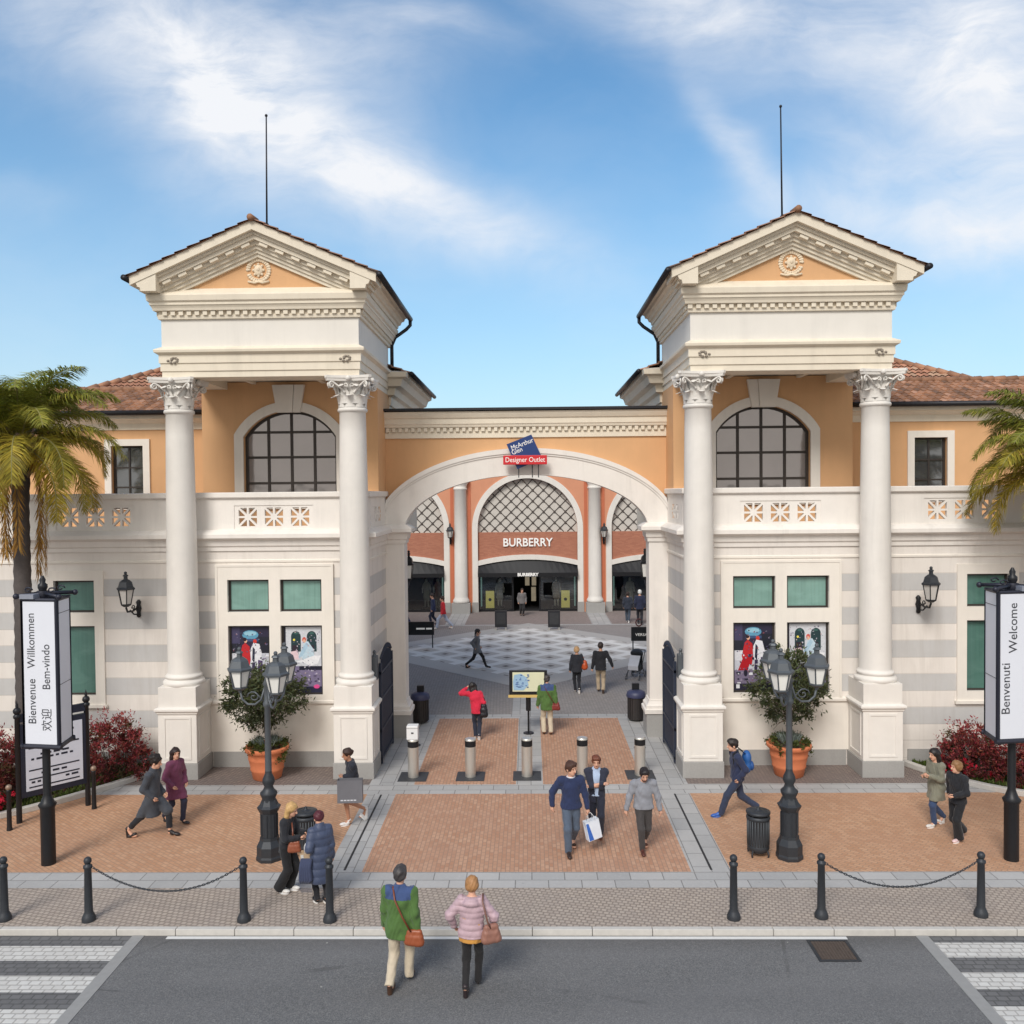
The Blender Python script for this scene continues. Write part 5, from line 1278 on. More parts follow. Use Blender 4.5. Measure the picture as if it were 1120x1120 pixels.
# palms with arching feather fronds
def palm(cx, cy, zc, label, seed, R0=.2):
    rng = random.Random(seed); T = thing('palm_tree', label, 'palm tree', (cx, cy, 0), 0, 'palm trees beside the entrance')
    m = MB(); m.smooth = True; prof = []
    n = 46
    for i in range(n + 1):
        t = i / n; r = R0 * (1.12 - .25 * t) + (.012 if i % 2 else -.006) + (.06 * max(0, (t - .86) / .14)); prof.append((r, t * (zc - .35)))
    m.lathe(prof, (cx, cy, 0), 18)
    tr = m.build('trunk', M_PALMBARK, T)
    m = MB(); m.smooth = True
    for k in range(16):
        a = 2.4 * k; d = Vector((math.cos(a), math.sin(a), 0)); p = Vector((cx, cy, zc - .75 + .045 * k))
        m.tube([p + d * R0 * .8, p + d * (R0 + .1) + Vector((0, 0, .25)), p + d * (R0 + .22) + Vector((0, 0, .62))], [.09, .075, .035], 6, flat=.5)
    m.build('leaf_base', mat('leaf_base_brown', S(132, 112, 96), .9, var=.3, scale=8), tr)
    cr = MB(); cr.smooth = False; rb = MB(); dead = MB()
    N = 40
    for k in range(N):
        az = 2.39996 * k + rng.uniform(-.25, .25); age = k / (N - 1)
        el0 = R(84 - 92 * age ** 1.1 + rng.uniform(-8, 8)); L = rng.uniform(2.6, 3.1) * (1 if age > .1 else .9) * (1 - .05 * age); droop = R(rng.uniform(78, 150))
        d2 = Vector((math.cos(az), math.sin(az), 0)); p = Vector((cx, cy, zc)); pts = [p]; dirs = []; seg = 26
        for i in range(seg):
            t = i / seg; el = el0 - droop * t ** 1.7
            el = max(el, R(-88)); dv = d2 * math.cos(el) + Vector((0, 0, math.sin(el))); p = p + dv * (L / seg); pts.append(p); dirs.append(dv)
        dirs.append(dirs[-1])
        tgt = cr
        rb.smooth = True; rb.tube(pts, [.028 - .022 * i / seg for i in range(seg + 1)], 5)
        side = d2.cross(Vector((0, 0, 1)))
        for i in range(5, seg + 1):
            for q in range(7):
                tt = (i + q / 7) / seg
                if tt > 1.0: continue
                p = pts[i - 1].lerp(pts[min(i, seg)], q / 7); dv = dirs[min(i, seg)]
                ll = .62 * math.sin(math.pi * min(1, .12 + .86 * tt)) ** .6 * rng.uniform(.8, 1.1) + .06
                for sg in (-1, 1):
                    up = side.cross(dv) * sg
                    nrm = dv.cross(side); nrm = nrm if nrm.z > 0 else -nrm
                    ld = (side * sg * rng.uniform(.5, .9) + dv * rng.uniform(.45, .8) + nrm * rng.uniform(-.15, .45)).normalized()
                    dr = rng.uniform(.35, .8); a0 = p; a1 = p + ld * ll * .5 - Vector((0, 0, ll * .10 * dr)); a2 = a1 + (ld * .75 - Vector((0, 0, dr))).normalized() * ll * .55
                    w = .0145; s_ = dv * w
                    g = rng.uniform(.6, 1.4); yel = min(1, max(0, age * 1.1 - .3 + rng.uniform(-.25, .3)))
                    cr.col = (g * (.75 + .75 * yel), g * (.9 + .25 * yel), g * (.75 - .15 * yel))
                    cr.add([a0 - s_ * .7, a0 + s_ * .7, a1 + s_, a1 - s_, a2], [(0, 1, 2, 3), (3, 2, 4)])
    cr.build('crown', M_PALM, T, fix=False)
    rb.build('rachis', mat('rachis', S(140, 134, 84), .6, var=.2), T)
    for k in range(9):      # dry skirt hanging against the trunk
        az = 2.39996 * k + .3; d2 = Vector((math.cos(az), math.sin(az), 0)); side = d2.cross(Vector((0, 0, 1))); L = rng.uniform(2.0, 2.9)
        for i in range(70):
            t = i / 70; p = Vector((cx, cy, zc - .1)) + d2 * (.28 + .32 * math.sin(min(1, t * 2.2) * 1.57) - .12 * t) + Vector((0, 0, .12 * math.sin(t * 6) - L * t))
            for sg in (-1, 1):
                g = rng.uniform(.55, 1.3); ld = side * sg * rng.uniform(.15, .55) + Vector((0, 0, -1)) + d2 * rng.uniform(-.1, .25); leafquad(dead, p, ld, d2, rng.uniform(.25, .45), .028, (g, g * rng.uniform(.85, 1.0), g * .8))
    dead.build('dry_skirt', M_DEAD, T, fix=False)
palm(-12.35, 20.9, 8.5, 'tall palm at the left edge with drooping golden fronds over the parapet', 5, .2)
palm(12.95, 21.2, 7.7, 'tall palm at the right edge reaching into the picture with green fronds', 12, .2)

# red shrubs and planting beds
def shrub(cx, cy, rx, ry, h, seed, label, n=150, green=.12, per=42):
    rng = random.Random(seed); T = thing('red_shrub', label, 'shrub', (cx, cy, 0), 0, 'red leaved shrubs in the planting beds')
    m = MB(); m.smooth = True
    for k in range(14):
        a = rng.uniform(0, 6.28); r = rng.random() ** .5 * .75; p = Vector((cx + rx * r * math.cos(a) * .35, cy + ry * r * math.sin(a) * .35, .1)); q = Vector((cx + rx * r * math.cos(a), cy + ry * r * math.sin(a), h * rng.uniform(.5, .85)))
        m.tube([p, p.lerp(q, .5) + rvec(rng) * .06, q], [.02, .014, .006], 5)
    m.build('stems', M_WOOD, T)
    f = MB()
    for k in range(n):
        while True:
            q = Vector((rng.uniform(-1, 1), rng.uniform(-1, 1), rng.uniform(0, 1)))
            if q.length < 1: break
        if q.length < .55 and rng.random() < .75: q = q.normalized() * rng.uniform(.6, 1.0); q.z = abs(q.z)
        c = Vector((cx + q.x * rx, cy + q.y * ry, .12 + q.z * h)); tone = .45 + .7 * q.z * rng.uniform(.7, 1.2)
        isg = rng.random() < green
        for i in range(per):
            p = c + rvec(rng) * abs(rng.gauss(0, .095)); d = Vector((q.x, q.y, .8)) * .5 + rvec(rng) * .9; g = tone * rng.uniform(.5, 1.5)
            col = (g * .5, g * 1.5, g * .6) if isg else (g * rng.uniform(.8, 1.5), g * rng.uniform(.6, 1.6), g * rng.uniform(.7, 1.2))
            leafquad(f, p, d, rvec(rng), rng.uniform(.07, .12), rng.uniform(.025, .045), col)
    for k in range(26):
        a = rng.uniform(0, 6.28); r = rng.random() ** .5; p = Vector((cx + rx * r * math.cos(a), cy + ry * r * math.sin(a), .15 + h * math.sqrt(max(0, 1 - r * r)) * .95)); d = Vector((math.cos(a) * .4, math.sin(a) * .4, 1))
        for i in range(9): g = rng.uniform(.8, 1.6); leafquad(f, p + d * (.03 * i), d * .6 + rvec(rng) * .7, rvec(rng), .08, .03, (g * 1.2, g * .8, g * .8))
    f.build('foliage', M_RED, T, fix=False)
shrub(-10.75, 22.0, .95, .75, 1.55, 1, 'dark red shrub between the directory board and the left tower', 170)
shrub(-12.3, 21.3, 1.0, .9, 1.6, 2, 'dark red shrub behind the left directory board', 150)
shrub(-12.75, 19.9, .75, .9, 1.75, 3, 'dark red shrub at the far left edge beside the board', 160, .22)
shrub(11.2, 22.0, .95, .75, 1.25, 4, 'red shrub against the right wing, nearest the tower column', 170)
shrub(12.4, 21.2, 1.0, .95, 1.25, 5, 'red shrub behind the right banner post', 170)
shrub(13.7, 20.6, 1.0, .95, 1.3, 6, 'red shrub beyond the right banner post at the picture edge', 120)
def bed(pts, label, glabel, seed, z=.05):
    m = MB(); m.smooth = False; path = pts
    m.sweep(path, [(-.08, 0), (.08, 0), (.08, .14), (-.08, .14)], out=1)
    tag(m.build('bed_kerb', M_KERB, bevel=.02), label, 'kerb', None, 'structure')
def lerp_pts(P, n=8):
    out = []
    for i in range(len(P) - 1):
        for k in range(n):
            t = k / n; p0 = P[max(0, i - 1)]; p1 = P[i]; p2 = P[i + 1]; p3 = P[min(len(P) - 1, i + 2)]
            out.append(tuple(.5 * ((2 * p1[j]) + (-p0[j] + p2[j]) * t + (2 * p0[j] - 5 * p1[j] + 4 * p2[j] - p3[j]) * t * t + (-p0[j] + 3 * p1[j] - 3 * p2[j] + p3[j]) * t ** 3) for j in (0, 1)))
    return out + [P[-1]]
KL = lerp_pts([(-9.75, 22.95), (-9.95, 22.3), (-10.5, 21.3), (-11.2, 20.3), (-12.0, 19.4), (-13.2, 18.6), (-15, 18.2)])
KR = lerp_pts([(9.85, 22.95), (10.1, 22.4), (10.55, 21.6), (11.2, 20.9), (12.2, 20.3), (13.6, 19.9), (16, 19.7)])
bed(KL, 'curved pale kerb round the left planting bed', '', 1); bed(KR, 'curved pale kerb round the right planting bed', '', 2)
for K, xo, lb in ((KL, -20, 'left'), (KR, 20, 'right')):
    poly = list(K) + [(xo, K[-1][1]), (xo, 22.96)]
    m = MB(); tri = tessellate_polygon([[Vector((x, y, 0)) for x, y in poly]]); m.add([(x, y, .07) for x, y in poly], [tuple(t) for t in tri])
    tag(m.build('planting_bed', M_SOIL), f'brown soil bed planted with red shrubs on the {lb}', 'planting bed', None, 'structure')
    rng = random.Random(5 if xo < 0 else 6); g_ = MB()
    for k in range(2600):
        i = rng.randrange(len(K) - 1); a = Vector(K[i]).lerp(Vector(K[i + 1]), rng.random()); inw = Vector(((xo / abs(xo)) * .75, .66)); p = a + inw * (.14 + rng.random() ** 1.4 * .8)
        if p.y > 22.9: continue
        g = rng.uniform(.5, 1.5); leafquad(g_, Vector((p.x, p.y, .07)), rvec(rng) * .8 + Vector((0, 0, 1)), rvec(rng), rng.uniform(.07, .17), .035, (g * rng.uniform(.8, 1.2), g * 1.1, g * .6))
    tag(g_.build('ground_cover', M_GREEN, fix=False), f'low green ground cover along the {lb} bed kerb', 'ground cover', None, 'stuff')
for cx, cy, seed, lb in ((10.75, 21.75, 21, 'bright red flowers at the front of the right bed'), (-12.3, 19.35, 22, 'red flowers low at the front of the left bed')):
    rng = random.Random(seed); f = MB()
    for k in range(26):
        c = Vector((cx + rng.gauss(0, .22), cy + rng.gauss(0, .15), rng.uniform(.2, .48)))
        for i in range(22): g = rng.uniform(.7, 1.5); leafquad(f, c + rvec(rng) * .04, rvec(rng) + Vector((0, -.3, .5)), rvec(rng), .06, .045, (g, g * .9, g))
    tag(f.build('flower_clump', M_FLOW, fix=False), lb, 'flowers')
# ---------------------------------------------------------------- people: smooth implicit bodies turned into one surface each
def snet(F, org, h):
    """naive surface nets of the zero level of F"""
    s = F < 0
    c = s[:-1, :-1, :-1].astype(np.int8)
    tot = np.zeros_like(c)
    for dx in (0, 1):
        for dy in (0, 1):
            for dz in (0, 1): tot += s[dx:s.shape[0] - 1 + dx, dy:s.shape[1] - 1 + dy, dz:s.shape[2] - 1 + dz]
    act = (tot > 0) & (tot < 8); ids = -np.ones(act.shape, np.int64); I = np.argwhere(act); ids[act] = np.arange(len(I))
    if not len(I): return [], []
    acc = np.zeros((len(I), 3)); cnt = np.zeros(len(I)); i, j, k = I.T
    cor = [(a, b, c_) for a in (0, 1) for b in (0, 1) for c_ in (0, 1)]
    for a in range(8):
        for b in range(a + 1, 8):
            d = np.array(cor[b]) - np.array(cor[a])
            if abs(d).sum() != 1: continue
            fa = F[i + cor[a][0], j + cor[a][1], k + cor[a][2]]; fb = F[i + cor[b][0], j + cor[b][1], k + cor[b][2]]
            m = (fa < 0) != (fb < 0); t = np.where(m, fa / np.where(m, fa - fb, 1), 0)
            acc += m[:, None] * (np.array(cor[a]) + t[:, None] * d); cnt += m
    V = (I + acc / cnt[:, None]) * h + org; Q = []
    for ax in range(3):
        sl0 = [slice(None)] * 3; sl1 = [slice(None)] * 3; sl0[ax] = slice(0, -1); sl1[ax] = slice(1, None)
        a0 = s[tuple(sl0)]; a1 = s[tuple(sl1)]; E = np.argwhere(a0 != a1)
        u, v = (ax + 1) % 3, (ax + 2) % 3
        ok = (E[:, u] > 0) & (E[:, v] > 0) & (E[:, u] < s.shape[u] - 1) & (E[:, v] < s.shape[v] - 1); E = E[ok]
        du = np.zeros(3, int); du[u] = 1; dv = np.zeros(3, int); dv[v] = 1
        g = lambda X: ids[X[:, 0], X[:, 1], X[:, 2]]
        q = np.stack([g(E - du - dv), g(E - dv), g(E), g(E - du)], 1)
        fl = a0[E[:, 0], E[:, 1], E[:, 2]]; q[~fl] = q[~fl][:, ::-1]; Q.append(q[(q >= 0).all(1)])
    return V, np.concatenate(Q)
class SDF:
    def __init__(s, h=.012, k=.03): s.p = []; s.h = h; s.k = k; s.cut = []; s.disp = None
    def cone(s, a, b, ra, rb, sx=1, sy=1, yaw=0, k=None): s.p.append(('c', np.array(a, float), np.array(b, float), ra, rb, sx, sy, yaw, k)); return s
    def ell(s, c, r, yaw=0, pitch=0, k=None, roll=0): s.p.append(('e', np.array(c, float), np.array(r, float), Euler((pitch, roll, yaw)).to_matrix(), k)); return s
    def bounds(s):
        lo = np.full(3, 1e9); hi = -lo
        for p in s.p:
            if p[0] == 'c': r = max(p[3], p[4]) * max(p[5], p[6], 1); a = np.minimum(p[1], p[2]) - r; b = np.maximum(p[1], p[2]) + r
            else: r = max(p[2]); a = p[1] - r; b = p[1] + r
            lo = np.minimum(lo, a); hi = np.maximum(hi, b)
        return lo - 3 * s.h - .03, hi + 3 * s.h + .03
    def mesh(s, mb):
        lo, hi = s.bounds(); n = np.ceil((hi - lo) / s.h).astype(int) + 1
        ax = [lo[i] + np.arange(n[i]) * s.h for i in range(3)]; F = np.full(n, 1.0)
        for p in s.p:
            if p[0] == 'c': r = max(p[3], p[4]) * max(p[5], p[6], 1) + .09; a = np.minimum(p[1], p[2]) - r; b = np.maximum(p[1], p[2]) + r
            else: r = max(p[2]) + .09; a = p[1] - r; b = p[1] + r
            i0 = np.maximum(0, np.floor((a - lo) / s.h)).astype(int); i1 = np.minimum(n, np.ceil((b - lo) / s.h).astype(int) + 1)
            X, Y, Z_ = np.meshgrid(ax[0][i0[0]:i1[0]], ax[1][i0[1]:i1[1]], ax[2][i0[2]:i1[2]], indexing='ij')
            if p[0] == 'c':
                _, A, B, ra, rb, sx, sy, yaw, kk = p
                if sx != 1 or sy != 1:
                    c_, s_ = math.cos(-yaw), math.sin(-yaw); f = lambda x, y: ((c_ * x - s_ * y) / sx, (s_ * x + c_ * y) / sy)
                    X, Y = f(X - A[0], Y - A[1]); bx_, by_ = f(B[0] - A[0], B[1] - A[1]); A2 = np.array([0, 0, A[2]]); B2 = np.array([bx_, by_, B[2]])
                else: A2, B2 = A, B
                ab = B2 - A2; L2 = max(ab @ ab, 1e-9); t = np.clip(((X - A2[0]) * ab[0] + (Y - A2[1]) * ab[1] + (Z_ - A2[2]) * ab[2]) / L2, 0, 1)
                d = np.sqrt((X - A2[0] - t * ab[0]) ** 2 + (Y - A2[1] - t * ab[1]) ** 2 + (Z_ - A2[2] - t * ab[2]) ** 2) - (ra + (rb - ra) * t)
                d = d * min(sx, sy)
            else:
                _, c0, rr_, M, kk = p; M = np.array(M)
                x, y, z = X - c0[0], Y - c0[1], Z_ - c0[2]
                q = [(M[0, i] * x + M[1, i] * y + M[2, i] * z) / rr_[i] for i in range(3)]; l = np.sqrt(q[0] ** 2 + q[1] ** 2 + q[2] ** 2); d = (l - 1) * min(rr_) * (1 if True else 0) if False else (l - 1) * np.sqrt((rr_ ** 2).sum() / 3) * .8
            G = F[i0[0]:i1[0], i0[1]:i1[1], i0[2]:i1[2]]; k = kk or s.k
            hh = np.clip(.5 + .5 * (G - d) / k, 0, 1); F[i0[0]:i1[0], i0[1]:i1[1], i0[2]:i1[2]] = G * (1 - hh) + d * hh - k * hh * (1 - hh)
        X, Y, Z_ = np.meshgrid(*ax, indexing='ij')
        if s.disp: F = F + s.disp(X, Y, Z_)
        for c in s.cut: F = np.maximum(F, c(X, Y, Z_))
        F[0], F[-1], F[:, 0], F[:, -1], F[:, :, 0], F[:, :, -1] = 1, 1, 1, 1, 1, 1
        V, Q = snet(F, lo, s.h)
        mb.smooth = True
        if len(V): mb.add([tuple(v) for v in V], [tuple(int(i) for i in q) for q in Q])
        return mb
def wrinkle(amp, seed, fz=1.0):
    rs = np.random.RandomState(seed); ph = rs.rand(8) * 6.28
    def f(x, y, z):
        return amp * (np.sin(38 * z * fz + 9 * np.sin(14 * x + ph[0]) + ph[1] + 6 * y) * .5 + np.sin(21 * z * fz + 17 * x + ph[2] + 5 * np.sin(11 * y + ph[3])) * .6 + np.sin(25 * x + 31 * y + 12 * z + ph[4]) * .4)
    return f
def quilt(step, amp, seed):
    w = wrinkle(amp * .35, seed)
    return lambda x, y, z: -amp * np.abs(np.sin(math.pi * z / step)) ** .6 + amp * .5 + w(x, y, z)
SKINS = [mat('skin_light', S(214, 164, 138), .5, var=.06, scale=9), mat('skin_tan', S(186, 134, 106), .5, var=.06, scale=9)]
M_EYE = mat('face_detail', S(92, 64, 56), .5); M_LIP = mat('lips', S(176, 96, 88), .5)
def cloth(c, rough=.85): return mat('cloth_%d_%d_%d' % c, S(*c), rough, var=.18, scale=14, vec='obj', bump=.25, bscale=160, sheen=.15)
def leather(c): return mat('leather_%d_%d_%d' % c, S(*c), .4, var=.15, scale=12, vec='obj')
def hairm(c): return mat('hair_%d_%d_%d' % c, S(*c), .5, var=.4, scale=30, vec='obj', bump=.5, bscale=70)

def ik(a, b, l1, l2, hint):
    d = b - a; L = min(d.length, (l1 + l2) * .998); d = d.normalized(); b = a + d * L
    x = (l1 * l1 - l2 * l2 + L * L) / (2 * L); h = math.sqrt(max(0, l1 * l1 - x * x)); hv = hint - d * hint.dot(d); hv.normalize()
    return a + d * x + hv * h, b

def person(label, pos, rz, H, P, group=None):
    """front of the figure looks to -Y, its left is +X; rz turns it; P is a dict of pose and clothes"""
    s = H / 1.75; vox = P.get('vox', .0125); seed = P.get('seed', 1); fem = P.get('fem', False)
    W = thing('person', label, 'person', (0, 0, 0), 0, group)
    V = lambda x, y, z: Vector((x, y, z))
    # ---- skeleton
    feet = P.get('feet', [(.10, .10, 0, 0), (-.05, -.10, 0, 0)])      # (forward, left, lift, heel pitch deg) left foot then right
    spread = abs(feet[0][0] - feet[1][0]); hipz = .925 * s
    for fw, lt, lift, pt in feet:
        p = R(pt); dy = -fw * s - .05 * s + .125 * s * math.cos(p); az = .095 * s + lift + .125 * s * math.sin(p); hipz = min(hipz, az + math.sqrt(max(.01, (.845 * s) ** 2 - dy * dy)) + .03)
    hipz -= P.get('sink', 0) * s
    lean = R(P.get('lean', 2)); twist = R(P.get('twist', 0))
    pel = V(0, 0, hipz); ud = V(P.get('side', 0), -math.sin(lean), math.cos(lean)).normalized()
    chest = pel + ud * .36 * s; neck = pel + ud * .535 * s
    nd = (ud + V(0, -math.sin(R(P.get('nod', 5))), 0) + V(P.get('tilt', 0), 0, 0)).normalized(); hc = neck + nd * .175 * s + V(0, -.015, 0)
    tw = V(math.cos(twist), math.sin(twist), 0); shw = (.155 if fem else .182) * s * P.get('bulk', 1) ** .5
    shL, shR = neck - ud * .055 * s + tw * shw, neck - ud * .055 * s - tw * shw
    hipL, hipR = pel + V(.088 * s, 0, -.03), pel - V(.088 * s, 0, .03)
    an, kn, ft = [], [], []
    for hip, (fw, lt, lift, pt), sg in ((hipL, feet[0], 1), (hipR, feet[1], -1)):
        p = R(pt); ball = V(lt * s, -fw * s - .05 * s, .035 * s + lift)
        ankle = ball + V(0, .125 * s * math.cos(p), .06 * s + .125 * s * math.sin(p)); k, a2 = ik(hip, ankle, .43 * s, .425 * s, V(sg * .06, -1, .1))
        an.append(a2); kn.append(k); ft.append((ball + (a2 - ankle), p))
    hands = P.get('hands', [None, None]); el, wr = [], []
    for i, (sh, sg) in enumerate(((shL, 1), (shR, -1))):
        h = hands[i]
        tgt = V(h[0] * s, h[1] * s, h[2] * s) if h else sh + V(sg * .06, -.05, -.53 * s)
        hint = V(*P['elbow'][i]) if P.get('elbow') and P['elbow'][i] else V(sg * .35, .9, -.1)
        e, w = ik(sh, tgt, .30 * s, .265 * s, hint); el.append(e); wr.append(w)
    bk = P.get('bulk', 1.0) * .95
    # ---- the body: one surface from crown to feet
    sk = SKINS[P.get('skin', 0)]; hy = R(P.get('look', 0)); hp = R(P.get('nod', 5)) * .8
    B = SDF(vox, .025)
    B.cone(pel, chest, .125 * s, .13 * s, 1.1, .72, twist); B.cone(chest, neck - ud * .06 * s, .13 * s, .10 * s, 1.15, .7, twist); B.cone(neck - ud * .07 * s, hc - nd * .06 * s, .06 * s, .052 * s)
    for i in (0, 1):
        sh = (shL, shR)[i]; hip = (hipL, hipR)[i]
        B.cone(neck - ud * .05 * s, sh, .06 * s, .055 * s); B.cone(sh, el[i], .05 * s, .038 * s); B.cone(el[i], wr[i], .038 * s, .026 * s)
        B.cone(hip, kn[i], .085 * s, .055 * s); B.cone(kn[i], an[i], .055 * s, .034 * s); B.cone(kn[i] + (an[i] - kn[i]) * .22 + V(0, .012, 0), kn[i] + (an[i] - kn[i]) * .5, .038 * s, .03 * s)
        bl, p = ft[i]; B.cone(an[i], bl, .035 * s, .032 * s); B.ell(bl + V(0, -.03 * s, 0), (.042 * s, .07 * s, .028 * s))
    hs = s * P.get('head', 1.10)
    Mh = Euler((hp, 0, hy)).to_matrix(); HV = lambda x, y, z: hc + Mh @ V(x * hs, y * hs, z * hs)
    he = SDF(min(vox, .0085), .02)
    he.ell(HV(0, .012, .035), (.074 * hs, .092 * hs, .088 * hs), hy, hp); he.ell(HV(0, -.022, -.045), (.056 * hs, .062 * hs, .068 * hs), hy, hp); he.ell(HV(0, -.05, -.085), (.03 * hs, .03 * hs, .025 * hs), hy, hp)
    he.cone(HV(0, -.08, .02), HV(0, -.102, -.022), .011 * hs, .017 * hs, k=.012)
    for sg in (-1, 1): he.ell(HV(sg * .075, .012, -.01), (.012 * hs, .022 * hs, .034 * hs), hy, hp, k=.008); he.ell(HV(sg * .032, -.072, .038), (.026 * hs, .014 * hs, .011 * hs), hy, hp, k=.01)
    he.cone(neck - ud * .03 * s, HV(0, .01, -.05), .058 * s, .052 * s)
    mb = MB(); B.mesh(mb); he.mesh(mb)
    for i, sg in ((0, 1), (1, -1)):      # palm and five fingers
        d = (wr[i] - el[i]).normalized(); hd = P.get('hdir', {}).get(i); d = V(*hd).normalized() if hd else d
        inn = V(-sg, 0, 0); inn = (inn - d * inn.dot(d)).normalized(); fr = d.cross(inn) * sg; fr = -fr if fr.y > 0 else fr
        fr = fr.normalized(); q = .92 * s
        mb.smooth = True
        mb.tube([wr[i] - d * .02, wr[i] + d * .03 * q, wr[i] + d * .065 * q, wr[i] + d * .092 * q], [.026 * q, .034 * q, .04 * q, .03 * q], 10, flat=.55)
        curl = P.get('curl', .5)
        for f_, (off, ln, rr_) in enumerate(((.028, .070, .0088), (.009, .078, .0092), (-.010, .072, .0088), (-.028, .056, .0078))):
            b0 = wr[i] + d * .075 * q + fr * off * q; pts = [b0]; a = .15
            for seg_ in range(3):
                a += curl * (.55 + .15 * f_ * .5); dd = d * math.cos(a) + inn * math.sin(a); pts.append(pts[-1] + dd * ln * q / 3 * 1.1)
            mb.tube(pts, [rr_, rr_, rr_ * .92, rr_ * .7], 6)
        t0 = wr[i] + d * .022 * q + fr * .024 * q; mb.tube([t0, t0 + (d * .6 + fr * .8) * .032 * q, t0 + (d * .9 + fr * .55 + inn * .25) * .058 * q, t0 + (d * 1.0 + fr * .35 + inn * .45) * .078 * q], [.014 * q, .012 * q, .0105 * q, .008 * q], 7)
    mb.mi = 1
    for sg in (-1, 1): mb.ball(HV(sg * .031, -.083, .018), (.009 * hs, .005 * hs, .005 * hs), 8, 5); mb.ball(HV(sg * .032, -.083, .040), (.016 * hs, .005 * hs, .003 * hs), 8, 5)
    mb.mi = 2; mb.ball(HV(0, -.083, -.056), (.021 * hs, .008 * hs, .0075 * hs), 8, 5)
    if P.get('beard'):
        mb.mi = 1; bd = SDF(.01, .015); bd.ell(HV(0, -.035, -.08), (.052 * hs, .052 * hs, .042 * hs), hy, hp); bd.mesh(mb)
    mb.build('body', [sk, M_EYE, M_LIP], W, fix=False)
    # ---- hair
    hr = P.get('hair', ('short', (40, 30, 28)))
    if hr:
        hm = hairm(hr[1]); h_ = SDF(min(vox, .0095), .02); kind = hr[0]; top = .086 if kind != 'bald' else .0
        h_.ell(HV(0, .016, .042), (.093 * hs, .108 * hs, .1 * hs), hy, hp)
        if kind == 'short': h_.ell(HV(0, .045, -.005), (.078 * hs, .068 * hs, .068 * hs), hy, hp); h_.ell(HV(0, -.05, .095), (.06 * hs, .042 * hs, .036 * hs), hy, hp, k=.04)
        elif kind == 'bob': h_.ell(HV(0, .03, .0), (.103 * hs, .092 * hs, .088 * hs), hy, hp)
        elif kind == 'curly':
            rr_ = random.Random(seed)
            for q in range(26): v = rvec(rr_); h_.ell(HV(.075 * v.x, .03 + .085 * v.y, .06 + .08 * abs(v.z)), (.032 * hs,) * 3)
        elif kind == 'long':
            for sg in (-1, 0, 1):
                a = HV(sg * .06, .05, .02); b = V(a.x, a.y, 0) ; b = neck - ud * (.17 if sg else .22) * s + V(sg * .075 * s, (.07 if sg == 0 else .035) * s, 0); h_.cone(a, b, .055 * hs, .04 * hs)
        elif kind == 'bun': h_.ell(HV(0, .105, .03), (.045 * hs,) * 3)
        if kind == 'tail': h_.cone(HV(0, .1, .04), neck - ud * .15 * s + V(0, .1 * s, 0), .035 * hs, .02 * hs)
        fw_ = Mh @ V(0, -1, 0); fc = HV(0, -.155, -.055); rr2 = .125 * hs
        if kind != 'hat': h_.cut.append(lambda X, Y, Z_: rr2 - np.sqrt((X - fc.x) ** 2 + (Y - fc.y) ** 2 + ((Z_ - fc.z) * .85) ** 2))
        h_.disp = wrinkle(.005, seed, 1.6); m = MB(); h_.mesh(m); m.build('hair' if kind != 'hat' else 'knitted_hat', hm, W, fix=False)
    # ---- trousers or bare legs
    lo = P.get('legs', ((40, 42, 50), .075, 'slim'))
    if lo:
        T = SDF(vox, .03); fit = {'slim': (.094, .072, .058, .018), 'reg': (.10, .078, .066, .02), 'wide': (.105, .085, .105, .02), 'tight': (.094, .069, .052, .014)}[lo[2]]
        T.cone(pel + ud * .09 * s, pel - ud * .03 * s, .128 * s * bk, .138 * s * bk, 1.12, .84)
        for i in (0, 1):
            hip = (hipL, hipR)[i]; T.cone(hip, kn[i], fit[0] * s * bk ** .5, fit[1] * s); e = kn[i] + (an[i] - kn[i]) * (1.06 if lo[1] < .1 else .93); T.cone(kn[i], e, fit[1] * s, fit[2] * s)
        hz = lo[1]; top = (pel + ud * .12 * s).z; T.cut.append(lambda X, Y, Z_: Z_ - top)
        for i in (0, 1):
            d = (an[i] - kn[i]).normalized(); c = an[i] + d * (.025 if lo[1] < .1 else -.09); T.cut.append(lambda X, Y, Z_, c=c, d=d, k_=kn[i]: np.where((np.abs(X - c.x) < .13) & (Z_ < k_.z - .05) & (np.sqrt((X - c.x) ** 2 + (Y - c.y) ** 2 + (Z_ - c.z) ** 2) < .26), (X - c.x) * d.x + (Y - c.y) * d.y + (Z_ - c.z) * d.z, -1))
        T.disp = wrinkle(.0045, seed + 3); m = MB(); T.mesh(m); m.build('trousers', cloth(lo[0]), W, fix=False)
    # ---- shoes
    sc = P.get('shoes', ((50, 38, 32), None))
    for i in (0, 1):
        bl, p = ft[i]; Mf = Euler((-p, 0, 0)).to_matrix(); f_ = SDF(min(vox, .0095), .02); q = lambda x, y, z: bl + Mf @ V(x * s, y * s, z * s)
        f_.ell(q(0, -.02, .008), (.047 * s, .085 * s, .036 * s), 0, -p); f_.ell(q(0, .075, .012), (.04 * s, .062 * s, .045 * s), 0, -p); f_.cone(q(0, .095, .03), an[i] + V(0, 0, .025 if len(sc) < 3 else .13), .036 * s, .042 * s if len(sc) < 3 else .05 * s)
        fl = -.033 * s
        def sole(X, Y, Z_, f0=fl):
            n = Mf @ V(0, 0, 1); return f0 - ((X - bl.x) * n.x + (Y - bl.y) * n.y + (Z_ - bl.z) * n.z)
        f_.cut.append(sole); m = MB(); f_.mesh(m); sh_ = m.build('shoe', leather(sc[0]), W, fix=False)
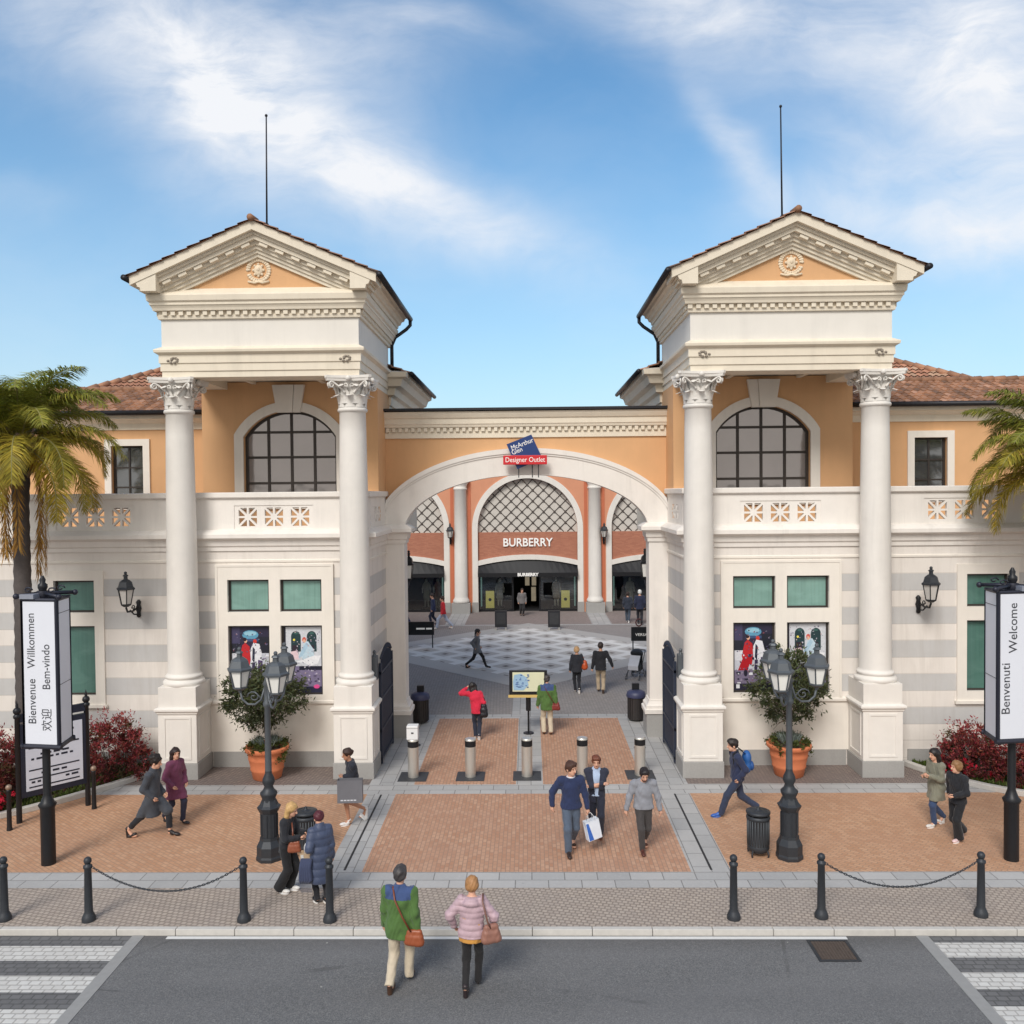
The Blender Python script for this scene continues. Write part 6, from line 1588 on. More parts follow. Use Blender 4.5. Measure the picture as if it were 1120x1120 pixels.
        if sc[1]:
            m = MB(); m.smooth = False; pl = []
            for k in range(20):
                a = R(18 * k); yy = .098 * math.sin(a); pl.append((.046 * (1 - .12 * (yy > .05)) * math.cos(a), yy + .02))
            m.add([q(x, y, -.042) for x, y in pl] + [q(x, y, -.012) for x, y in pl], [(k, (k + 1) % 20, 20 + (k + 1) % 20, 20 + k) for k in range(20)] + [tuple(range(20))[::-1], tuple(range(20, 40))]); m.build('sole', leather(sc[1]), sh_)
    # ---- upper garments: list of dicts
    for gi, g in enumerate(P.get('tops', [])):
        e = g.get('fit', .02) * .72; T = SDF(vox, g.get('k', .035)); hem = g.get('hem', .82) * s
        T.cone(pel + ud * .02 * s, chest, (.135 * s + e) * bk, (.14 * s + e) * bk ** .7, 1.1, .78, twist); T.cone(chest, neck - ud * .07 * s, (.14 * s + e) * bk ** .7, .105 * s + e * .7, 1.15, .72, twist)
        T.cone(neck - ud * .07 * s, neck - ud * .015 * s, .075 * s, .062 * s + e * .4)
        if g.get('collar'): T.cone(neck - ud * .05 * s, neck + nd * g['collar'] * s, .07 * s + e * .4, .068 * s + e * .5)
        if g.get('hood'): T.ell(neck - ud * .05 * s + V(0, .095 * s, 0), (.12 * s, .07 * s, .075 * s)); 
        if hem < pel.z - .02:
            fl = g.get('flare', 1.12); T.cone(pel + ud * .08 * s, V(pel.x, pel.y + g.get('sway', 0), hem), (.132 * s + e) * bk, (.142 * s + e) * fl, 1.1, .86)
            if spread > .35:
                for i in (0, 1):
                    kk = (hipL, hipR)[i].lerp(kn[i], min(1, max(.1, (pel.z - hem) / (.43 * s)))); T.cone((hipL, hipR)[i], kk, .1 * s + e, (.085 * s + e))
        for i in (0, 1):
            if g.get('sleeveless'): continue
            sh = (shL, shR)[i]; T.cone(neck - ud * .06 * s, sh, .065 * s + e * .5, .062 * s + e * .6); T.cone(sh, el[i], .064 * s + e * .7, .052 * s + e * .6)
            w2 = el[i] + (wr[i] - el[i]) * g.get('sleeve', .93); T.cone(el[i], w2, .052 * s + e * .6, .04 * s + e * .5)
        T.cut.append(lambda X, Y, Z_: np.where(np.abs(X - pel.x) < (.215 * s if hem > pel.z - .12 * s else .9), hem - Z_, -1))
        hg = neck + nd * (g.get('collar', .0) or .0) * s + ud * .012; T.cut.append(lambda X, Y, Z_: np.where((X - neck.x) ** 2 + (Y - neck.y) ** 2 < .02, (X - hg.x) * nd.x + (Y - hg.y) * nd.y + (Z_ - hg.z) * nd.z, -1))
        if g.get('open'):       # front opening of an unbuttoned coat
            ow = g['open'] * s; T.cut.append(lambda X, Y, Z_: np.where(Y < -.02, ow * np.clip((Z_ - hem + .1) / (neck.z - hem), .15, 1) - np.abs(X - neck.x), -1))
        T.disp = quilt(g['quilt'], .011, seed + gi) if g.get('quilt') else wrinkle(g.get('wr', .005), seed + gi * 5)
        m = MB(); T.mesh(m)
        mats = [cloth(g['col'], g.get('rough', .85))]
        if g.get('yoke'):
            mats.append(cloth(g['yoke'][0])); yz = (chest + ud * g['yoke'][1] * s)
            for fi, f in enumerate(m.f):
                c = sum((Vector(m.v[i]) for i in f), Vector()) / len(f)
                if (c - yz).dot(ud) > 0 and (c - neck).xy.length < .215 * s: m.m[fi] = 1
        m.build(g.get('name', 'jacket'), mats, W, fix=False)
    W.location = pos; W.rotation_euler = (0, 0, rz)
    M = Matrix.Translation(pos) @ Matrix.Rotation(rz, 4, 'Z')
    return dict(o=W, wr=[M @ w for w in wr], sh=[M @ shL, M @ shR], pel=M @ pel, neck=M @ neck, hc=M @ hc, M=M, s=s)
J = lambda col, hem=.84, **k: dict(col=col, hem=hem, **k)
def bag_paper(name, label, top, w, d, h, col, rz=0, accent=None, handles=True, mark=None, tiltx=0, cat='shopping bag'):
    """carrier bag hanging below the point 'top'"""
    B = thing(name, label, cat, (top.x, top.y, top.z), rz)
    z1 = top.z - (.14 if handles else 0); z0 = z1 - h
    X = Matrix.Translation(top) @ Matrix.Rotation(rz, 4, 'Z') @ Matrix.Rotation(tiltx, 4, 'Y') @ Matrix.Translation(-top)
    m = MB(); m.X = X; x, y = top.x, top.y
    vs = [(x - w / 2, y - d / 2, z0), (x + w / 2, y - d / 2, z0), (x + w / 2, y + d / 2, z0), (x - w / 2, y + d / 2, z0), (x - w / 2, y - d / 2, z1), (x + w / 2, y - d / 2, z1), (x + w / 2, y + d / 2, z1), (x - w / 2, y + d / 2, z1),
          (x - w / 2 + .02, y, (z0 + z1) / 2), (x + w / 2 - .02, y, (z0 + z1) / 2)]
    m.add(vs, [(0, 1, 2, 3), (0, 1, 5, 4), (2, 3, 7, 6), (1, 2, 9), (2, 6, 9), (6, 5, 9), (5, 1, 9), (3, 0, 8), (0, 4, 8), (4, 7, 8), (7, 3, 8)])
    m.build('carrier', mat('paper_%d_%d_%d' % col, S(*col), .55, var=.1, scale=7), B)
    if accent:
        m = MB(); m.X = X; m.add([(x - w / 2 * .9, y - d / 2 - .004, z0 + .01), (x - w * .12, y - d / 2 - .004, z0 + .01), (x - w * .3, y - d / 2 - .004, z1 - .03), (x - w / 2 * .95, y - d / 2 - .004, z1 - .03)], [(0, 1, 2, 3)]); m.build('printed_band', mat('paper_%d_%d_%d' % accent, S(*accent), .5), B)
    if mark:
        m = MB(); m.X = X
        for i in range(5): m.box(x - .2 + .07 * i, x - .145 + .07 * i, y - d / 2 - .004, y - d / 2 - .001, z0 + .05, z0 + .075)
        m.build('printed_mark', mat('paper_mark', S(210, 212, 218), .5), B)
    if handles:
        for yy in (-d / 2, d / 2):
            m = MB(); m.X = X; m.smooth = True; m.tube([(x - w * .22, y + yy, z1 - .02), (x - w * .2, y + yy * .5, z1 + .08), (x - .03, y, top.z + .0), (x + .03, y, top.z + .0), (x + w * .2, y + yy * .5, z1 + .08), (x + w * .22, y + yy, z1 - .02)], .006, 5); m.build('handle', M_WHITE, B)
    return B
def bag_soft(name, label, c, r, col, rz=0, strap=None, cat='shoulder bag'):
    B = thing(name, label, cat, tuple(c), rz); b = SDF(.012, .05); c = Vector(c); u = Vector((math.cos(rz), math.sin(rz), 0)); e = r[1] * .75; b.cone(c - u * (r[0] - e) - Vector((0, 0, r[2] - e)), c + u * (r[0] - e) - Vector((0, 0, r[2] - e)), e * 1.15, e * 1.15); b.cone(c - u * (r[0] - e) * .8 + Vector((0, 0, r[2] - e)), c + u * (r[0] - e) * .8 + Vector((0, 0, r[2] - e)), e * .7, e * .7); b.cone(c - u * (r[0] - e) * .85, c + u * (r[0] - e) * .85, e, e); b.disp = wrinkle(.004, 3); m = MB(); b.mesh(m); m.build('bag_body', leather(col), B, fix=False)
    if strap: m = MB(); m.smooth = True; m.tube(strap, .014, 6, flat=.6); m.build('strap', leather(tuple(int(x * .8) for x in col)), B)
    return B
def Gp(x, y, z=.006): return (x, y, z)
RZ = lambda a: R(a)
pp = {}
STEP = lambda a, b=None, la=0, lb=0, hl=0, hr=30: [(a, .07, la, hl), (-(b if b is not None else a), -.07, lb, hr)]
# 1 charcoal coat
pp['coat'] = person('man in a long charcoal coat and black trousers striding right on the left brick paving', Gp(-8.09, 18.28), R(86), 1.80, dict(seed=1, feet=[(.40, .06, 0, -8), (-.46, -.08, 0, 28)], legs=((24, 26, 34), .2, 'slim'), shoes=((34, 28, 28), None), hair=('curly', (34, 26, 24)), nod=16, look=10,
    hands=[(.17, -.16, .86), (-.17, -.08, .86)], tops=[J((62, 66, 74), .44, fit=.03, flare=1.02, collar=.05, name='coat', open=.0)]))
# 2 plum coat
pp['plum'] = person('long haired woman in a plum coat walking behind the man in the charcoal coat', Gp(-7.93, 19.05), R(62), 1.66, dict(seed=2, fem=True, feet=[(.26, .05, 0, 0), (-.24, -.06, 0, 25)], legs=((40, 42, 62), .075, 'slim'), shoes=((30, 26, 30), None, 1), hair=('long', (44, 28, 26)), look=-20, nod=2,
    hands=[(.2, -.14, .92), (-.2, -.16, .94)], elbow=[(.6, .8, 0), (-.6, .8, 0)], tops=[J((112, 56, 84), .60, fit=.04, flare=1.2, collar=.03, name='coat', wr=.007)]))
# 3 big grey bag
pp['gb'] = person('woman in dark jacket with bare legs and white sneakers carrying a wide grey bag', Gp(-3.93, 19.0), R(-62), 1.67, dict(seed=3, fem=True, feet=[(.20, .05, 0, 0), (-.28, -.06, .06, 48)], legs=None, shoes=((226, 224, 222), (236, 236, 236)), hair=('bun', (58, 38, 30)), nod=14, lean=7,
    hands=[(-.02, -.22, 1.12), (-.24, -.05, .86)], skin=1, tops=[J((38, 42, 54), .62, fit=.03, flare=1.1, collar=.02, name='jacket', wr=.007), ]))
w = pp['gb']['wr'][0]
bag_paper('shopping_bag', 'very wide dark grey paper bag carried by the woman near the left gate pillar', Vector((-3.93, 18.66, 1.10)), .54, .16, .50, (112, 112, 118), R(4), mark=True, handles=False)
# 4 blonde
pp['bl'] = person('blonde woman in black jacket and wide black trousers standing beside the left lamp', Gp(-4.50, 15.72), R(78), 1.64, dict(seed=4, fem=True, feet=[(.07, .09, 0, 0), (-.05, -.09, 0, 0)], legs=((24, 24, 28), .075, 'wide'), shoes=((228, 226, 222), (236, 236, 236)), hair=('long', (196, 158, 104)), nod=24, lean=4,
    hands=[(.08, -.36, 1.16), (-.12, -.34, 1.14)], hdir={0: (-.3, -1, .1), 1: (.3, -1, .1)}, elbow=[(.5, .6, -.6), (-.5, .6, -.6)], tops=[J((30, 31, 38), .80, fit=.03, flare=1.0, collar=.02, name='jacket', wr=.007)]))
q = pp['bl']; bag_soft('handbag', 'small brown handbag at the hip of the blonde woman', (-4.30, 15.52, .92), (.12, .055, .11), (146, 82, 58), R(10), [q['sh'][0] + Vector((0, -.02, .03)), Vector((-4.32, 15.5, 1.22)), Vector((-4.32, 15.5, 1.0))])
m = MB(); c = (q['wr'][0] + q['wr'][1]) / 2; m.cbox(c + Vector((.11, 0, .03)), (.02, .09, .15), Euler((0, R(-25), 0))); tag(m.build('phone', M_BLACK), 'black phone held by the blonde woman', 'phone')
bag_paper('paper_bag', 'beige paper bag with white top standing between the two women by the bollard', Vector((-4.06, 15.5, .98)), .26, .13, .42, (206, 180, 150), R(20), (232, 230, 226), True)
# 5 navy puffer
pp['nv'] = person('woman in a long navy padded coat with burgundy hat seen from behind', Gp(-3.76, 15.28), R(-146), 1.60, dict(seed=5, fem=True, feet=[(.08, .08, 0, 0), (-.04, -.08, 0, 0)], legs=((26, 26, 32), .075, 'tight'), shoes=((34, 34, 38), (224, 222, 218)), hair=('hat', (84, 34, 44)), nod=12, lean=4, bulk=1.05,
    hands=[(.20, -.18, 1.0), (-.24, -.02, .82)], tops=[J((62, 72, 98), .42, fit=.05, flare=1.12, collar=.08, quilt=.13, name='padded_coat', rough=.5)]))
q = pp['nv']; w = q['wr'][1]
B = thing('scarf', 'dark blue fringed scarf hanging from the hand of the woman in the padded coat', 'scarf', (-4.0, 15.1, .6))
m = MB(); m.smooth = True
for k in range(5): x = -4.05 + .035 * k; m.tube([(x, 15.12, .86), (x - .02, 15.1, .7), (x + .01 * k - .03, 15.1, .5), (x - .03, 15.1, .44)], [.035, .04, .04, .03], 7)
sc_ = m.build('cloth', cloth((56, 64, 92)), B)
m = MB()
for k in range(14): x = -4.08 + .0145 * k; m.tube([(x, 15.1, .46), (x - .01, 15.09, .36), (x + .005, 15.1, .27)], .004, 4)
m.build('fringe', cloth((96, 98, 112)), sc_)
# 6 green jacket couple on the road
def hero_green(label, pos, rz, H, seed, **k):
    d = dict(seed=seed, feet=[(-.20, .09, 0, 26), (.22, -.09, 0, -4)], legs=((196, 182, 160), .075, 'reg'), shoes=((74, 52, 40), None), hair=('short', (66, 62, 62)), nod=6, bulk=1.08,
        hands=[(.27, -.10, .80), (-.29, .06, .80)], tops=[J((76, 108, 52), .74, fit=.045, flare=1.02, collar=.05, yoke=((58, 78, 122), .035), name='jacket', wr=.009)])
    d.update(k); return person(label, pos, rz, H, d)
pp['gr'] = hero_green('man in a green jacket with blue shoulders and cream trousers crossing the road', Gp(-1.99, 12.86, -.094), R(172), 1.76, 6)
q = pp['gr']; bag_soft('shoulder_bag', 'brown leather bag at the hip of the green jacketed man on the road', q['M'] @ Vector((-.25, .10, .80)), (.15, .07, .13), (150, 80, 50), R(172), [q['M'] @ Vector(p) for p in ((.10, -.10, 1.47), (.085, .04, 1.50), (.03, .15, 1.36), (-.10, .19, 1.12), (-.21, .15, .9))])
pp['pk'] = person('woman in a pale pink padded jacket and black trousers crossing the road', Gp(-.90, 12.74, -.094), R(176), 1.65, dict(seed=7, fem=True, feet=[(-.16, .08, 0, 24), (.20, -.07, 0, -4)], legs=((28, 26, 28), .09, 'tight'), shoes=((48, 38, 40), None), hair=('bob', (168, 122, 78)), nod=8, lean=4, bulk=1.05,
    hands=[(.30, -.12, .95), (-.30, -.12, .96)], elbow=[(.9, .6, 0), (-.9, .6, 0)], tops=[J((196, 140, 64), .80, fit=.025, sleeveless=True, name='jumper'), J((186, 158, 166), .87, fit=.04, flare=1.0, quilt=.085, hood=True, name='padded_jacket', rough=.5)]))
q = pp['pk']; bag_soft('shoulder_bag', 'rose brown slouchy bag under the right arm of the woman in pink', q['M'] @ Vector((-.30, .10, .92)), (.15, .08, .15), (150, 106, 92), R(200), [q['M'] @ Vector(p) for p in ((-.17, -.03, 1.44), (-.18, .12, 1.38), (-.26, .16, 1.1), (-.3, .14, 1.0))])
# 8-10 three men
pp['ns'] = person('man in a navy sweater and grey blue jeans walking towards the road', Gp(.80, 17.45), R(6), 1.84, dict(seed=8, feet=[(-.24, .08, 0, 30), (.24, -.08, 0, -6)], legs=((78, 90, 108), .075, 'reg'), shoes=((52, 38, 34), None), hair=('short', (72, 46, 36)), look=38, nod=10, bulk=1.06,
    hands=[(.31, -.08, .86), (-.36, .02, .90)], elbow=[(.8, .7, 0), (-1, .6, 0)], tops=[J((34, 46, 82), .86, fit=.03, flare=1.0, name='sweater', wr=.007)]))
m = MB(); M_ = pp['ns']; nk = M_['neck']; m.smooth = True; m.tube([nk + Vector((.075 * math.cos(R(a)), -.012 + .07 * math.sin(R(a)), .012 + .008 * math.sin(R(a)))) for a in range(0, 361, 24)], .014, 6); o = m.build('shirt_collar', cloth((214, 216, 226)), M_['o']); 
bag_paper('shopping_bag', 'white and blue paper bag in the hand of the man in the navy sweater', pp['ns']['wr'][0] + Vector((.03, -.02, -.09)), .30, .14, .40, (224, 230, 240), R(22), (54, 104, 190), True, tiltx=R(-12))
pp['su'] = person('man in a dark suit with folded arms between two men in sweaters', Gp(1.38, 18.25), R(-4), 1.72, dict(seed=9, feet=[(.12, .08, 0, 0), (-.14, -.08, 0, 22)], legs=((38, 42, 58), .075, 'reg'), shoes=((92, 50, 38), None), hair=('short', (110, 62, 44)), nod=12,
    hands=[(-.14, -.20, 1.14), (.13, -.19, 1.20)], elbow=[(1, .2, -.5), (-1, .2, -.5)], hdir={0: (-1, -.1, .3), 1: (1, -.1, .3)}, tops=[J((176, 194, 222), .9, fit=.012, sleeveless=True, collar=.035, name='shirt'), J((40, 44, 62), .76, fit=.035, flare=1.02, open=.075, name='suit_jacket', wr=.006)]))
pp['gs'] = person('man in a grey sweater and charcoal trousers looking down, rightmost of the three men', Gp(2.27, 17.5), R(2), 1.74, dict(seed=10, feet=[(-.22, .07, 0, 30), (.2, -.05, 0, -4)], legs=((62, 58, 58), .075, 'slim'), shoes=((84, 48, 40), None), hair=('short', (34, 28, 30)), nod=32, lean=5, bulk=1.1, beard=True,
    hands=[(.34, -.06, .84), (-.36, -.04, .84)], elbow=[(1, .6, 0), (-1, .6, 0)], tops=[J((138, 140, 148), .88, fit=.03, flare=1.0, collar=.015, name='sweater', wr=.007)]))
# 11 backpack
pp['bp'] = person('man with a blue backpack and bright blue shoes striding left on the right brick paving', Gp(4.62, 19.4), R(-88), 1.78, dict(seed=11, feet=[(.46, .07, 0, -10), (-.40, -.07, 0, 34)], legs=((44, 54, 78), .075, 'reg'), shoes=((48, 92, 170), (70, 110, 180)), hair=('short', (38, 30, 28)), nod=10, lean=5,
    hands=[(.2, -.02, .86), (-.20, .02, .86)], tops=[J((38, 46, 76), .82, fit=.04, flare=1.0, collar=.05, name='jacket', wr=.008)]))
q = pp['bp']; B = thing('backpack', 'blue backpack worn by the man striding left', 'backpack', tuple(q['M'] @ Vector((0, .22, 1.2))))
b = SDF(.012, .03)
for z, rz_ in ((1.30, .11), (1.12, .13)): b.ell(q['M'] @ Vector((0, .21, z)), (.10, .14, .17))
m = MB(); b.mesh(m); m.build('pack', mat('backpack_blue', S(38, 92, 158), .6, var=.2, vec='obj'), B, fix=False)
m = MB(); b = SDF(.012, .02); b.ell(q['M'] @ Vector((0, .31, 1.12)), (.06, .11, .11)); b.mesh(m); m.build('pocket', mat('backpack_pocket', S(32, 78, 140), .6), B, fix=False)
for sg in (-1, 1): m = MB(); m.smooth = True; m.tube([q['M'] @ Vector(p) for p in ((sg * .1, .15, 1.42), (sg * .11, .0, 1.535), (sg * .12, -.13, 1.42), (sg * .15, -.12, 1.2), (sg * .15, .1, 1.08))], .02, 6, flat=.5); m.build('strap', M_BLACK, B)
# 12-13 right pair
pp['br'] = person('fair haired woman in black jacket and flared trousers near the right banner post', Gp(8.82, 18.0), R(-58), 1.64, dict(seed=12, fem=True, feet=[(.12, .06, 0, 0), (-.22, -.06, .0, 34)], legs=((22, 23, 28), .075, 'wide'), shoes=((226, 196, 196), (236, 232, 230)), hair=('bob', (142, 104, 68)), look=-25,
    hands=[(.10, -.28, 1.06), (-.26, .10, .96)], elbow=[(.6, .6, -.4), (-.7, .9, 0)], tops=[J((28, 29, 35), .84, fit=.04, flare=1.02, collar=.04, name='jacket', wr=.008)]))
pp['bh'] = person('dark haired woman in an olive grey cardigan and jeans half hidden at the right', Gp(8.76, 18.8), R(-70), 1.66, dict(seed=13, fem=True, feet=[(.2, .06, 0, 0), (-.2, -.06, 0, 30)], legs=((52, 70, 104), .075, 'slim'), shoes=((216, 212, 206), (230, 228, 226)), hair=('long', (34, 26, 26)), nod=12,
    hands=[(.1, -.3, 1.2), (-.1, -.28, 1.15)], tops=[J((126, 124, 108), .62, fit=.04, flare=1.1, name='cardigan', wr=.008)]))
# 14-15 in the passage
pp['rw'] = person('dark haired woman in a crimson jacket leaning her head in the passage', Gp(-1.58, 25.56), R(186), 1.66, dict(seed=14, fem=True, feet=[(.12, .05, 0, 0), (-.12, -.05, 0, 20)], legs=((36, 42, 60), .075, 'slim'), shoes=((206, 204, 204), (226, 224, 224)), hair=('long', (26, 20, 22)), nod=20, lean=5, side=.13, tilt=.28,
    hands=[(.32, -.10, 1.58), (-.18, -.12, .92)], elbow=[(1, .1, .4), (-.5, .8, 0)], tops=[J((206, 36, 66), .80, fit=.035, flare=1.0, collar=.03, name='jacket', wr=.008)]))
q = pp['rw']; bag_soft('shoulder_bag', 'large black bag hanging at the right side of the woman in crimson', q['M'] @ Vector((-.19, .06, .86)), (.07, .13, .22), (30, 30, 38), R(186), [q['shR'] if 'shR' in q else q['sh'][1], q['M'] @ Vector((-.22, .08, 1.2)), q['M'] @ Vector((-.2, .06, 1.0))])
pp['mm'] = hero_green('man in a green jacket with blue shoulders and cream trousers standing at the map board', Gp(.50, 26.0), R(186), 1.76, 15, feet=[(.04, .10, 0, 0), (-.03, -.10, 0, 0)], vox=.015, nod=10)
q = pp['mm']; bag_soft('shoulder_bag', 'dark red brown bag at the hip of the man at the map board', q['M'] @ Vector((-.25, .06, .86)), (.14, .07, .13), (124, 48, 44), R(186), [q['M'] @ Vector(p) for p in ((.10, -.10, 1.44), (.085, .04, 1.47), (.03, .15, 1.34), (-.10, .18, 1.12), (-.21, .13, .95))])
# 16-18 courtyard
pp['gf'] = person('woman in a grey coat and black leggings striding right over the diamond paving', Gp(-2.2, 35.9, .012), R(84), 1.66, dict(seed=16, fem=True, vox=.018, feet=[(.46, .05, 0, -8), (-.42, -.06, 0, 30)], legs=((30, 30, 34), .075, 'tight'), shoes=((30, 28, 30), None), hair=('tail', (40, 30, 28)), hands=[(.2, -.1, .9), (-.2, .06, .9)], tops=[J((108, 110, 116), .66, fit=.035, name='coat')]))
pp['ob'] = person('fair haired woman in a black jacket with an orange bag walking away', Gp(1.70, 31.4, .012), R(184), 1.64, dict(seed=17, fem=True, vox=.017, feet=[(.14, .06, 0, 0), (-.14, -.06, 0, 24)], legs=((28, 30, 38), .075, 'slim'), shoes=((220, 216, 212), None), hair=('bob', (204, 164, 120)), hands=[(.26, -.06, .86), (-.24, -.14, .95)], tops=[J((40, 42, 50), .80, fit=.04, name='jacket')]))
q = pp['ob']; bag_soft('shoulder_bag', 'orange shoulder bag of the fair haired woman in the courtyard', q['M'] @ Vector((-.28, .06, 1.02)), (.10, .12, .19), (196, 86, 44), R(184), [q['sh'][1] + Vector((0, 0, .04)), q['M'] @ Vector((-.26, .08, 1.25))])
pp['bt'] = person('man in a black top and beige trousers walking away across the courtyard', Gp(2.56, 31.4, .012), R(176), 1.78, dict(seed=18, vox=.017, feet=[(.16, .08, 0, 0), (-.14, -.08, 0, 22)], legs=((174, 156, 132), .075, 'reg'), shoes=((70, 54, 46), None), hair=('short', (60, 48, 42)), bulk=1.1, hands=[(.30, .02, .84), (-.42, -.08, .92)], tops=[J((32, 33, 40), .80, fit=.035, name='sweater')]))
# 19-24 before the shop
far = [('rf', 'man in a red jacket and pale jeans striding left before the shop', -4.62, 46.3, -82, 1.78, (204, 34, 46), (176, 184, 204), 'short', (60, 44, 36), (226, 222, 220), .42),
       ('rb', 'person in a dark blue coat walking just behind the man in red', -5.30, 47.6, -80, 1.72, (34, 44, 78), (34, 40, 62), 'short', (44, 36, 34), (40, 36, 40), .2),
       ('nr', 'white haired person in a navy coat walking at the right of the courtyard', 6.02, 47.4, 176, 1.86, (30, 36, 62), (28, 28, 36), 'short', (222, 220, 216), (30, 30, 34), .16),
       ('nq', 'person in dark clothes and white shoes left of the white haired one', 5.45, 48.2, 170, 1.66, (40, 46, 60), (60, 70, 84), 'bob', (50, 38, 34), (228, 226, 224), .2),
       ('dr', 'person in a grey top standing in the shop doorway', -.44, 51.0, 10, 1.60, (112, 108, 108), (30, 30, 34), 'short', (50, 40, 36), (30, 30, 32), .08),
       ('el', 'person in a navy coat partly hidden behind the left arch pier', -6.55, 45.6, 100, 1.68, (38, 42, 84), (40, 46, 86), 'bob', (50, 40, 36), (40, 40, 44), .2)]
for k, lb, x, y, a, H, c1, c2, hs_, hcol, sh_, st in far:
    pp[k] = person(lb, Gp(x, y, .014), R(a), H, dict(seed=len(lb), vox=.024, feet=[(st, .07, 0, 0), (-st, -.07, 0, 24 if st > .1 else 0)], legs=(c2, .075, 'reg'), shoes=(sh_, None), hair=(hs_, hcol), tops=[J(c1, .78, fit=.04)]))
# shop mannequins
for i, (x, lb, cc) in enumerate(((SX - 1.75, 'dressed mannequin in the shop window left of the door', (150, 146, 138)), (SX + 1.75, 'dressed mannequin in the shop window right of the door', (140, 120, 96)), (SX - 6.3, 'pale mannequin in the left shop window', (170, 166, 150)), (SX - 5.6, 'second dressed mannequin in the left shop window', (150, 120, 110)), (SX + 6.3, 'pale mannequin in a long dress in the right shop window', (176, 172, 160)))):
    Mq = thing('mannequin', lb, 'mannequin', (x, SY + 1.1, .1)); b = SDF(.03, .05); y = SY + 1.1; z = .25
    b.ell((x, y, z + 1.62), (.085, .1, .12)); b.cone((x, y, z + 1.35), (x, y, z + 1.55), .05, .05); b.cone((x, y, z + .95), (x, y, z + 1.35), .11, .15, 1.2, .8)
    for sg in (-1, 1): b.cone((x + sg * .19, y, z + 1.36), (x + sg * .25, y, z + 1.1), .05, .045); b.cone((x + sg * .25, y, z + 1.1), (x + sg * .24, y - .08, z + .85), .045, .035); b.cone((x + sg * .09, y, z + .9), (x + sg * .09, y, z), .09, .05)
    m = MB(); b.mesh(m); m.build('figure', mat('mannequin_white', S(190, 186, 176), .4), Mq, fix=False)
    b = SDF(.03, .05); b.cone((x, y, z + .95), (x, y, z + 1.36), .14, .18, 1.2, .85); b.cone((x, y, z + .55 if i < 4 else z + .2), (x, y, z + .95), .2, .15, 1.1, .9); m = MB(); b.mesh(m); m.build('dress', cloth(cc), Mq, fix=False)
    m = MB(); m.lathe([(.28, .1), (.28, .25)], (x, y, 0), 18); m.build('base', M_BLACK, Mq)
# pushchair
PC = thing('pushchair', 'black pushchair with a pale cover parked right of the courtyard', 'pushchair', (4.12, 33.8, .012), R(-24))
def pc(nm, mb, mt): o = mb.build(nm, mt, None); o.parent = PC; return o
m = MB(); m.smooth = True
for sg in (-1, 1):
    m.tube([(sg * .24, -.42, .12), (sg * .24, .15, .62), (sg * .24, .50, 1.02)], .016, 6); m.tube([(sg * .24, .40, .12), (sg * .24, -.05, .55), (sg * .24, -.1, .6)], .016, 6)
m.tube([(-.24, .5, 1.02), (.24, .5, 1.02)], .02, 6); m.tube([(-.24, .4, .12), (.24, .4, .12)], .012, 6); pc('frame', m, M_BLACK)
for x, y in ((-.26, -.42), (.26, -.42), (-.26, .4), (.26, .4)):
    m = MB(); m.smooth = True; m.tube([(x + .13 * 0, y + .12 * math.cos(R(a)), .12 + .1 * math.sin(R(a))) for a in range(0, 361, 30)], .025, 6, cap=False); m.lathe([(.03, -.02), (.03, .02)], (x, y, .12), 8); pc('wheel', m, mat('wheel_grey', S(120, 120, 124), .6))
b = SDF(.02, .04); b.cone((0, .18, .42), (0, .32, .92), .2, .18, 1.05, .35); b.cone((0, -.2, .46), (0, .2, .42), .18, .2, 1.05, .6); m = MB(); b.mesh(m); pc('seat', m, cloth((34, 36, 44)))
b = SDF(.02, .04); b.ell((0, .14, .92), (.25, .26, .2)); b.cut.append(lambda X, Y, Z_: .9 - Z_ - (Y - .1) * .8); m = MB(); b.mesh(m); pc('hood', m, cloth((44, 50, 60)))
m = MB(); m.add([(-.2, -.36, .52), (.2, -.36, .52), (.2, -.02, .88), (-.2, -.02, .88)], [(0, 1, 2, 3)]); m.add([(-.2, -.36, .52), (.2, -.36, .52), (.2, -.34, .36), (-.2, -.34, .36)], [(0, 1, 2, 3)]); pc('cover', m, mat('pale_cover', S(206, 208, 216), .6, var=.08))
SKY_SAT, SKY_VAL, SKY_STR = 1.26, 1.53, .105
SKY_GAIN = (1.08, 1.16, 1.06)
SKY_HAZE = (4.5, 6.2, 7.9); SKY_CLOUD = (8.6, 8.8, 9.2)
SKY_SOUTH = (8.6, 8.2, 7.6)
# ---------------------------------------------------------------- camera
cam = bpy.data.cameras.new('camera'); CAM = bpy.data.objects.new('camera', cam); COL.objects.link(CAM)
cam.sensor_width = 36; cam.lens = 950 / 1120 * 36; cam.clip_end = 5000; cam.clip_start = .1
F_, TH = 950., .0095
ux = 18 * math.cos(TH) + 22 * math.sin(TH); uy = 22 * math.cos(TH) - 18 * math.sin(TH)
yaw = math.atan2(ux, F_); pit = math.atan2(uy, math.hypot(F_, ux))
Fv = Vector((-math.sin(yaw) * math.cos(pit), math.cos(yaw) * math.cos(pit), -math.sin(pit)))
R0 = Vector((math.cos(yaw), math.sin(yaw), 0)); U0 = R0.cross(Fv)
Rv = R0 * math.cos(TH) - U0 * math.sin(TH); Uv = U0 * math.cos(TH) + R0 * math.sin(TH)
CAM.matrix_world = Matrix(((Rv.x, Uv.x, -Fv.x, 0), (Rv.y, Uv.y, -Fv.y, 0), (Rv.z, Uv.z, -Fv.z, 7.3), (0, 0, 0, 1)))
SC.camera = CAM
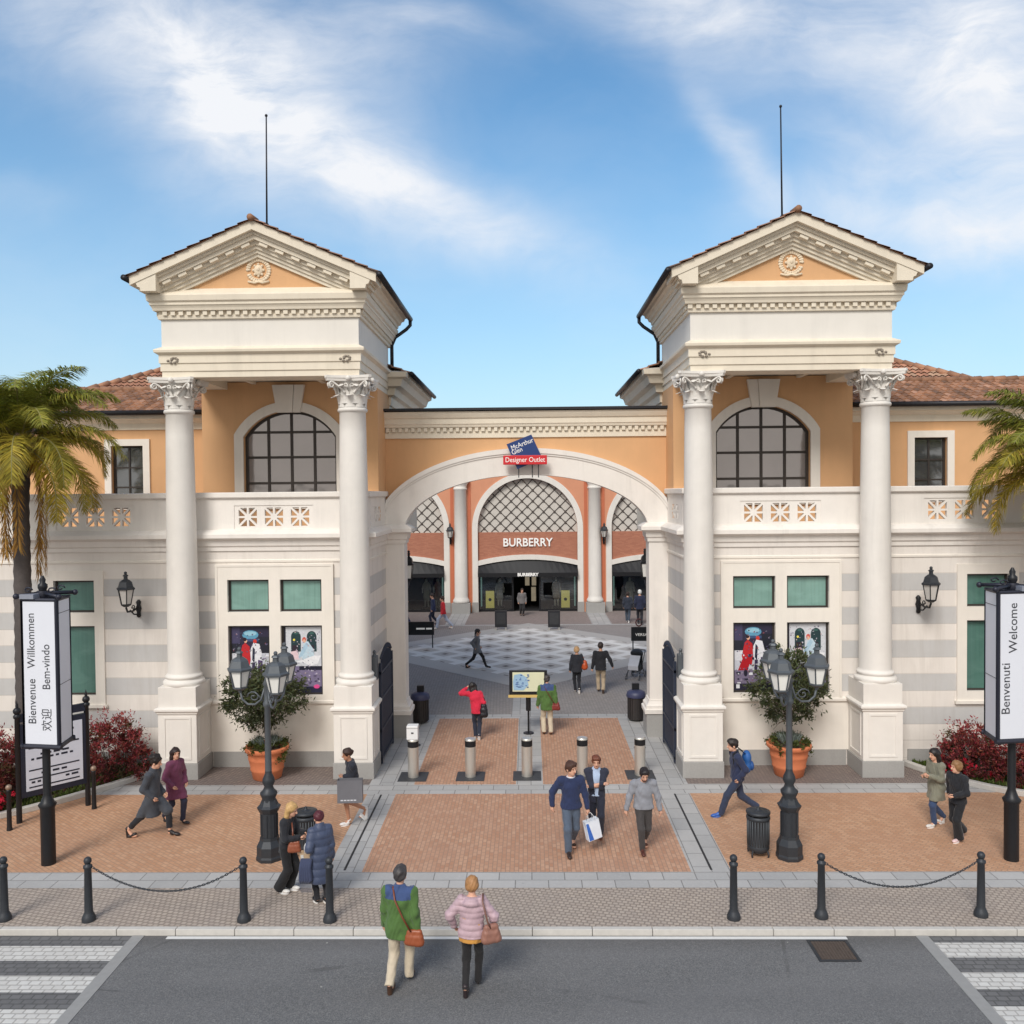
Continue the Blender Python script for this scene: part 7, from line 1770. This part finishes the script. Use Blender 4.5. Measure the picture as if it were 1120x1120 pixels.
# ---------------------------------------------------------------- daylight
SUN_AZ, SUN_EL = R(250), R(42)          # compass-style angle of the sun's place in the XY plane (from +X, counter-clockwise)
sun = bpy.data.lights.new('sun', 'SUN'); sun.energy = 2.5; sun.angle = R(22); sun.color = (1, .965, .915)
so = bpy.data.objects.new('sun', sun); COL.objects.link(so)
sd = Vector((math.cos(SUN_AZ) * math.cos(SUN_EL), math.sin(SUN_AZ) * math.cos(SUN_EL), math.sin(SUN_EL)))
so.rotation_euler = (-sd).to_track_quat('-Z', 'Y').to_euler()
W_ = bpy.data.worlds.new('World'); SC.world = W_; W_.use_nodes = True
class WT(NT):
    def __init__(s, w): s.t = w.node_tree; s.n = s.t.nodes
t = WT(W_); bg = t.n['Background']
sky = t.new('ShaderNodeTexSky', sky_type='NISHITA'); sky.sun_disc = False; sky.sun_elevation = SUN_EL
sky.sun_rotation = R(90) - SUN_AZ; sky.altitude = 50; sky.air_density = 1.0; sky.dust_density = .6; sky.ozone_density = 2.0
d = t.new('ShaderNodeTexCoord').outputs['Generated']
sp = t.new('ShaderNodeSeparateXYZ'); t.link(d, sp.inputs[0])
dy = t.math('MAXIMUM', t.math('ABSOLUTE', sp.outputs[1]), .12)
px = t.math('DIVIDE', sp.outputs[0], dy); pz = t.math('DIVIDE', sp.outputs[2], dy)
cb = t.new('ShaderNodeCombineXYZ'); t.link(px, cb.inputs[0]); t.link(pz, cb.inputs[1]); P = cb.outputs[0]
# warped wisps of high cirrus
wn = t.new('ShaderNodeTexNoise'); wn.inputs['Scale'].default_value = 2.2; wn.inputs['Detail'].default_value = 5; t.link(P, wn.inputs['Vector'])
wv = t.new('ShaderNodeVectorMath', operation='MULTIPLY_ADD'); t.link(wn.outputs['Color'], wv.inputs[0]); wv.inputs[1].default_value = (.22, .22, 0); t.link(P, wv.inputs[2])
PW = wv.outputs[0]
def streak(x0, z0, x1, z1, w, amp, soft=1):
    """soft long cloud from (x0,z0) to (x1,z1) in tangent units of the northern sky"""
    L = math.hypot(x1 - x0, z1 - z0); a = math.atan2(z1 - z0, x1 - x0); cx, cz = (x0 + x1) / 2 + .11, (z0 + z1) / 2 + .11
    q = t.new('ShaderNodeVectorMath', operation='SUBTRACT'); t.link(PW, q.inputs[0]); q.inputs[1].default_value = (cx, cz, 0)
    r = t.new('ShaderNodeVectorRotate', rotation_type='Z_AXIS'); t.link(q.outputs[0], r.inputs['Vector']); r.inputs['Angle'].default_value = -a
    s2 = t.new('ShaderNodeVectorMath', operation='MULTIPLY'); t.link(r.outputs[0], s2.inputs[0]); s2.inputs[1].default_value = (2 / L, 1 / w, 0)
    ln = t.new('ShaderNodeVectorMath', operation='DOT_PRODUCT'); t.link(s2.outputs[0], ln.inputs[0]); t.link(s2.outputs[0], ln.inputs[1])
    return t.math('MULTIPLY', t.math('POWER', 2.718, t.math('MULTIPLY', ln.outputs['Value'], -1)), amp)
def px2(u, v): return (u - 578) / 950, (538 - v) / 950
dens = None
for (u0, v0, u1, v1, w, a) in [(180, 125, 420, 215, .062, .95), (170, 110, 330, 120, .05, .55), (330, 175, 640, 285, .045, .65), (-60, 10, 330, 70, .06, .6), (150, 60, 470, 70, .07, .45), (380, 20, 560, 60, .025, .25),
                               (600, -10, 900, 60, .055, .55), (820, 30, 1170, 100, .09, .62), (1020, 60, 1170, 270, .075, .8), (775, 120, 850, 245, .022, .5), (820, 240, 1010, 205, .026, .42), (940, 240, 1170, 285, .035, .62), (880, 160, 1010, 190, .02, .25), (-60, 180, 120, 215, .02, .16)]:
    e = streak(*px2(u0, v0), *px2(u1, v1), w, a); dens = e if dens is None else t.math('ADD', dens, e)
fine = t.noise(t.mapping(PW, rot=(0, 0, R(38)), scale=(3.2, 9, 1)), 2.0, 8, .62, .6)
fine2 = t.noise(t.mapping(PW, rot=(0, 0, R(-25)), scale=(5, 8, 1)), 1.6, 8, .6, .4)
tex = t.math('ADD', t.math('MULTIPLY', fine, .8), t.math('MULTIPLY', fine2, .8))
dens = t.math('MULTIPLY', dens, t.ramp(tex, [(.42, .22), (.98, 1.15)]))
veil = t.math('MULTIPLY', t.ramp(t.noise(t.mapping(PW, rot=(0, 0, R(20)), scale=(1, 2.2, 1)), 1.3, 6, .6), [(.45, 0), (.8, .22)]), 1)
south = t.math('MULTIPLY', t.math('SUBTRACT', .15, sp.outputs[1], clamp=True), 1.1, clamp=True)      # bright cloud added behind the camera, unseen, as soft front fill light
dens = t.math('ADD', dens, veil, clamp=True)
# the blue itself: physical sky, a touch more saturated and paler at the horizon
hz = t.math('SUBTRACT', 1, t.math('MULTIPLY', t.math('MAXIMUM', sp.outputs[2], 0), 2.2), clamp=True)
skc = t.new('ShaderNodeHueSaturation'); skc.inputs['Saturation'].default_value = SKY_SAT; skc.inputs['Value'].default_value = SKY_VAL; t.link(sky.outputs[0], skc.inputs['Color'])
base = t.mix(t.math('MULTIPLY', t.math('POWER', hz, 1.4), .85), t.mix(1, skc.outputs[0], SKY_GAIN, 'MULTIPLY'), SKY_HAZE)
base = t.mix(.03, base, SKY_CLOUD)
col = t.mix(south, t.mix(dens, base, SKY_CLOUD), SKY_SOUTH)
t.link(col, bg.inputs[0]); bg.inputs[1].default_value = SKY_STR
SC.view_settings.view_transform = 'Standard'; SC.view_settings.look = 'None'; SC.view_settings.exposure = 0
SC.cycles.max_bounces = 6; SC.cycles.diffuse_bounces = 3; SC.cycles.transparent_max_bounces = 8
SC.cycles.use_denoising = True
